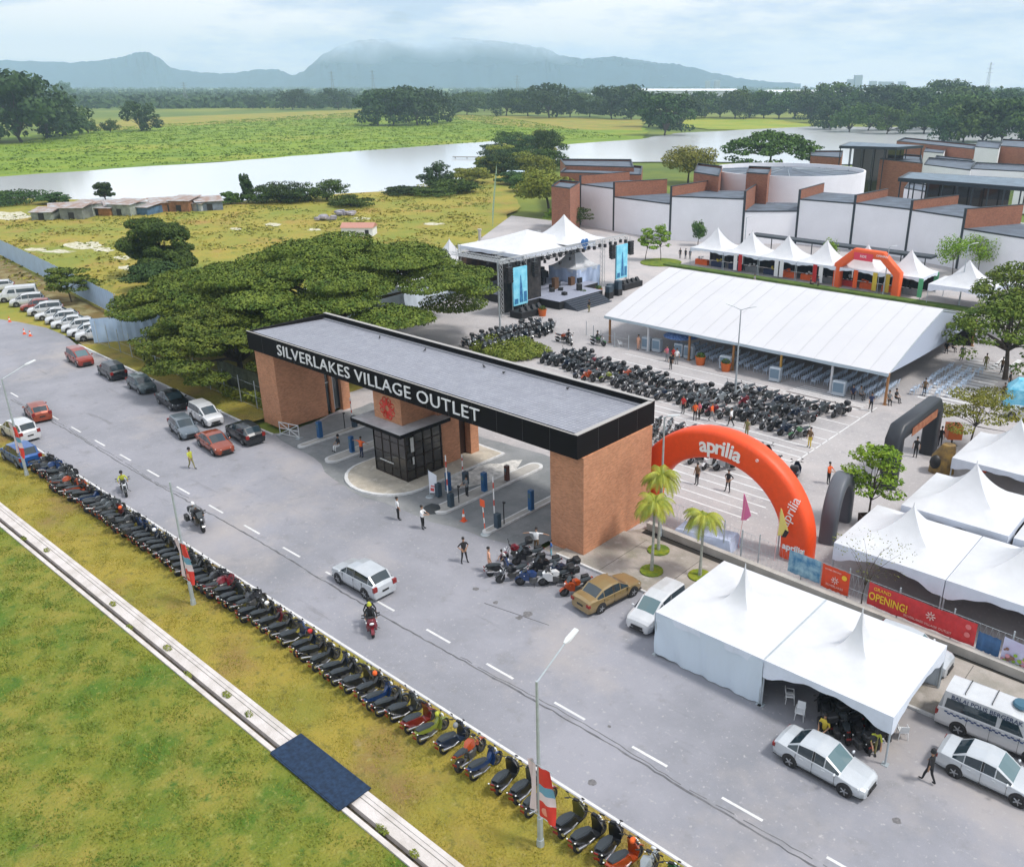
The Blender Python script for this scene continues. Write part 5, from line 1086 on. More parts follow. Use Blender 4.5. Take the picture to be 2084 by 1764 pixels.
mb = MB(); mb.box(-94.2, -94, 85, 102, 1.2, 6.3); sg_('backdrop', mb, mat('backdrop', (.02, .02, .025), .8, rgb2=(.09, .05, .03), vscale=.9))
rnd = random.Random(12)
for i in range(22):
    t_ = 80.6 + i * 1.26; mb = MB(); mb.cbox((-80.7, t_, 6.8 - .2 * (i % 2)), (.34, .34, .5)); mb.tube((-80.7, t_, 7.05), (-80.9, t_, 7.3), .03); sg_('spotlight', mb, DARK)
for t_ in (83.2, 88, 91.5, 95, 98.5): mb = MB(); truss(mb, (-82.5, t_, 6.6), (-93.8, t_, 6.6), .35); sg_('truss_beam', mb, TR_)
for s_ in (-83.5, -86, -89): mb = MB(); truss(mb, (s_, 85, 5.9), (s_, 101.5, 5.9), .3); sg_('light_bar', mb, mat('bar_dark', (.08, .085, .09), .5, .4))
mb = MB(); mb.box(-81.6, -81.45, 80.2, 84.5, .2, 6.9); mb.box(-81.6, -81.45, 85.2, 88.6, 1.2, 6.9); sg_('black_drape', mb, mat('drape_black', (.015, .015, .018), .9, rgb2=(.05, .045, .045), vscale=1.3))
for i in range(34):
    s_, t_ = rnd.uniform(-90, -82), rnd.uniform(85.5, 101); mb = MB(); mb.cbox((s_, t_, rnd.uniform(5.2, 5.7)), (.3, .3, .45)); mb.tube((s_, t_, 5.6), (s_, t_, 5.95), .03); sg_('spotlight', mb, DARK)
for i in range(14):
    a_, b_ = rnd.uniform(-93, -83), rnd.uniform(86, 100); mb = MB(); mb.box(a_, a_ + .6, b_, b_ + .9, 1.2, 1.2 + rnd.uniform(.5, 2.1)); sg_('flight_case', mb, [DARK, STB, mat('case_brown', (.12, .06, .03), .7)][i % 3])
# drum kit, monitors and amps
for i in range(12):
    s_, t_ = rnd.uniform(-90, -79), rnd.uniform(88.5, 97); h = rnd.uniform(.4, 1.0)
    r = empty('amplifier', (s_, t_, 1.2 if s_ < -81.2 else 1.15), rnd.uniform(0, 3), 'black amplifier or monitor box standing on the stage deck', 'amplifier', 'amplifiers on the stage deck')
    mb = MB(); mb.bbox(-.3, .3, -.35, .35, 0, h, .03); mb.build('cabinet', DARK, r); mb = MB(); mb.box(.302, .31, -.28, .28, .06, h - .08); mb.build('grille', mat('grille_grey', (.07, .07, .075), .6), r)
SCR = mat('screen_sky', (.13, .50, .68), .5, rgb2=(.30, .68, .82), vscale=.9, emit=.12)
def screen(t0, label, zz0=1.3, zz1=6.4):
    r = empty('video_screen', (-80.2, t0, 0), 0, label, 'screen', 'tall video screens')
    mb = MB(); mb.box(0, .18, -1.35, 1.35, zz0, zz1); mb.build('panel', SCR, r)
    mb = MB(); mb.loft([[(.185, -.25, zz0 + .3), (.185, .5, zz0 + .3), (.19, .5, zz0 + .3), (.19, -.25, zz0 + .3)], [(.185, -.15, zz0 + 2.6), (.185, .3, zz0 + 2.6), (.19, .3, zz0 + 2.6), (.19, -.15, zz0 + 2.6)], [(.185, .0, zz0 + 4), (.185, .12, zz0 + 4), (.19, .12, zz0 + 4), (.19, 0, zz0 + 4)]]); mb.box(.185, .19, .6, 1.2, zz0 + .3, zz0 + 1.7); mb.box(.185, .19, -1.2, -.5, zz0 + .2, zz0 + .9); mb.build('picture', mat('screen_figure', (.02, .10, .28), .5, rgb2=(.05, .25, .45), vscale=3, emit=.05), r)
    mb = MB(); mb.box(-.1, .0, -1.4, -1.3, 0, zz0 + 5); mb.box(-.1, 0, 1.3, 1.4, 0, zz0 + 5); mb.build('stand', TR_, r)
    p = empty('speaker_platform', (-79.0, t0, 0), 0, 'low black platform with monitor wedges below the %s screen' % ('left' if t0 < 90 else 'right'), 'platform', 'platforms below the screens')
    mb = MB(); mb.box(-1., 1.2, -2.2, 2.4, 0, .85); mb.build('riser', STB, p)
    for q in range(4): mb = MB(); mb.loft([[(.2, -1.8 + q * 1.1, .85), (.9, -1.8 + q * 1.1, .85), (.9, -1.1 + q * 1.1, .85), (.2, -1.1 + q * 1.1, .85)], [(.3, -1.7 + q * 1.1, 1.4), (.5, -1.7 + q * 1.1, 1.4), (.5, -1.2 + q * 1.1, 1.4), (.3, -1.2 + q * 1.1, 1.4)]]); mb.build('wedge', DARK, p)
screen(83.0, 'tall portrait video screen left of the stage stairs'); screen(105.4, 'tall portrait video screen right of the stage')
for i, t_ in enumerate((81.0, 86.0, 103.0, 107.6)):
    r = empty('line_array', (-80.1, t_, 4.3), 0, ['black hanging speaker array left of the left screen', 'black hanging speaker array right of the left screen', 'black hanging speaker array left of the right screen', 'black hanging speaker array right of the right screen'][i], 'speaker', 'hanging speaker arrays')
    for q in range(6): mb = MB(); mb.cbox((.05 * (q - 2) ** 2 * .12, 0, 2.2 - q * .34), (.55, .9, .30), ry=(q - 1) * .09); mb.build('cabinet', DARK, r)
    mb = MB(); mb.tube((0, 0, 2.3), (0, 0, 3.0), .03); mb.build('hanger', STEEL, r)
for i in range(3):
    s_, t_ = [(-77.4, 99.2), (-76.8, 100.3), (-76.6, 97.9)][i]; r = empty('speaker_stack', (s_, t_, 0), 0, ['black subwoofer stack by the stage stairs, left one', 'black subwoofer stack by the stage stairs, tallest', 'black subwoofer stack by the stage stairs, nearest'][i], 'speaker')
    mb = MB(); mb.bbox(-.45, .45, -.5, .5, 0, .95, .03); mb.build('subwoofer', DARK, r); mb = MB(); mb.bbox(-.4, .4, -.45, .45, .953, 1.8 + .4 * (i == 1), .03); mb.build('cabinet', MDARK, r)
mb = MB(); mb.loft([[(0, .0, z - .5) for z in (0,)] + [(0, -.0, -.5), (.15, 0, -.5)], [(0, -.5, .2), (0, .5, .2), (.2, 0, .2)], [(0, -.7, .8), (0, .7, .8), (.2, 0, .8)], [(0, -.4, 1.1), (0, .4, 1.1), (.2, 0, 1.0)]])
mb = MB(); mb.ell((0, -.38, .5), (.12, .48, .48), 12, 8); mb.ell((0, .38, .5), (.12, .48, .48), 12, 8); mb.loft([[(0, -.74, .25), (.1, -.74, .25), (.1, .74, .25), (0, .74, .25)], [(0, -.03, -.65), (.1, -.03, -.65), (.1, .03, -.65), (0, .03, -.65)]])
o = mb.build('heart_balloon', mat('heart_blue', (.03, .12, .32), .4), None, smooth=True); o.location = (-80.9, 97.5, 7.2); tag(o, 'blue heart shaped balloon above the front stage truss', 'balloon')

# ================================================================== inflatable arches
def arch(name, c, rz, a, h, wr, dp, m, label, poly=None, p=1.0, leg=0.):
    r = empty(name, (*c, 0), rz, label, 'arch'); pts = []
    if poly: cen = poly
    else:
        cen = [(-a, 0)] + [(-a * cos(th), leg + (h - leg) * sin(th)) for th in [pi * i / 30 for i in range(31)]] + [(a, 0)]
    rings = []
    for i, (x, z) in enumerate(cen):
        p0 = cen[max(0, i - 1)]; p1 = cen[min(len(cen) - 1, i + 1)]; tx, tz = p1[0] - p0[0], p1[1] - p0[1]; l = sqrt(tx * tx + tz * tz); nx, nz = -tz / l, tx / l
        k = 1.0
        if poly and 0 < i < len(cen) - 1: k = 1.06
        ring = []
        for j in range(16):
            b = 2 * pi * j / 16; u = abs(cos(b)) ** .45 * (1 if cos(b) > 0 else -1); v = abs(sin(b)) ** .45 * (1 if sin(b) > 0 else -1)
            ring.append((x + nx * u * wr * k, v * dp, z + nz * u * wr * k))
        rings.append(ring)
    MB().loft(rings, 0).build('tube', m, r, smooth=50); return r
ORNG = mat('inflatable_orange', (.82, .075, .010), .5, var=.05, vscale=3, bump=.15, bscale=2)
ARC = (-27.12, 47.42); AW, AHh = 5.96, 6.53
ar = arch('inflatable_arch', ARC, .02, AW, AHh, 1.06, .75, ORNG, 'large orange inflatable arch with white brand lettering beside the gate', leg=.94)
WT = mat('print_white', (.85, .85, .85), .5)
mb_text = []
def ttext(body, size, x, z, rot, parent, dy, m=WT, off=.012, sx=1., ext=.015):
    return text('lettering', body, size, (x, dy, z), (pi / 2, -rot, 0), m, parent, ext=ext, off=off, sx=sx)
# big word follows the top of the arch, letter by letter as on the printed cover
word = 'aprilia'; wid = [.62, .66, .46, .30, .30, .30, .62]; tot = sum(wid); xx = -tot / 2
for ch, w_ in zip(word, wid):
    cxm = xx + w_ / 2 + .25; ang = -cxm / 6.4; th = pi / 2 + ang
    lx = -AW * cos(pi / 2 + (cxm - .1) / 6.0) ; lz = .94 + (AHh - .94) * sin(pi / 2 + (cxm - .1) / 6.0)
    o = text('lettering', ch, 1.45, (lx, -.79, lz - .05), (pi / 2, cxm / 6.6, 0), WT, ar, ext=.012, off=.035, sx=1.0); xx += w_
text('lettering', '\u00ae', .3, (2.9, -.79, 6.35), (pi / 2, .5, 0), WT, ar, ext=.012)
text('lettering', 'aprilia', .62, (AW, -.79, .95), (pi / 2, 0, 0), WT, ar, ext=.012, off=.02)
text('lettering', 'aprilia', .95, (AW - .42, -.79, 3.5), (pi / 2, -pi / 2 + .32, 0), WT, ar, ext=.012, off=.0)
c1, c2 = Vector(gp(1703, 583)), Vector(gp(1822, 604)); cc = (c1 + c2) / 2; hw_ = (c2 - c1).length / 2
ar2 = arch('inflatable_arch', tuple(cc), atan2((c2 - c1).y, (c2 - c1).x), 0, 0, .62, .6, mat('inflatable_orange_far', (.75, .11, .02), .55), 'far orange eight sided inflatable arch in front of the pagodas', poly=[(-hw_, 0), (-hw_, 3.3), (-hw_ * .45, 5.6), (hw_ * .45, 5.6), (hw_, 3.3), (hw_, 0)])
mb = MB(); mb.bbox(-2.2, .9, -.68, -.64, 4.6, 5.7, .01); mb.build('banner_patch', mat('banner_pink', (.70, .05, .09), .6), ar2)
text('lettering', 'RIDE', .5, (-.65, -.70, 5.2), (pi / 2, 0, 0), WT, ar2, ext=.01); text('lettering', 'OPENING', .42, (2.3, -.66, 5.6), (pi / 2, 0, 0), WT, ar2, ext=.01)
BI = mat('inflatable_black', (.020, .024, .032), .45, bump=.1, bscale=2)
f1 = Vector(gp(1885, 921)); n1_ = Vector((f1.x + .2, f1.y - 8.6)); cc = (f1 + n1_) / 2; hw_ = 4.3
ar3 = arch('inflatable_arch', tuple(cc), pi / 2, 0, 0, .62, .62, BI, 'black inflatable arch with brown lettering behind the bright green tree', poly=[(-hw_, 0), (-hw_, 4.0), (-hw_ + .35, 4.5), (hw_ - .35, 4.5), (hw_, 4.0), (hw_, 0)])
mb = MB(); mb.box(-2.6, 2.9, -.70, -.655, 3.85, 4.5); mb.build('banner_patch', mat('patch_brown', (.25, .07, .03), .7, rgb2=(.38, .16, .08), vscale=2.5), ar3)
ar4 = arch('inflatable_arch', (-20.8, 52.6), pi / 2 + .15, 1.9, 3.9, .5, .55, mat('inflatable_grey', (.10, .11, .13), .5), 'small dark grey inflatable arch beside the potted green tree', leg=1.5)
r = empty('orange_cube', (*gp(1936, 905), 0), .6, 'orange printed cube on a stand near the black arch', 'display cube'); mb = MB(); mb.bbox(-.6, .6, -.6, .6, .7, 1.9, .03); mb.build('cube', ORG, r); mb = MB(); mb.tube((0, 0, 0), (0, 0, .7), .08); mb.box(-.4, .4, -.4, .4, 0, .05); mb.build('stand', BLACK, r)
r = empty('display_booth', (*gp(1915, 960), 0), .5, 'golden brown display booth behind the second-row tent', 'booth'); mb = MB(); mb.loft([[(1.0 * cos(a), .8 * sin(a), 0) for a in [2 * pi * i / 14 for i in range(14)]], [(.9 * cos(a), .7 * sin(a), 1.4) for a in [2 * pi * i / 14 for i in range(14)]], [(.5 * cos(a) + .3, .4 * sin(a), 2.4) for a in [2 * pi * i / 14 for i in range(14)]]]); mb.build('shell', mat('gold_cloth', (.32, .20, .05), .6, rgb2=(.12, .08, .04), vscale=2), r, smooth=True); mb = MB(); mb.ell((-.6, -.4, 1.0), (.5, .4, .6), 10, 6); mb.build('opening', DARK, r, smooth=True)

# ================================================================== fences and banners on the right
def fence(name, pts, h, label, step=2.6, post_h=None, mesh=None, m=STEEL):
    r = empty(name, (*pts[0], 0), 0, label, 'fence'); ox, oy = pts[0]
    mb = MB()
    for a, b in zip(pts, pts[1:]):
        for z in (.15, h * .5, h): mb.tube((a[0] - ox, a[1] - oy, z), (b[0] - ox, b[1] - oy, z), .012, n=4)
        if mesh:
            L = math.dist(a, b); n = int(L / .32)
            for i in range(n): x0 = a[0] + (b[0] - a[0]) * i / n - ox; y0 = a[1] + (b[1] - a[1]) * i / n - oy; x1 = a[0] + (b[0] - a[0]) * (i + 1) / n - ox; y1 = a[1] + (b[1] - a[1]) * (i + 1) / n - oy; mb.tube((x0, y0, .1), (x1, y1, h), .006, n=3); mb.tube((x1, y1, .1), (x0, y0, h), .006, n=3)
    mb.build('wire_mesh', m, r)
    for a, b in zip(pts, pts[1:]):
        L = math.dist(a, b); n = max(1, round(L / step))
        for i in range(n + (b == pts[-1])):
            x = a[0] + (b[0] - a[0]) * i / n - ox; y = a[1] + (b[1] - a[1]) * i / n - oy; mb = MB(); mb.tube((x, y, 0), (x, y, post_h or h + .15), .045, n=7); mb.build('post', m, r)
    return r
fence('chain_fence', [(-30.8, 45.6), (-22.6, 44.9), (-4, 43.9)], 2.0, 'grey wire fence along the pavement behind the twin roadside tents', 2.9, 2.3, True)
mb = MB(); mb.loft([[(-31, 44.2, 0), (8, 42.9, 0), (8, 43.3, 0), (-31, 44.6, 0)], [(-31, 44.2, .55), (8, 42.9, .55), (8, 43.3, .55), (-31, 44.6, .55)]]); tag(mb.build('retaining_wall', CONC), 'low grey concrete wall at the foot of the banner fence', 'wall')
mb = MB(); mb.poly([(-31, 43.6, .02), (8, 42.4 + .5, .02), (8, 43.0, .02), (-31, 44.3, .02)]); mb.build('drain_slot', mat('drain_dark', (.02, .018, .015), .9), kind='structure')
BR_ = mat('banner_red', (.62, .045, .05), .6, var=.12, vscale=2)
def banner(name, a, b, z0, z1, m, label):
    dx, dy = b[0] - a[0], b[1] - a[1]; L = sqrt(dx * dx + dy * dy); r = empty(name, (*a, 0), atan2(dy, dx), label, 'banner'); n = 24
    mb = MB(); mb.loft([[(L * i / n, .03 * sin(i * .9), z0 + .02 * sin(i * 1.7)) for i in range(n + 1)], [(L * i / n, .02 * sin(i * .7 + 1), z1 - .04 * abs(sin(i * .5))) for i in range(n + 1)]], caps=False, closed=False); mb.build('cloth', m, r); return r, L
FY = lambda s_: 44.9 - (s_ + 22.6) * .0538 - .12
def fl(s_): return (s_, FY(s_))
def logo(parent, x, z, sz, m):
    mb = MB()
    for i in range(8):
        a = i * pi / 4; mb.tube((x + cos(a) * sz * .3, -.05, z + sin(a) * sz * .3), (x + cos(a) * sz, -.05, z + sin(a) * sz), sz * .13, n=4)
    mb.build('logo', m, parent)
PT = mat('print_pale', (.80, .55, .5), .6); YT = mat('print_yellow', (.85, .55, .04), .5)
b1, L = banner('picture_banner', fl(-20.4), fl(-18.2), .55, 2.1, mat('banner_sea', (.05, .20, .38), .6, rgb2=(.35, .55, .65), vscale=1.6), 'blue rippled picture banner at the left of the banner fence')
b2, L = banner('square_banner', fl(-18.1), fl(-16.3), .45, 2.05, mat('banner_orange', (.70, .07, .02), .6, var=.08, vscale=2), 'square orange red banner between the blue picture and the long one'); logo(b2, L * .5, 1.2, .24, PT)
text('lettering', 'SILVERLAKES', .2, (L * .5, -.05, .78), (pi / 2, 0, 0), PT, b2, ext=.004); text('lettering', 'GRAND OPENING', .13, (L * .4, -.05, 1.8), (pi / 2, 0, 0), PT, b2, ext=.004); mb = MB(); mb.disc((L * .82, -.05, 1.6), .17, 12, 0, 'Y', .02); mb.build('badge', YT, b2)
b3, L = banner('opening_banner', fl(-15.1), fl(-8.9), .50, 2.0, BR_, 'long red banner with the yellow word OPENING! on the fence')
text('lettering', 'OPENING!', .70, (1.25, -.06, 1.15), (pi / 2, 0, 0), YT, b3, ext=.006, off=.012, sx=.72); text('lettering', 'GRAND', .30, (.85, -.06, 1.70), (pi / 2, 0, 0), YT, b3, ext=.006)
logo(b3, L * .60, 1.35, .27, PT); text('lettering', 'SILVERLAKES VILLAGE OUTLET', .2, (L * .58, -.06, .78), (pi / 2, 0, 0), PT, b3, ext=.004)
mb = MB(); mb.disc((L * .93, -.05, 1.6), .16, 12, 0, 'Y', .02); mb.disc((L * .93, -.05, 1.1), .16, 12, 0, 'Y', .02); mb.build('badge', mat('badge_pink', (.75, .2, .2), .5), b3)
b4, L = banner('blue_tarp', fl(-8.8), fl(-7.6), .45, 1.6, mat('tarp_blue', (.05, .13, .28), .6, var=.2, vscale=2), 'dark blue tarp hung right of the OPENING banner')
b5, L = banner('flower_banner', fl(-7.5), fl(-1.5), .35, 1.85, mat('banner_lilac', (.55, .50, .72), .6, rgb2=(.60, .65, .85), vscale=.8), 'lilac banner printed with flowers at the right edge')
rnd = random.Random(4); mb = MB()
for i in range(70): x = rnd.uniform(.1, 3.2); z = .45 + rnd.random() ** 2 * .9; mb.disc((x, -.05 - .0004 * i, z), rnd.uniform(.05, .13), 8, rnd.choice([0, 0, 1, 2]), 'Y', .012)
mb.build('flowers', [mat('print_green', (.28, .45, .05), .6), mat('print_rose', (.65, .30, .35), .6), mat('print_brown', (.25, .14, .10), .6)], b5)
# feather flags at the arch
for i, (px, py, c_, lb) in enumerate([(1560, 1078, 'flag_pink', 'tall pink feather flag tilting before the orange arch'), (1628, 1118, 'flag_yellow', 'white and yellow feather flag with black tip at the arch foot')]):
    s_, t_ = ((-24.75, 46.1), (-22.05, 46.1))[i]; r = empty('feather_flag', (s_, t_, 0), 0, lb, 'flag'); mb = MB(); mb.tube((0, 0, 0), (.05 if i else .3, 0, 3.6), .025, .012)
    mb.build('pole', mat('flag_pole', (.75, .4, .4) if i == 0 else (.7, .7, .65), .4), r); z0 = 2.1 if i == 0 else 1.9
    mb = MB(); mb.loft([[(.05, 0, z0), (.40, .05, z0 + .1), (.40, .07, z0 + .1), (.05, .02, z0)], [(.1, 0, z0 + .9), (.75, .03, z0 + .55), (.75, .05, z0 + .55), (.1, .02, z0 + .9)], [(.1, 0, z0 + 2.0), (.2, 0, z0 + 1.9), (.2, .02, z0 + 1.9), (.1, .02, z0 + 2.0)]]); mb.build('flag', mat(c_, (.75, .18, .38) if i == 0 else (.75, .62, .18), .7), r)
    if i: mb = MB(); mb.loft([[(.35, -.02, z0), (.62, .03, z0 + .05), (.62, .09, z0 + .05), (.35, .05, z0)], [(.55, -.02, z0 + .6), (.80, .02, z0 + .5), (.80, .08, z0 + .5), (.55, .05, z0 + .6)]]); mb.build('flag_tip', DARK, r)
for px, py, h, lb in [(1507, 1138, 2.2, 'short grey steel post beside the wire fence, left of the tent peak'), (1582, 1128, 2.4, 'grey steel post at the left edge of the blue picture banner')]:
    mb = MB(); mb.tube((0, 0, 0), (0, 0, h), .06, n=8); o = mb.build('steel_post', STEEL); o.location = (*gp(px, py), 0); tag(o, lb, 'post')
r = empty('tarp_cover', (*gp(1440, 1098), 0), .1, 'blue grey tarp laid over boxes behind the two palms', 'tarp'); mb = MB(); mb.loft([[(-2.4, -1, 0), (2.2, -1, 0), (2.2, 1, 0), (-2.4, 1, 0)], [(-2.1, -.7, .55), (1.9, -.7, .8), (1.9, .7, .8), (-2.1, .7, .55)]]); mb.build('cloth', mat('tarp_pale', (.42, .48, .62), .7, var=.15, vscale=1), r)
# left: netted fence behind the parked cars, blue hoarding, pole line
fence('chain_fence', [(-109, 39.9), (-71.0, 39.9)], 2.4, 'thin wire fence on the grass strip behind the parked cars', 3.0, 2.8, False)
mb = MB(); mb.box(-84, -70.6, 41.6, 41.66, 0, 2.6); tag(mb.build('net_screen', mat('net_green', (.09, .10, .06), .9, var=.3, vscale=1.5, bump=.4, bscale=3)), 'dark green netting screen between the rain tree and the gate', 'screen')
HB = mat('hoarding_blue', (.42, .55, .74), .5, .1, var=.06, vscale=.6)
def hoard(pts, h, label, gaps=True):
    r = empty('hoarding', (*pts[0], 0), 0, label, 'hoarding'); mb = MB(); ox, oy = pts[0]
    for a, b in zip(pts, pts[1:]):
        L = math.dist(a, b); n = int(L / .9); dx, dy = (b[0] - a[0]) / L, (b[1] - a[1]) / L; row0 = []; row1 = []
        for i in range(n * 2 + 1): q = i / (n * 2); k = .04 * (1 if i % 2 else -1); row0.append((a[0] + (b[0] - a[0]) * q - ox - dy * k, a[1] + (b[1] - a[1]) * q - oy + dx * k, .05)); row1.append((row0[-1][0], row0[-1][1], h + .03 * sin(i * .4)))
        mb.loft([row0, row1], caps=False, closed=False)
    mb.build('sheeting', HB, r); mb = MB()
    for a, b in zip(pts, pts[1:]):
        L = math.dist(a, b); n = int(L / 3)
        for i in range(n + 1): mb.tube((a[0] + (b[0] - a[0]) * i / n - ox, a[1] + (b[1] - a[1]) * i / n - oy + .12, 0), (a[0] + (b[0] - a[0]) * i / n - ox, a[1] + (b[1] - a[1]) * i / n - oy + .12, h), .05, n=5)
    mb.build('frame', STEEL, r)
hoard([(-260, 60.8), (-160, 51.3), (-120.5, 47.2)], 3.1, 'long pale blue hoarding running behind the row of white cars'); hoard([(-109.5, 39.6), (-104.2, 47.5)], 3.0, 'short pale blue hoarding beside the end of the white cars')
for a, b, lb in [((1003, 455), (1010, 375), 'left')]:
    fence('mesh_fence', [gp(1003, 462), gp(1007, 400), gp(1012, 345)], 3.2, 'tall pale green mesh fence between pasture and service yard', 6, 3.4, False, mat('fence_green', (.30, .42, .30), .5))
fence('crowd_fence', [(-66.5, 80.5), (-62.5, 78.4), (-58.5, 78.6)], 1.3, 'thin wire fence between the stage and the marquee', 2.2, 1.8, False)
mb = MB(); mb.box(-84.5, -20, 122.9, 124.6, 0, .35); 
mb.build('grass_verge', ramp_mat('hedge_green', [((.06, .11, .02),), ((.10, .15, .03), .8, .4, .6, 5)]), kind='structure')
for i, (px, py, rx, ry) in enumerate([(1345, 535, 42, 8), (1327, 1158, 0, 0), (1020, 720, 62, 16)]):
    if rx == 0: continue
    pts = [gp(px + rx * cos(a), py + ry * sin(a)) for a in [2 * pi * k / 24 for k in range(24)]]
    mb = MB(); mb.loft([[(x, y, 0) for x, y in pts], [(x, y, .14) for x, y in pts]]); mb.build('planting_bed', [ramp_mat('bed_grass', [((.17, .21, .02),), ((.09, .15, .02), 1, .4, .6, 6)])], kind='structure')

# ================================================================== lamps
BN = mat('lamp_banner', (.66, .04, .03), .6, var=.05, vscale=2); BNW = mat('lamp_banner_white', (.75, .62, .66), .6); BNB = mat('lamp_banner_blue', (.15, .35, .50), .6)
def lamp(px, py, h, label, arms=((pi / 2, 2.0),), ban=True, group='street lamps', wide=False):
    s_, t_ = gp(px, py); r = empty('street_lamp', (s_, t_, 0), 0, label, 'street lamp', group)
    mb = MB(); mb.tube((0, 0, 0), (0, 0, .35), .17, .15, 8); mb.tube((0, 0, 0), (0, 0, 1.5), .125, .12, 8); mb.tube((0, 0, 1.5), (0, 0, h), .095, .055, 8); mb.build('pole', STEEL, r, smooth=True)
    for an, ln in arms:
        mb = MB(); e = (cos(an) * ln, sin(an) * ln, h + ln * .34); mb.tube((0, 0, h - .05), e, .035, .03, 6); mb.build('arm', STEEL, r)
        mb = MB(); mb.T = Matrix.Translation(e) @ Matrix.Rotation(an, 4, 'Z') @ Matrix.Rotation(-.25, 4, 'Y'); mb.loft([[(-.1, y, z) for y, z in ((-.05, -.03), (.05, -.03), (.05, .04), (-.05, .04))], [(.15, y, z) for y, z in ((-.13, -.04), (.13, -.04), (.11, .05), (-.11, .05))], [(.75, y, z) for y, z in ((-.12, -.03), (.12, -.03), (.09, .03), (-.09, .03))]]); mb.build('lamp_head', mat('lamp_head', (.62, .64, .65), .4), r)
    if ban:
        for sg in (-1, 1):
            mb = MB(); n = 8
            rows = [[(.10 * 0 + (.13 + .92 * i / n) * 1.0 * (1 if sg > 0 else -1) * (.9 - .1 * j / 6), -.12 + .12 * sin(i * .8 + j * .7) * (i / n), 1.75 + j * .42) for i in range(n + 1)] for j in range(7)]
            if sg < 0: rows = [[(x * .45, y, z + .25 * (abs(x))) for x, y, z in rw] for rw in rows]
            o_ = len(mb.f); mb.loft(rows, 0, caps=False, closed=False)
            mats_ = []
            for k in range(len(mb.f)): j = k // n; mb.m[k] = (1 if j in (2,) else (2 if j == 3 else 0)) if sg > 0 else 1
            mb.build('banner', [BN, BNW, BNB], r, smooth=60)
            mb = MB(); mb.tube((0, -.1, 4.3), (.85 * sg * (1 if sg > 0 else .5), -.1, 4.35), .015); mb.tube((0, -.1, 1.72), (.85 * sg * (1 if sg > 0 else .5), -.1, 1.7), .015); mb.build('banner_rod', STEEL, r)
        mb = MB(); mb.ell((.45, -.14, 2.15), (.22, .02, .2), 10, 6); mb.build('banner_print', mat('banner_mark', (.78, .30, .22), .6), r)
    return r
lamp(1100, 1719, 8.2, 'grey street lamp with red banner, nearest, among the parked scooters', ((pi / 2 + .1, 1.9),)); lamp(394, 1229, 8.1, 'grey street lamp pole with red banner, middle of the scooter row', ()); lamp(55, 967, 8.1, 'grey street lamp with red banner beside the blue people carrier', ((pi / 2 + .1, 1.9),))
lamp(1496, 800, 8.6, 'grey lamp with two flat heads in front of the marquee', ((.3, .8), (pi + .3, .8)), False, 'car park lamps'); lamp(1951, 622, 8.5, 'grey lamp pole before the single pagoda at the right', ((.3, .5),), False, 'car park lamps')
lamp(1343, 1090, 8.8, 'thin grey lamp pole between the right brick pier and the orange arch', ((.3, .3),), False, 'car park lamps'); lamp(1018, 672, 8.8, 'thin pale lamp pole left of the stage screen', ((.3, .3),), False, 'car park lamps'); lamp(1512, 548, 8.5, 'thin grey lamp pole behind the marquee near the third pagoda', ((.3, .3),), False, 'car park lamps'); lamp(1797, 600, 7, 'thin grey lamp pole standing inside the far orange arch', ((.3, .3),), False, 'car park lamps')
for px, py, h, lb in [(978, 520, 4.5, 'short pale concrete post left of the stage roof')]:
    mb = MB(); mb.tube((0, 0, 0), (0, 0, h), .28, .26, 8); mb.tube((0, 0, h), (0, 0, h + .25), .38, .38, 8); o = mb.build('concrete_post', CONC); o.location = (*gp(px, py), 0); tag(o, lb, 'post')

# ================================================================== cars
def car(kind, colour, px, py, rz, label, pale=False, group=None, z=0.014):
    s_, t_ = gp(px, py); return place(car_kit(kind, colour, pale), 'parked_car', (s_, t_, z), rz, label, 'van' if kind == 'van' else 'car', group)
def carw(kind, colour, s_, t_, rz, label, pale=False, group=None, nm='parked_car'): return place(car_kit(kind, colour, pale), nm, (s_, t_, .014), rz, label, 'van' if kind == 'van' else 'car', group)
D_ = radians
carw('sedan', 'silver', -11.3, 30.75, D_(-2), 'silver saloon with pale windscreen on the road before the open tent', True)
carw('sedan', 'palesilver', -5.35, 34.95, D_(0), 'white saloon parked beside the police van, cut by the right edge', True)
pv = carw('van', 'white', -5.9, 38.0, D_(2), 'white police van with dark windows and blue chequered stripe', nm='police_van')
ck = MB(); n_ = 0
for i in range(34):
    for j in range(2):
        if (i + j) % 2: ck.box(-2.3 + i * .135, -2.3 + (i + 1) * .135, -.962, -.956, .98 + j * .07, 1.05 + j * .07)
ck.build('chequer_stripe', mat('chequer_blue', (.02, .05, .16), .4), pv)
text('lettering', 'BALAI POLIS BERGERAK', .30, (-.55, -.862, 1.90), (pi / 2 - .15, 0, 0), mat('letter_navy', (.02, .04, .10), .5), pv, ext=.004, off=.004)
mb = MB(); mb.lathe([(.0, .42), (.34, .40), (.40, .30), (.36, .22), (0, .2)], n=16); mb.T = Matrix.Identity(4); o = mb.build('roof_fan', mat('fan_blue', (.04, .12, .18), .4), pv, smooth=40); o.location = (.7, .1, 1.98)
mb = MB(); [mb.tube((x, y, 2.14), (x, y, 2.24), .02) for x in (-1.6, -.4) for y in (-.6, .6)]; mb.tube((-1.6, -.6, 2.24), (-1.6, .6, 2.24), .02); mb.tube((-.4, -.6, 2.24), (-.4, .6, 2.24), .02); mb.build('roof_rack', BLACK, pv)
carw('suv', 'palesilver', -11.5, 41.4, D_(0), 'pale patrol car glimpsed between the open tent and the van', True)
carw('sedan', 'gold', -27.6, 35.5, D_(82), 'gold saloon parked nose in beside the motorcycles')
carw('mpv', 'white', -24.2, 35.9, D_(-88), 'white people carrier half behind the draped tent', True)
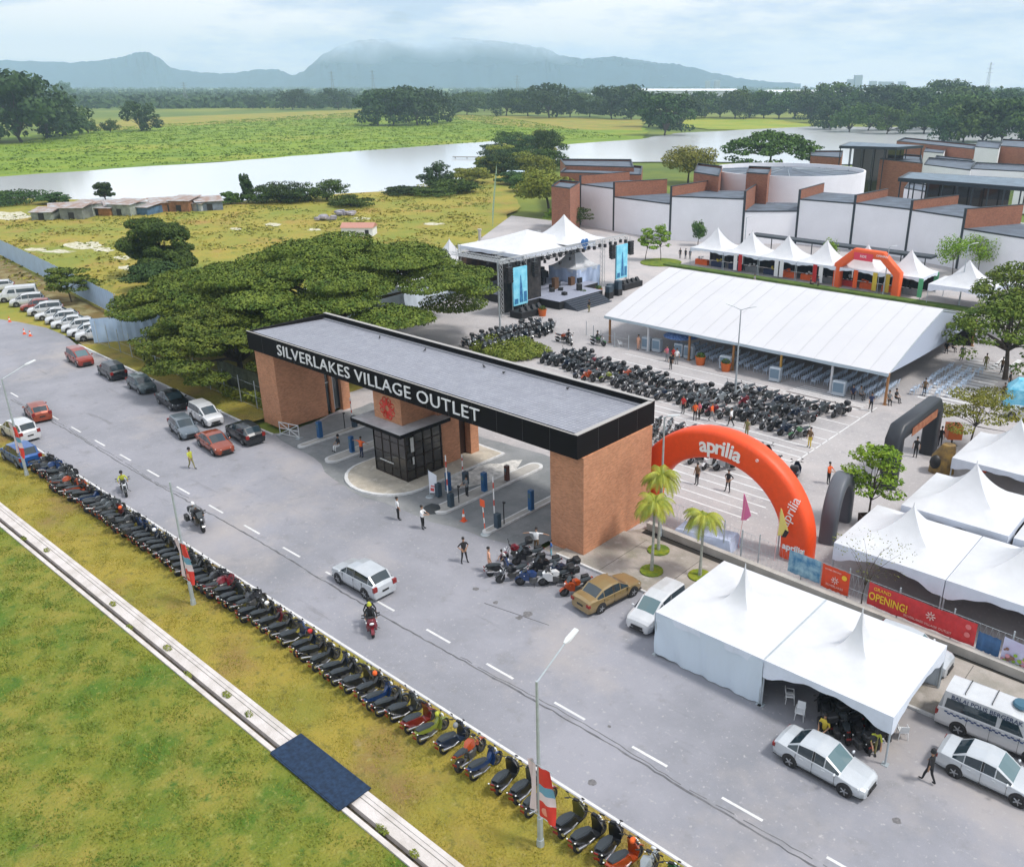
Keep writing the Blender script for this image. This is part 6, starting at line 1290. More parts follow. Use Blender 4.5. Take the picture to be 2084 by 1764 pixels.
carw('suv', 'palesilver', -40.2, 26.95, D_(180), 'silver crossover driving along the middle of the road', nm='moving_car')
carw('hatch', 'orange', -87.6, 25.5, D_(172), 'dark orange hatchback driving on the far left of the road', nm='moving_car')
carw('sedan', 'orange', -67.8, 32.3, D_(-6), 'orange saloon double parked by the walking traffic officer')
carw('hatch', 'grey', -73.2, 32.3, D_(-10), 'dark grey hatchback double parked beside the white carrier')
carw('suv', 'black', -67.9, 35.1, D_(175), 'black estate parked closest to the left brick pier')
carw('mpv', 'white', -74.6, 35.1, D_(-5), 'white people carrier parked between two black cars', False)
carw('sedan', 'black', -81.1, 35.2, D_(-4), 'black saloon parked behind the white people carrier')
carw('hatch', 'slate', -88.0, 35.4, D_(-4), 'slate green hatchback half under the rain tree branches')
carw('mpv', 'black', -94.8, 35.4, D_(176), 'black people carrier behind the red one, rear towards us')
carw('mpv', 'red', -102.4, 35.2, D_(-4), 'faded red people carrier at the far end of the kerbside line', True)
GW2 = 'white cars parked side by side along the hoarding'
rowc = [(-141.0, 'van', 'white', 'white van parked at the left edge of the side-by-side row'), (-136.8, 'mpv', 'white', 'white carrier left of the red hatchback in the row'), (-132.8, 'hatch', 'red', 'red hatchback in the row of white cars'), (-129.3, 'mpv', 'white', 'white carrier right of the red hatchback'), (-126.0, 'sedan', 'white', 'second white car right of the red hatchback'), (-122.9, 'hatch', 'white', 'third white car right of the red hatchback, by the cones'), (-119.9, 'sedan', 'white', 'fourth white car right of the red hatchback'), (-117.0, 'hatch', 'white', 'third white car from the right end of the row'), (-114.2, 'sedan', 'white', 'second white car from the right end of the row'), (-111.4, 'suv', 'white', 'last white car of the row, beside the short hoarding')]
for s_, k_, c_, lb in rowc: carw(k_, c_, s_, 40.6 + (-110 - s_) * .05, D_(-112), lb, group=GW2)
for s_, c_, k_ in ((-150, 'white', 'suv'), (-156, 'white', 'sedan')): carw(k_, c_, s_, 42.5, D_(-110), {-150: 'white off-roader beyond the left edge of the row', -156: 'white saloon farthest left in the row'}[s_], group=GW2)
carw('mpv', 'blue', -77.6, 20.6, D_(182), 'blue people carrier on the verge beside the first scooters', nm='parked_car'); carw('mpv', 'white', -83.6, 22.6, D_(184), 'white people carrier behind the blue one at the left edge')
carw('suv', 'white', *[gp(2068, 858)[i] + (1.0, 1.0)[i] for i in (0, 1)], D_(170), 'white off-roader parked at the right edge before the cyan stall', True)
r = empty('stall', (gp(2075, 825)[0], gp(2075, 825)[1], 0), .3, 'bright cyan draped stall at the right edge', 'stall')
mb = MB(); mb.loft([[(x * 1.5, y * 1.2, 0) for x, y in ((-1, -1), (1, -1), (1, 1), (-1, 1))], [(x * 1.3, y * 1.0, 1.8) for x, y in ((-1, -1), (1, -1), (1, 1), (-1, 1))], [(x * .5, y * .5, 2.7) for x, y in ((-1, -1), (1, -1), (1, 1), (-1, 1))]]); mb.build('drape', mat('drape_cyan', (.10, .45, .65), .7, rgb2=(.3, .65, .8), vscale=2), r)

# ================================================================== motorcycles
BK = {}
def bike(kind, colour, loc, rz, label, group, box=False, lean=-.13, rest='black'):
    return place(bike_kit(kind, colour, box, rest), 'parked_motorcycle', (*loc, .012), rz, label, 'motorcycle', group, tilt=lean, scale=(1.06, 1.2, 1.06) if 'pier' in (group or '') else (1.08, 1.55, 1.1) if kind == 'scooter' else (1.08, 1.35, 1.1))
rnd = random.Random(21)
GR = 'scooters and motorcycles parked along the verge'
near = [(-45.2, 'moped', 'black'), (-44.5, 'scooter', 'grey'), (-43.7, 'moped', 'black'), (-42.9, 'sport', 'black'), (-42.1, 'moped', 'black'), (-41.3, 'moped', 'black'), (-40.4, 'moped', 'maroon'), (-39.3, 'moped', 'black'), (-38.2, 'scooter', 'blue'), (-37.0, 'moped', 'navy'), (-36.1, 'moped', 'black'), (-35.1, 'moped', 'black'), (-34.0, 'moped', 'navy'), (-33.2, 'moped', 'black'), (-32.3, 'scooter', 'black'), (-31.3, 'moped', 'black'), (-30.3, 'moped', 'blue'), (-29.5, 'moped', 'grey'), (-28.7, 'scooter', 'grey'), (-27.6, 'scooter', 'red'), (-26.5, 'moped', 'lime'), (-25.3, 'scooter', 'navy'), (-24.0, 'naked', 'orange'), (-23.0, 'moped', 'blue'), (-21.8, 'scooter', 'black'), (-20.7, 'scooter', 'grey'), (-19.7, 'moped', 'maroon'), (-17.9, 'scooter', 'yellow'), (-16.9, 'scooter', 'black'), (-15.9, 'scooter', 'black'), (-14.95, 'scooter', 'orange'), (-14.0, 'naked', 'silver'), (-13.0, 'moped', 'green'), (-12.0, 'scooter', 'black')]
far = []; s_ = -74.2
while s_ < -45.9:
    far.append((s_, rnd.choice(['moped', 'sport', 'scooter', 'naked', 'moped', 'scooter']), rnd.choice(['black', 'black', 'black', 'grey', 'navy', 'black', 'black', 'blue', 'black', 'maroon', 'grey'])))
    s_ += .78 + rnd.uniform(-.08, .08)
far = [(s_, k, ('orange' if -69.5 < s_ < -67 else c)) for s_, k, c in far]
allb = far + near
marks = [(-78, 'the blue people carrier'), (-46.4, 'the middle banner lamp'), (-18.4, 'the nearest banner lamp')]
for s_, k, c in allb:
    mk = min(marks, key=lambda q: abs(q[0] - s_)); cnt = sum(1 for q in allb if min(q[0], s_) <= q[0] <= max(q[0], s_) and False)
    same = sorted([q[0] for q in allb if (q[0] - mk[0]) * (s_ - mk[0]) > 0], key=lambda q: abs(q - mk[0])); idx = same.index(s_) + 1
    side = 'left' if s_ < mk[0] else 'right'
    lb = '%s %s, %s to the %s of %s' % (c, {'naked': 'motorcycle', 'moped': 'moped', 'scooter': 'scooter', 'sport': 'sports bike'}[k], ordinal(idx), side, mk[1])
    t_ = 20.9 + rnd.uniform(-.17, .15) + (.35 if s_ < -70 else 0)
    bike(k, c, (s_ + rnd.uniform(-.07, .07), t_), pi / 2 + rnd.uniform(-.24, .2) + (.05 if s_ > -30 else 0), lb, GR, box=(rnd.random() < .12 and k != 'naked'), lean=-.15 + rnd.uniform(-.03, .03))
for s_, z_, c_, lb in [(-25.35, 1.02, 'grey', 'grey helmet resting on the navy scooter'), (-26.6, 1.0, 'lime', 'lime helmet on the lime moped handlebar'), (-31.4, 1.0, 'orange', 'orange helmet on a dark moped below the road edge'), (-37.1, 1.0, 'red', 'red helmet on the navy moped'), (-41.4, 1.0, 'white', 'white helmet on a black moped right of the middle lamp'), (-15.0, 1.02, 'orange', 'orange helmet on the orange scooter'), (-60.3, 1.0, 'orange', 'orange helmet in the far part of the scooter row'), (-55.2, 1.0, 'white', 'white helmet midway along the scooter row')]:
    mb = MB(); mb.ell((0, 0, .12), (.15, .13, .14), 12, 8); r = empty('helmet', (s_, 21.15, z_), rnd.uniform(0, 6), lb, 'helmet'); mb.build('shell', cl(c_), r, smooth=True); mb = MB(); mb.ell((.05, 0, .12), (.115, .11, .06), 10, 6); mb.build('visor', DARK, r, smooth=True)
# big bikes by the right pier
GN = 'big motorcycles grouped at the right brick pier'
for px, py, rz, k, c, bx, lb in [(1018, 1168, 1.2, 'scooter', 'blue', False, 'small blue scooter at the left end of the group by the pier'), (1042, 1180, 0, 'naked', 'black', False, 'black motorcycle beside the child, second in the group'), (1085, 1190, -2.4, 'sport', 'blue', False, 'pale blue sports bike at the front of the group'), (1048, 1135, -1.9, 'naked', 'maroon', True, 'dark maroon motorcycle at the back of the group'), (1075, 1145, -2.1, 'tourer', 'black', False, 'black tourer at the back middle of the group'), (1110, 1165, -2.2, 'tourer', 'black', False, 'black tourer between the two rows of the group'), (1130, 1188, -2.2, 'tourer', 'white', True, 'white tourer with top box in the group'), (1143, 1175, -2.0, 'tourer', 'navy', True, 'navy tourer with black box next to the white tourer'), (1172, 1207, -2.0, 'tourer', 'orange', False, 'orange tourer nearest the gold saloon')]:
    if rz == 0: rz = -2.0
    bike(k, c, gp(px, py), rz, lb, GN, bx)
# car park: three files facing down-left
GC2 = 'motorcycles parked in rows in front of the marquee'; cols = ['black', 'black', 'grey', 'black', 'black', 'black', 'silver', 'navy', 'black', 'black', 'grey', 'black', 'maroon', 'black', 'black', 'navy', 'lime', 'orange', 'black', 'grey']
parkb = []
for i in range(31):
    s_ = -62.5 + i * 1.06; parkb.append((s_, 67.6 + .4 * sin(i * .8) + (1.2 if i < 6 else 0) - max(0, (i - 6)) * .03, 'front'))
for i in range(28):
    s_ = -62.0 + i * 1.12; parkb.append((s_, 70.4 + .5 * sin(i * 1.3) + (1 if i < 5 else 0), 'middle'))
for i in range(9): parkb.append((-41.5 + i * 1.4, 73.4 + .3 * sin(i), 'back'))
cnt = {'front': 0, 'middle': 0, 'back': 0}
for s_, t_, fl_ in parkb:
    cnt[fl_] += 1; c = rnd.choice(cols); k = rnd.choice(['tourer', 'naked', 'sport', 'tourer', 'naked']); bx = k == 'tourer' and rnd.random() < .7
    if fl_ == 'front' and cnt[fl_] == 31: c = 'green'
    lb = '%s %s%s, %s from left in the %s file by the marquee' % (c, {'tourer': 'tourer', 'naked': 'motorcycle', 'sport': 'sports bike'}[k], ' with top box' if bx else '', ordinal(cnt[fl_]), fl_)
    bike(k, c, (s_ + rnd.uniform(-.1, .1), t_ + rnd.uniform(-.2, .2)), -pi / 2 - .35 + rnd.uniform(-.25, .25), lb, GC2, bx)
GL = 'motorcycles parked behind the planted bed'; n_ = 0
for row in range(2):
    for i in range(13):
        n_ += 1; s_ = -73.6 + row * 2.6 + rnd.uniform(-.2, .2); t_ = 67.0 + i * 1.0; c = rnd.choice(['black', 'black', 'navy', 'grey', 'silver', 'black'])
        bike('tourer' if rnd.random() < .6 else 'naked', c, (s_, t_), rnd.uniform(-.3, .3) - .5, '%s motorcycle, %s from the near end of the %s line behind the planted bed' % (c, ordinal(i + 1), ('left', 'right')[row]), GL, rnd.random() < .5)
for px, py, rz, c, lb in [(1146, 697, .2, 'orange', 'orange-trimmed motorcycle right of the planted bed motorcycles'), (1158, 700, -.5, 'black', 'black motorcycle with rider just right of the planted bed'), (1217, 703, .1, 'green', 'green motorcycle standing alone left of the marquee')]: bike('naked', c, gp(px, py), rz, lb, GL, lean=0)
GA = 'motorcycles seen through the big orange arch'; n_ = 0
for row in range(2):
    for i in range(7 if row else 6):
        n_ += 1; s_ = -38.4 + i * 1.25 + row * 1.4; t_ = 55.9 + row * 2.5 + .1 * i; c = rnd.choice(['black', 'silver', 'grey', 'black', 'maroon', 'white'])
        bike(rnd.choice(['naked', 'tourer', 'sport']), c, (s_, t_ + rnd.uniform(-.3, .3)), -pi / 2 + rnd.uniform(-.5, .2), '%s motorcycle, %s from the left in the %s row seen through the orange arch' % (c, ordinal(i + 1), ('near', 'far')[row]), GA)
for i in range(8):
    c = rnd.choice(['black', 'grey', 'silver', 'black']); bike('naked', c, (-41.5 + (i % 4) * 1.1, 57.8 + (i // 4) * 2.4 + .3 * (i % 2)), -1.4 + rnd.uniform(-.3, .3), '%s motorcycle, %s from the left in the %s line just behind the right brick pier' % (c, ordinal(i % 4 + 1), ('near', 'far')[i // 4]), 'motorcycles behind the right brick pier')
bike('scooter', 'navy', gp(1622, 970), 1.9, 'dark blue scooter standing alone right of the orange arch', None, True); bike('scooter', 'black', gp(1563, 935), 1.9, 'black scooter half hidden behind the orange arch top', None)
for px, py, c, lb, rz in [(1682, 1470, 'black', 'black police motorcycle inside the open tent, left', 2.3), (1718, 1492, 'grey', 'grey police motorcycle inside the open tent, centre', 2.2), (1748, 1508, 'black', 'black police motorcycle inside the open tent, front right', 2.5), (1700, 1450, 'black', 'black police motorcycle at the back of the open tent', 2.4), (1740, 1465, 'navy', 'navy police motorcycle at the back right of the open tent', 2.3), (1773, 1500, 'black', 'black police motorcycle beside the right front tent leg', 2.3)]:
    bike('tourer', c, gp(px, py), rz, lb, 'police motorcycles in the open tent', c == 'black')
# ridden ones
def rider(loc, rz, k, c, lbm, lbp, shirt, hat, trousers='black', box=False):
    bike(k, c, loc, rz, lbm, None, box, lean=0)
    bx, by = loc; person((bx - cos(rz) * .28, by - sin(rz) * .28, .03), rz, 'ride', shirt, trousers, lbp, hat=hat)
rider(gp(406, 1075), -.15, 'tourer', 'black', 'black tourer ridden along the road near the middle lamp', 'rider in black with grey helmet on the tourer near the middle lamp', 'black', 'grey', box=True)
x_, y_ = gp(406, 1075); person((x_ - .75, y_ + .11, .06), -.15, 'ride', 'grey', 'black', 'passenger in grey seated behind the rider near the middle lamp', hat='white')
rider(gp(757, 1283), -.55, 'scooter', 'maroon', 'dark red scooter ridden towards us behind the silver crossover', 'rider in black with lime helmet on the dark red scooter', 'black', 'lime')
x_, y_ = gp(757, 1283); person((x_ - .62, y_ + .40, .05), -.55, 'ride', 'black', 'black', 'passenger with black helmet behind the rider of the dark red scooter', hat='black')
rider(gp(255, 1003), -.3, 'naked', 'black', 'dark motorcycle ridden by the officer in lime', 'officer in lime jacket riding a dark motorcycle by the scooter row', 'lime', 'black')
x_, y_ = gp(1158, 700); person((x_ - .2, y_ + .1, .03), -.5, 'ride', 'black', 'black', 'rider in black on the motorcycle right of the planted bed', hat='black')
x_, y_ = gp(1217, 703); person((x_ - .25, y_, .03), .1, 'ride', 'black', 'black', 'rider in black on the lone green motorcycle', hat='black')

# ================================================================== people
PP = lambda px, py, rz, ps, sh, tr, lb, **k: person(gp(px, py), rz, ps, sh, tr, lb, **k)
PP(391, 954, D_(10), 'walk', 'lime', 'khaki', 'officer in lime jacket walking on the road by the orange saloon', hat='black')
PP(811, 1058, D_(70), 'stand', 'white', 'black', 'person in white shirt and black trousers facing the booth'); PP(861, 1076, D_(20), 'reach', 'white', 'black', 'person in white shirt by the black umbrella')
PP(945, 1144, D_(-20), 'hips', 'black', 'black', 'person in black standing alone left of the grouped motorcycles'); PP(996, 1164, D_(60), 'stand', 'peach', 'peach', 'person in a peach outfit beside the small blue scooter')
PP(1028, 1152, D_(-90), 'lean', 'white', 'black', 'child in white leaning on the black motorcycle', scale=.78); PP(1092, 1123, D_(-60), 'arms_out', 'white', 'brown', 'person in white with both arms spread behind the motorcycles')
PP(1122, 1130, D_(-120), 'stand', 'blue', 'cyan', 'small child in blue at the corner of the right pier', scale=.62); PP(951, 1013, D_(-100), 'reach', 'grey', 'black', 'person in grey top standing on the kerbed island', hat='black')
PP(737, 930, D_(-80), 'arms_out', 'orange', 'navy', 'person in orange vest with arms out on the left island'); PP(690, 916, D_(-90), 'sit', 'black', 'white', 'person in black sitting at the tip of the left island', hat='black')
PP(1685, 984, D_(-20), 'reach', 'orange', 'black', 'person in an orange jacket holding a phone right of the orange arch'); PP(1418, 986, D_(-100), 'stand', 'brown', 'black', 'person in dark clothes left of two seen through the arch'); PP(1481, 1000, D_(-90), 'hips', 'black', 'black', 'person in black right of two seen through the arch')
PP(1390, 841, D_(-90), 'stand', 'red', 'black', 'person in red top in front of the parked row, leftmost'); PP(1414, 855, D_(-60), 'stand', 'orange', 'black', 'person in orange standing close to a companion before the parked row'); PP(1423, 853, D_(-120), 'stand', 'pink', 'black', 'companion in pink right of the person in orange')
PP(1448, 857, D_(0), 'walk', 'orange', 'grey', 'person in orange walking before the parked row'); PP(1487, 868, D_(180), 'walk', 'white', 'black', 'person in white top walking before the parked row'); PP(1647, 910, D_(-100), 'stand', 'brown', 'yellow', 'person in yellow trousers at the front right of the row'); PP(1771, 836, D_(-60), 'walk', 'navy', 'black', 'person in navy walking at the right marquee post')
PP(1519, 890, D_(-90), 'stand', 'khaki', 'khaki', 'person in khaki behind the top of the orange arch'); PP(1299, 712, D_(-90), 'stand', 'peach', 'peach', 'person in pale clothes by the left marquee coolers'); PP(1365, 752, D_(-90), 'stand', 'black', 'black', 'person in black standing behind the row near the parasol')
PP(1357, 735, D_(-90), 'reach', 'pink', 'grey', 'person in pink under the blue parasol, left'); PP(1370, 738, D_(-90), 'stand', 'red', 'black', 'person in red under the blue parasol, middle'); PP(1377, 741, D_(-60), 'stand', 'white', 'grey', 'person in white under the blue parasol, right')
PP(2004, 752, D_(-90), 'stand', 'khaki', 'khaki', 'person in khaki near the right edge beyond the sparse tree'); PP(2037, 760, D_(-120), 'walk', 'brown', 'black', 'person in brown walking near the right edge'); PP(1956, 733, D_(-90), 'stand', 'grey', 'black', 'person in grey beneath the right rain tree'); PP(1199, 636, D_(180), 'stand', 'black', 'khaki', 'person in black standing in front of the stage stairs')
PP(1395, 527, D_(-90), 'stand', 'black', 'navy', 'person in black at the left end of the pagoda row'); PP(1404, 528, D_(-90), 'stand', 'navy', 'black', 'person in navy next to the one in black by the pagodas'); PP(1384, 526, D_(-60), 'stand', 'black', 'black', 'person in black farthest left by the pagodas')
PP(1728, 578, D_(-90), 'stand', 'white', 'black', 'person in white standing inside the far orange arch'); PP(1649, 583, D_(0), 'sit', 'black', 'black', 'person in black crouching left of the far arch'); PP(1664, 587, D_(0), 'stand', 'green' if 'green' in CLOTH else 'navy', 'black', 'person in dark clothes left of the far arch'); PP(1535, 582, D_(0), 'stand', 'grey', 'black', 'person in grey on the green strip behind the marquee')
PP(1888, 1592, D_(160), 'walk', 'black', 'black', 'person in black walking past the rear of the white saloon', hat='black'); PP(1775, 1535, D_(-60), 'lean', 'lime', 'khaki', 'officer in a lime jacket bending at the mouth of the open tent', hat='black'); PP(1675, 1500, D_(-90), 'sit', 'yellow', 'black', 'person in yellow sitting inside the open tent')
for i, (px, py, ps, sh, lb) in enumerate([(1880, 805, 'stand', 'brown', 'person in brown between the black arch and the sparse tree'), (1808, 822, 'sit', 'grey', 'seated person in grey outside the marquee, near the corner post'), (1822, 818, 'sit', 'black', 'seated person in black outside the marquee near corner'), (1925, 717, 'sit', 'black', 'seated person in black at the far end of the outside chairs'), (1938, 715, 'sit', 'navy', 'seated person in navy at the far end of the outside chairs'), (1912, 908, 'stand', 'black', 'person in black beside the orange cube'), (2040, 815, 'stand', 'brown', 'person in brown beside the cyan stall'), (2052, 790, 'stand', 'black', 'person in black behind the cyan stall'), (1735, 810, 'sit', 'navy', 'seated person in navy near the last cooler'), (1750, 812, 'sit', 'grey', 'seated person in grey at the marquee corner rows'), (1862, 930, 'stand', 'black', 'person in black under the black arch')]):
    s_, t_ = gp(px, py); person((s_, t_, .0), D_(-90 + i * 37 % 90), ps, sh, 'black', lb)
# goods under the pagodas: counters and hanging cloths
rnd = random.Random(8)
for i in range(6):
    for j in range(2):
        s_ = -80.0 + i * 6.62 + j * 3.2; c_ = rnd.choice(['red', 'orange', 'grey', 'navy', 'pink']); r = empty('stall_counter', (s_, 128.2, 0), 0, '%s counter under the %s pagoda of the long row, %s side' % (c_, ordinal(i + 1), ('left', 'right')[j]), 'counter', 'stall counters under the pagodas')
        mb = MB(); mb.bbox(-1.2, 1.2, -.4, .4, 0, .9, .02); mb.build('table', cl(c_), r); mb = MB(); [mb.cbox((rnd.uniform(-1, 1), rnd.uniform(-.2, .2), 1.0 + .1 * q), (.3, .25, .2)) for q in range(4)]; mb.build('goods', cl(rnd.choice(['white', 'black', 'orange', 'yellow'])), r)
for i, (s_, c_) in enumerate([(-71.4, 'red'), (-72.3, 'white'), (-64.8, 'white'), (-63.9, 'white'), (-58.2, 'red'), (-57.2, 'white'), (-51.6, 'orange'), (-48.6, 'yellow'), (-46.7, 'yellow'), (-41.8, 'green_'), (-41.8, 'green_')]):
    col_ = mat('drape_green', (.12, .45, .22), .7) if c_ == 'green_' else cl(c_); mb = MB(); n = 8
    mb.loft([[(-.35 + .7 * q / n, .05 * sin(q * 2), z) for q in range(n + 1)] for z in (.3, 1.5, 3.0)], caps=False, closed=False)
    o = mb.build('hanging_banner', col_); o.location = (s_, 126.1 if i != 10 else 132.5, 0); tag(o, '%s hanging drape at the pagoda row, %s from the left' % (c_.replace('green_', 'green'), ordinal(i + 1)), 'banner', 'drapes hung on the pagoda legs')

# ================================================================== trees, shrubs
FA = foliage('rain', (.155, .195, .028), (.045, .085, .012), .12, .8); FB = foliage('dark', (.055, .10, .026), (.020, .045, .014), .3, .6); FC = foliage('bright', (.24, .36, .03), (.10, .20, .02), .1, 1.2); FD = foliage('olive', (.24, .25, .035), (.12, .16, .025), .15, .8); FE = foliage('mid', (.085, .14, .022), (.028, .06, .011), .3, .6); FG = foliage('yellowish', (.24, .22, .03), (.13, .15, .03), .1, .8)
def tree(kit, px, py, label, rz=0., sc=1., name='tree', group=None, cat='tree'): s_, t_ = gp(px, py) if py is not None else px; return place(kit, name, (s_, t_, 0), rz, label, cat, group, scale=sc)
tree(tree_kit(12.5, 17.5, 190000, .14, FA, 3, 'umbrella', .6, .28), (-85.0, 58.0), None, 'great rain tree with a wide flat crown spreading behind the gate', .4, name='rain_tree')
tree(tree_kit(8.2, 10.0, 70000, .14, FA, 5, 'umbrella', .42, .25), (-83.0, 43.5), None, 'second rain tree with low branches hanging over the parked cars', 1.2, name='rain_tree')
tree(tree_kit(9.5, 10.5, 70000, .14, FA, 8, 'umbrella', .40, .28), (-96.5, 49.0), None, 'left-hand rain tree merging with the great crown', 2.2, name='rain_tree')
tree(tree_kit(9.5, 6.5, 26000, .20, FE, 13, 'bushy', .3, .2), 335, 562, 'round dark tree standing alone in the pasture', 0, name='round_tree'); tree(tree_kit(4.2, 4.0, 6000, .2, FB, 14, 'round', .2, .1), 320, 590, 'low thicket of dry brush at the foot of the lone tree', 0, name='shrub', cat='shrub')
tree(tree_kit(5.2, 4.2, 3600, .18, FA, 15, 'layer', .10, .4), 146, 615, 'slender young tree in front of the blue hoarding', 0)
tree(tree_kit(8.8, 6.2, 9000, .17, FA, 21, 'umbrella', .3, .35), (-21.5, 95.5), None, 'rain tree with layered crown at the right edge by the lamp', 0, name='rain_tree'); tree(tree_kit(9.2, 5.0, 5000, .19, FA, 23, 'umbrella', .25, .4), (-26.2, 113.0), None, 'taller rain tree behind it at the right edge', 1, name='rain_tree')
tree(tree_kit(5.6, 4.3, 5200, .10, FG, 24, 'layer', .09, .35), (-18.4, 74.0), None, 'sparse yellow-green tree above the black inflatable arch', 0); tree(tree_kit(6.6, 2.7, 2600, .12, FC, 25, 'layer', .10, .3), (-19.3, 54.5), None, 'bright green layered tree standing in a dark planter', 0)
mb = MB(); mb.lathe([(.7, 0), (.75, .9), (.65, .9), (.6, .7), (0, .7)], n=4); o = mb.build('planter_box', mat('planter_brown', (.05, .025, .018), .7)); o.location = (-19.3, 54.5, 0); tag(o, 'dark square planter holding the bright green layered tree', 'planter')
tree(tree_kit(4.6, 2.4, 260, .05, FD, 26, 'sparse', .05, .3), (-15.6, 44.9), None, 'nearly leafless sapling in front of the white banner tent', 0, name='sapling')
for px, py, h_, sp, lb in [(1313, 530, 6.0, 2.2, 'young tree on the grass bed behind the stage, left one'), (1345, 531, 6.6, 2.0, 'young tree on the grass bed behind the stage, middle one'), (1420, 500, 5.0, 1.5, 'slim young tree left of the first pagoda'), (1685, 560, 6.5, 1.6, 'small tuft-topped tree before the shop walls'), (1938, 560, 7.0, 3.0, 'spiky green tree left of the single pagoda'), (1990, 560, 7.0, 3.0, 'upright yellow-green tree behind the single pagoda'), (1128, 462, 4.0, 3.6, 'low leafy tree above the stage roof, left'), (1180, 468, 5.0, 4.0, 'low leafy tree above the stage roof, right')]:
    tree(tree_kit(h_, sp, 1500, .16, FC if h_ != 5.0 else FE, int(px), 'layer' if 'stage' in lb else 'round', .08, .35), px, py, lb, px)
tree(tree_kit(11, 7.0, 9000, .26, FD, 31, 'round', .35, .4), 1118, 436, 'yellow-green tree beside the brick end of the shops', 0); tree(tree_kit(12, 9, 8000, .3, FG, 33, 'round', .35, .25), gp(1400, 372), None, 'yellowish tree before the lake between the brick blocks', 0)
tree(tree_kit(14, 16, 7000, .5, FE, 35, 'umbrella', .5, .4), gp(1565, 352), None, 'umbrella-crowned tree in front of the lake behind the round drum', 0, name='rain_tree')
for i, (px, py, h_, sp) in enumerate([(1108, 340, 14, 7), (1095, 370, 9, 8), (1060, 350, 6, 9), (1010, 352, 7, 8), (1020, 330, 7, 8), (990, 345, 5, 5), (890, 385, 8, 6), (960, 372, 5, 8), (1075, 390, 5, 7), (1045, 375, 4, 7)]):
    tree(tree_kit(h_, sp, 4200, .28, [FB, FD, FE][i % 3] if i else FB, 40 + i, 'bushy', .25, .1), px, py, ['tall dark tree on the point between the two waters', 'olive tree just below the dark tree on the point', 'shrubby tree in the scrub on the lake point', 'bushy green shrub at the tip of the lake shore', 'second bushy shrub at the tip of the lake shore', 'low shrub beside the wooden jetty', 'fan-shaped bush on the near lake shore', 'low bush right of the fan-shaped bush', 'bush above the service yard', 'low scrub bush by the green mesh fence'][i], i, name='shrub_tree')
for i, (px, py, h_, sp) in enumerate([(570, 412, 7, 12), (540, 412, 5, 7), (600, 412, 5, 7), (665, 408, 7.5, 9), (505, 412, 10, 2.5), (470, 415, 4, 4), (215, 406, 6, 3.5), (715, 420, 3.5, 9), (820, 396, 3, 8), (880, 398, 3, 10), (30, 415, 4, 14), (-20, 415, 4, 12), (110, 415, 3.5, 6)]):
    tree(tree_kit(h_ * .78, sp * .8, 3600, .24, FE if i % 2 else FB, 60 + i, 'bushy', .2, .05), px, py, ['broad dark bush on the near lake shore', 'lower bush at the left of the broad bush', 'lower bush at the right of the broad bush', 'dense dark round bush on the lake shore', 'thin tall tree standing above the shore bushes', 'small bush left of the thin tall tree', 'small tree behind the shacks', 'low scrub right of the round bush', 'low shore scrub in the middle of the pasture edge', 'low shore scrub near the fan-shaped bush', 'hedge of green scrub left of the shacks', 'green scrub at the left edge by the lake', 'scrub clump beside the first shack'][i], i, name='shore_bush', cat='bush')
for i, (px, py, h_, sp) in enumerate([(1035, 305, 9, 10), (1062, 312, 8, 12), (1090, 308, 10, 10), (1122, 312, 10, 9), (1045, 335, 7, 9), (1080, 338, 6, 9), (1120, 345, 8, 8), (1010, 322, 7, 9), (1005, 350, 6, 8), (930, 392, 4, 8)]):
    tree(tree_kit(h_, sp, 3200, .36, [FE, FB, FD][i % 3], 140 + i, 'bushy', .2, .05), px, py, '%s bush in the thicket that parts the two waters, %s towards us' % (['green', 'dark', 'olive'][i % 3], ordinal(i + 1)), i, name='thicket_bush', group='thicket between the two waters', cat='bush')
# distant trees, each its own
kits = [tree_kit(1, .75, 2200, .038, m_, 80 + i, 'bushy', .03, .12) for i, m_ in enumerate([FB, FE, FB, FE])] + [tree_kit(1, .95, 2200, .04, FB, 90, 'bushy', .03, .2), tree_kit(1, .95, 2200, .04, FE, 91, 'bushy', .03, .2)]
far_t = [(-10, 290, 98, 0), (45, 290, 104, 2), (95, 282, 84, 0), (135, 276, 62, 1), (180, 272, 26, 1), (225, 270, 22, 1), (288, 267, 46, 0), (515, 222, 22, 2), (540, 220, 18, 0), (595, 223, 34, 4), (640, 222, 22, 4), (690, 223, 36, 4), (770, 256, 60, 0), (800, 256, 62, 2), (850, 255, 68, 4), (885, 250, 55, 4), (950, 234, 40, 5), (1030, 236, 46, 4), (1075, 236, 48, 5), (1118, 240, 60, 4), (1160, 238, 46, 1), (1200, 238, 42, 5), (1245, 242, 56, 2), (1285, 243, 58, 0), (1320, 258, 60, 0), (1352, 276, 74, 2), (1385, 262, 56, 0), (130, 200, 26, 1), (985, 226, 34, 5)]
for x in range(1405, 1660, 30): far_t.append((x, 240 + random.Random(x).randint(-4, 4), random.Random(x).randint(42, 56), x % 4))
for x in range(1650, 2110, 33): far_t.append((x, 246 + random.Random(x).randint(-4, 4), random.Random(x + 1).randint(46, 64), (x // 33) % 4))
for x in range(1690, 2120, 38): far_t.append((x, 268 + random.Random(x).randint(-5, 6), random.Random(x + 2).randint(44, 66), (x // 38) % 4))
for x in range(1920, 2120, 40): far_t.append((x, 290, random.Random(x + 2).randint(46, 70), (x // 40) % 4))
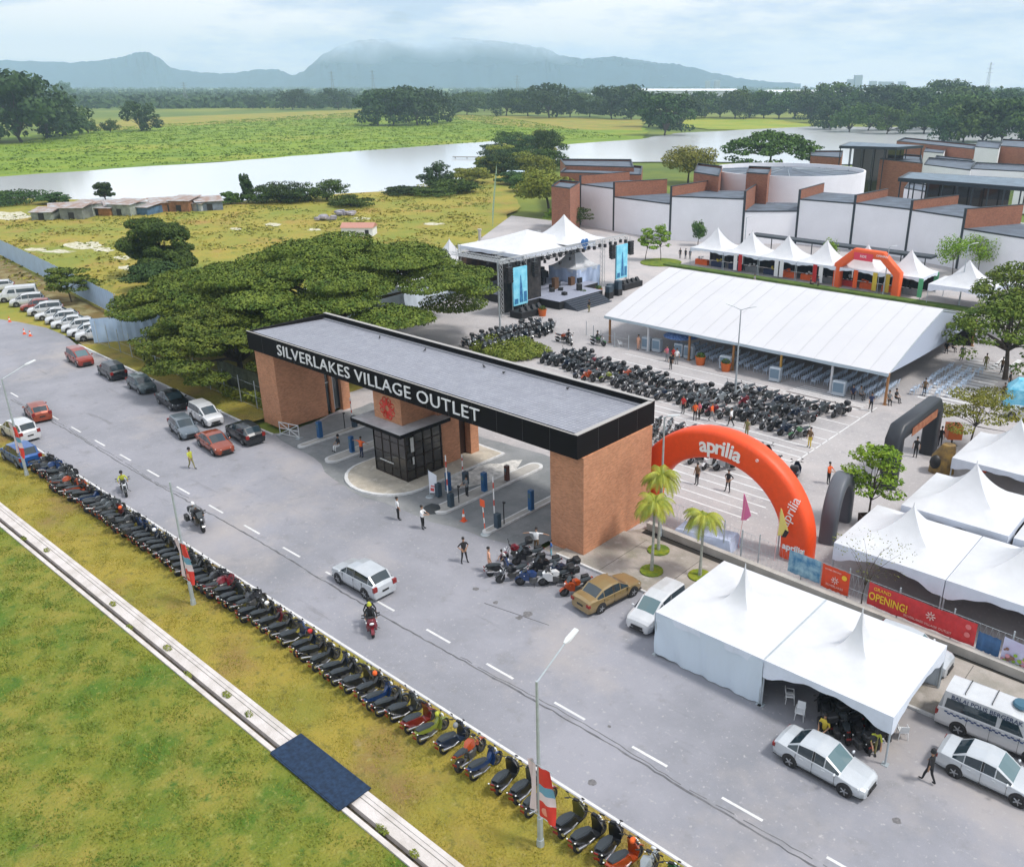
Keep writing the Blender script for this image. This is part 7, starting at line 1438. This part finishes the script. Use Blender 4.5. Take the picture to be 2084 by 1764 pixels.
for i, (px, py, hp, kk) in enumerate(far_t):
    s_, t_ = gp(px, py); dist = sqrt(s_ * s_ + t_ * t_); hh = hp / F * dist * 1.02
    lm = 'near the left edge' if px < 300 else 'beyond the left field' if px < 740 else 'in the clump behind the green field' if px < 930 else 'in the tree line behind the peninsula' if px < 1400 else 'in the wood beyond the lake inlet'
    place(kits[kk], 'distant_tree', (s_, t_, -.05 * hh), i * 1.7, '%s tree %s, %s from the left of all' % (['dark', 'green', 'dark bushy', 'green leafy', 'flat-topped dark', 'flat-topped green'][kk], lm, ordinal(sorted(q[0] for q in far_t).index(px) + 1) ), 'tree', 'far trees beyond the water', scale=hh * 1.12)
# far wooded plain: too many to count
r = np.random.default_rng(5); n = 5200; bl = []
uu = r.uniform(-1300, 1100, n); dd = 29 * F / r.uniform(7.5, 44, n) ; dd = np.clip(dd, 1050, 5000)
vs = []; rr_ = []
for u_, d_ in zip(uu, dd):
    x_ = u_ / F * d_; y_ = d_; S_ = x_ * cos(YAW) - y_ * sin(YAW); T_ = x_ * sin(YAW) + y_ * cos(YAW); h_ = r.uniform(7, 13); bl.append((S_, T_, h_ * .45, r.uniform(9, 26), r.uniform(9, 26), h_ * .6))
me = leaves('far_woods', bl, 64000, 4.2, FB, 6); o = bpy.data.objects.new('far_woods', me); COL.objects.link(o); tag(o, 'blue-green woods covering the far plain below the hills', None, None, 'stuff')
# industrial sheds and town on the plain
SH = mat('shed_white', (.80, .80, .80), .6)
for i, (x0, x1, yb, yt, lb) in enumerate([(1265, 1490, 196, 179, 'long white industrial shed above the tree line, left'), (1540, 1770, 200, 181, 'long white industrial shed above the tree line, middle'), (1830, 2000, 192, 184, 'pale low shed above the tree line, right'), (1180, 1215, 192, 187, 'small white shed on the plain under the hills')]):
    d0 = 1500 if i < 2 else 1900; k0 = (x0 - CX) / F * d0; k1 = (x1 - CX) / F * d0; z1 = H - (yt - YH) / F * d0 * 1.07; Y_ = d0
    r_ = empty('industrial_shed', (0, 0, 0), YAW, lb, 'shed', 'sheds on the far plain'); mb = MB(); mb.box(k0, k1, Y_, Y_ + 90, 0, z1 - 3); mb.build('wall', SH, r_)
    mb = MB(); mb.loft([[(k0, Y_ - 2, z1 - 3), (k1, Y_ - 2, z1 - 3), (k1, Y_ + 92, z1 - 3), (k0, Y_ + 92, z1 - 3)], [(k0 + 6, Y_ + 44, z1), (k1 - 6, Y_ + 44, z1), (k1 - 6, Y_ + 46, z1), (k0 + 6, Y_ + 46, z1)]]); mb.build('roof', mat('shed_roof', (.72, .75, .78), .5), r_)
for i, (px, w_, yt) in enumerate([(1706, 14, 156), (1692, 10, 163), (1440, 10, 165), (1422, 8, 166), (1760, 26, 167), (1735, 12, 166), (1790, 12, 167)]):
    d0 = 4200; mb = MB(); k0 = (px - CX) / F * d0; hw_ = w_ / F * d0 / 2; mb.bbox(k0 - hw_, k0 + hw_, d0, d0 + 30, 0, H + (YH - yt) / F * d0 * 1.05, 2); o = mb.build('tower_block', mat('tower_grey', (.30, .33, .36), .7)); o.rotation_euler = (0, 0, YAW); tag(o, ['tallest distant tower block on the right horizon', 'lower block joined left of the tallest tower', 'right one of two small blocks under the hill slope', 'left one of two small blocks under the hill slope', 'broad low block right of the tallest tower', 'small block between the tallest tower and the broad one', 'small block farthest right of the distant town'][i], 'building', 'distant town blocks')
for i, (px, py, yt) in enumerate([(1950, 200, 135), (2050, 200, 160), (713, 205, 150), (790, 205, 148), (432, 205, 168), (1062, 205, 156)]):
    d0 = 1400; k0 = (px - CX) / F * d0; top = H + (YH - yt) / F * d0 * 1.05; mb = MB()
    for sx_ in (-1, 1):
        for sy_ in (-1, 1): mb.tube((k0 + sx_ * 3, d0 + sy_ * 3, 0), (k0 + sx_ * .4, d0 + sy_ * .4, top), .25, .12, 4)
    for q in range(8): z = top * q / 8; w0 = 3 - 2.6 * q / 8; mb.tube((k0 - w0, d0, z), (k0 + w0 - .3, d0, z + top / 8), .1, n=3); mb.tube((k0 + w0, d0, z), (k0 - w0 + .3, d0, z + top / 8), .1, n=3)
    for z in (.75, .85, .95): mb.tube((k0 - 5, d0, top * z), (k0 + 5, d0, top * z), .15, n=4)
    o = mb.build('pylon', mat('pylon_grey', (.25, .28, .30), .6)); o.rotation_euler = (0, 0, YAW); tag(o, ['tall lattice pylon on the right horizon', 'smaller lattice pylon at the right edge of the horizon', 'lattice pylon before the big cloudy hill, left one', 'lattice pylon before the big cloudy hill, right one', 'lattice pylon on the left plain', 'lattice pylon in the middle of the cloudy hill'][i], 'pylon', 'power pylons on the plain')
# shacks by the lake
cols_ = [((.20, .25, .32), 'slate blue'), ((.30, .34, .30), 'grey green'), ((.45, .20, .07), 'rusty orange'), ((.38, .42, .38), 'pale grey'), ((.10, .20, .34), 'blue'), ((.38, .18, .09), 'brown'), ((.50, .53, .55), 'whitish'), ((.22, .24, .22), 'dark grey')]
for i, (px, py, w_, d_, ci) in enumerate([(95, 446, 4.5, 4, 1), (130, 440, 5, 4, 0), (178, 438, 6, 4, 3), (212, 436, 7, 6, 2), (240, 434, 5, 6, 7), (262, 436, 6, 6, 3), (292, 434, 7, 6, 4), (345, 428, 8, 6, 5), (378, 428, 5, 6, 5), (400, 426, 8, 6, 6), (425, 426, 6, 6, 0), (158, 444, 5, 5, 7)]):
    c_, nm = cols_[ci]; s_, t_ = gp(px, py); r_ = empty('shack', (s_, t_, 0), .75 + .5 * sin(i * 2.), '%s tin shack by the lake, %s from the left' % (nm, ordinal(sorted([95, 130, 178, 212, 240, 262, 292, 345, 378, 400, 425, 158]).index(px) + 1)), 'shack', 'tin shacks along the near lake shore')
    m_ = mat('tin_' + nm, c_, .7, rgb2=tuple(x * .45 for x in c_), vscale=.6); mb = MB(); mb.box(-w_ / 2, w_ / 2, -d_ / 2, d_ / 2, 0, 1.7 + .4 * (i % 3)); mb.build('wall', m_, r_); mb = MB(); h_ = 1.7 + .4 * (i % 3)
    mb.loft([[(-w_ / 2 - .4, -d_ / 2 - .4, h_ + .05), (w_ / 2 + .4, -d_ / 2 - .4, h_ + .05), (w_ / 2 + .4, d_ / 2 + .4, h_ + .7), (-w_ / 2 - .4, d_ / 2 + .4, h_ + .7)], [(-w_ / 2 - .4, -d_ / 2 - .4, h_ + .15), (w_ / 2 + .4, -d_ / 2 - .4, h_ + .15), (w_ / 2 + .4, d_ / 2 + .4, h_ + .8), (-w_ / 2 - .4, d_ / 2 + .4, h_ + .8)]]); mb.build('roof', mat('tin_roof', (.40, .42, .44), .6, rgb2=(.28, .17, .12), vscale=.5), r_); mb = MB(); mb.box(-.7, .6, -d_ / 2 - .03, -d_ / 2 - .01, 0, 1.6); mb.build('door', DARK, r_)
s_, t_ = gp(732, 478); r_ = empty('field_hut', (s_, t_, 0), .7, 'white hut with a pink roof in the pasture', 'hut'); mb = MB(); mb.box(-3.2, 3.2, -2, 2, 0, 1.7); mb.build('wall', WALLW, r_); mb = MB(); mb.loft([[(-3.4, -2.2, 1.72), (3.4, -2.2, 1.72), (3.4, 2.2, 1.72), (-3.4, 2.2, 1.72)], [(-3.4, -.1, 2.5), (3.4, -.1, 2.5), (3.4, .1, 2.5), (-3.4, .1, 2.5)]]); mb.build('roof', mat('roof_pink', (.45, .22, .17), .7), r_); mb = MB(); mb.box(1.6, 2.4, -2.02, -2.005, .0, 1.3); mb.build('window', DARK, r_)
for i, (px, py, w_) in enumerate([(658, 448, 5), (705, 438, 4)]):
    s_, t_ = gp(px, py); r_ = empty('scrap_heap', (s_, t_, 0), i, ['grey scrap heap in the pasture', 'pale small structure in the pasture right of the scrap heap'][i], 'heap'); mb = MB(); rnd = random.Random(i); [mb.cbox((rnd.uniform(-w_ / 2, w_ / 2), rnd.uniform(-1.5, 1.5), rnd.uniform(.2, .9)), (1.6, 1.2, .5), 0, rnd.random() * 3) for q in range(10)]; mb.build('scrap', mat('scrap', (.42, .38, .42), .7, rgb2=(.2, .2, .25), vscale=.5), r_)
s_, t_ = gp(965, 323); mb = MB(); mb.box(-9, 9, -.8, .8, .5, .7); [mb.tube((x, 0, -.3), (x, 0, .5), .15, n=5) for x in (-8, -3, 3, 8)]; o = mb.build('jetty', mat('jetty_wood', (.16, .13, .10), .9)); o.location = (s_, t_, 0); o.rotation_euler = (0, 0, YAW - .1); tag(o, 'thin wooden jetty reaching into the lake', 'jetty')
s_, t_ = gp(1065, 364); r_ = empty('yard_shed', (s_, t_, 0), YAW, 'low pale blue roofed shed above the service yard', 'shed'); mb = MB(); mb.box(-5, 5, -2, 2, 0, 2.2); mb.build('wall', WALLW, r_); mb = MB(); mb.box(-5.4, 5.4, -2.5, 2.5, 2.21, 2.4); mb.build('roof', mat('roof_paleblue', (.42, .52, .60), .6), r_)
# palms
PF = mat('foliage_palm', (.36, .36, .03), .6, rgb2=(.17, .22, .02), vscale=1.2)
def palm_kit(h, seed, n=26, L=1.9):
    rnd = random.Random(seed); T = MB(); T.path([(0, 0, -.05), (.03, .02, h * .4), (.05, 0, h)], [.13, .09, .08], 8); Cn = MB(); Cn.tube((.05, 0, h), (.05, 0, h + .7), .07, .05, 8)
    F_ = MB()
    for i in range(n):
        a = i * 2.4; el = rnd.uniform(.5, 1.3); p = Vector((.05, 0, h + .65)); v = Vector((cos(a) * cos(el), sin(a) * cos(el), sin(el))); pts = [p]; k = 12
        for j in range(k): p = p + v * (L / k); v = (v + Vector((0, 0, -.27))).normalized(); pts.append(p)
        for j in range(1, k + 1):
            d = (pts[j] - pts[j - 1]).normalized(); sd = d.cross(Vector((0, 0, 1))); sd = sd.normalized() if sd.length > .05 else Vector((1, 0, 0)); ln = .62 * sin(pi * (j / k) ** .7 * .92 + .12)
            for s_ in (-1, 1):
                for q in (0, .5):
                    b = pts[j - 1] + (pts[j] - pts[j - 1]) * q; t2 = b + sd * s_ * ln * .8 + d * ln * .35 + Vector((0, 0, -ln * .55)); F_.poly([tuple(b - d * .03), tuple(b + d * .05), tuple(t2)])
        F_.path([tuple(q) for q in pts[::3]], .016, 4)
    return [('trunk', T.mesh('trunk', mat('palm_trunk', (.33, .34, .30), .8, var=.2, vscale=6), True), []), ('crownshaft', Cn.mesh('crownshaft', PF, True), []), ('frond_crown', F_.mesh('frond_crown', PF, False, fix=False), [])]
for i, (px, py, h_, lb) in enumerate([(1326, 1162, 4.0, 'drooping palm nearest the road beside the right brick pier'), (1424, 1172, 3.4, 'drooping palm between the pier palm and the draped tent'), (1340, 1120, 4.6, 'taller drooping palm just behind the pier palm')]):
    s_, t_ = gp(px, py, .13); place(palm_kit(h_, i, 28, 1.85), 'palm_tree', (s_, t_, .13), i, lb, 'palm tree', 'palms on the pavement')
    pts = [(s_ + .75 * cos(a), t_ + .75 * sin(a)) for a in [2 * pi * k / 16 for k in range(16)]]; mb = MB(); mb.loft([[(x, y, .13) for x, y in pts], [(x, y, .22) for x, y in pts]]); mb.build('planting_ring', ramp_mat('ring_grass', [((.22, .25, .02),), ((.10, .16, .02), 2, .4, .6, 5)]), kind='structure')
# hedge plants
o = bpy.data.objects.new('shrub_bed', leaves('shrub_bed', [(gp(x, y)[0], gp(x, y)[1], .5, 1.6, 1.6, .6) for x, y in [(985, 712), (1010, 722), (1040, 730), (1065, 728), (1080, 716), (1035, 712), (1000, 700), (1060, 705), (1095, 722)]], 9000, .13, foliage('bed', (.20, .22, .04), (.10, .14, .02), .1, 1), 77)); COL.objects.link(o); tag(o, 'yellow-green shrubs filling the bed behind the gate roof', 'shrub')
o = bpy.data.objects.new('fence_weeds', leaves('fence_weeds', [(-73 - i * 1.3, 40.4 + .4 * sin(i), .5, .9, .5, .7) for i in range(22)], 6000, .13, FD, 78)); COL.objects.link(o); tag(o, 'weeds growing along the netted fence', None, None, 'stuff')
o = bpy.data.objects.new('drain_weeds', leaves('drain_weeds', [(s_, 15.75 + .3 * sin(s_ * 3), .05, .25 + .2 * sin(s_) ** 2, .16, .12) for s_ in (-63, -60, -50, -46.8, -43.2, -40.1, -37, -34.8, -24, -22)], 1200, .05, FD, 79)); COL.objects.link(o); tag(o, 'weeds sprouting in the roadside drain', None, None, 'stuff')
# grass tufts
r = np.random.default_rng(9)
def tufts(name, x0, x1, y0, y1, n, m, size, seed, label):
    r = np.random.default_rng(seed); x = r.uniform(x0, x1, n); y = r.uniform(y0, y1, n); z = np.zeros(n)
    clump = np.sin(x * 1.9 + 1.3 * np.sin(y * 1.1)) * np.sin(y * 2.3 + 1.7 * np.sin(x * .7)); keep = (clump + r.normal(size=n) * .5) > .25; x = x[keep]; y = y[keep]; n = len(x)
    a = r.uniform(0, 2 * pi, n); h = size * r.uniform(.5, 1.3, n); v = np.zeros((n, 3, 3)); w_ = size * .3
    v[:, 0, 0] = x - np.cos(a) * w_; v[:, 0, 1] = y - np.sin(a) * w_; v[:, 1, 0] = x + np.cos(a) * w_; v[:, 1, 1] = y + np.sin(a) * w_; v[:, 2, 0] = x + r.normal(size=n) * size * .5; v[:, 2, 1] = y + r.normal(size=n) * size * .5; v[:, 2, 2] = h; v[:, :2, 2] = .003
    me = bpy.data.meshes.new(name); me.vertices.add(n * 3); me.vertices.foreach_set('co', v.reshape(-1)); me.loops.add(n * 3); me.loops.foreach_set('vertex_index', np.arange(n * 3, dtype=np.int32)); me.polygons.add(n); me.polygons.foreach_set('loop_start', np.arange(0, n * 3, 3, dtype=np.int32)); me.polygons.foreach_set('loop_total', np.full(n, 3, dtype=np.int32)); me.materials.append(m); me.update(calc_edges=True)
    o = bpy.data.objects.new(name, me); COL.objects.link(o); tag(o, label, None, None, 'stuff')
GRM = foliage('grass_blade', (.27, .28, .045), (.09, .16, .02), .0, .5); GRV = foliage('grass_dry', (.38, .31, .05), (.20, .20, .025), .0, .5)
tufts('lawn_grass', -85, 0, -2, 15.1, 240000, GRM, .11, 1, 'lush green grass beyond the drain'); tufts('verge_grass', -90, 0, 16.7, 22.1, 110000, GRV, .075, 2, 'short yellowish grass on the verge')

def clumps(name, poly, n, size, m, seed, label):
    r = np.random.default_rng(seed); P_ = np.array(poly); x0, y0 = P_.min(0); x1, y1 = P_.max(0); x = r.uniform(x0, x1, n * 2); y = r.uniform(y0, y1, n * 2); ins = np.zeros(len(x), bool); j = len(P_) - 1
    for i in range(len(P_)):
        c = ((P_[i, 1] > y) != (P_[j, 1] > y)) & (x < (P_[j, 0] - P_[i, 0]) * (y - P_[i, 1]) / (P_[j, 1] - P_[i, 1] + 1e-9) + P_[i, 0]); ins ^= c; j = i
    x = x[ins]; y = y[ins]; cl_ = np.sin(x * .21 + 1.7 * np.sin(y * .13)) * np.sin(y * .27 + 1.3 * np.sin(x * .09)) + r.normal(size=len(x)) * .45; k = cl_ > .05; x = x[k]; y = y[k]
    me = leaves(name, [(a, b, .04, size * 1.6, size * 1.6, size * .35) for a, b in zip(x, y)], len(x) * 3, size, m, seed, flat=.5); o = bpy.data.objects.new(name, me); COL.objects.link(o); tag(o, label, None, None, 'stuff')
clumps('pasture_tufts', gpx([(0, 440), (470, 418), (700, 398), (960, 360), (1000, 380), (990, 470), (900, 600), (600, 700), (270, 640), (0, 560)]), 14000, .30, foliage('pasture', (.30, .26, .045), (.13, .165, .03), 0, .08), 31, 'tussocks of rough grass scattered over the pasture')
clumps('marsh_reeds', gpx([(0, 300), (150, 265), (740, 228), (1000, 236), (1280, 280), (1000, 288), (500, 324), (0, 356)]), 40000, .55, foliage('marsh', (.20, .29, .02), (.12, .20, .018), 0, .02), 32, 'low green reeds of the field beyond the lake')
clumps('brush_patches', gpx([(850, 386), (960, 340), (1010, 296), (1120, 300), (1120, 330), (1040, 350), (1000, 380), (940, 400)]), 1500, .7, FD, 33, 'brushy scrub covering the point between the waters')
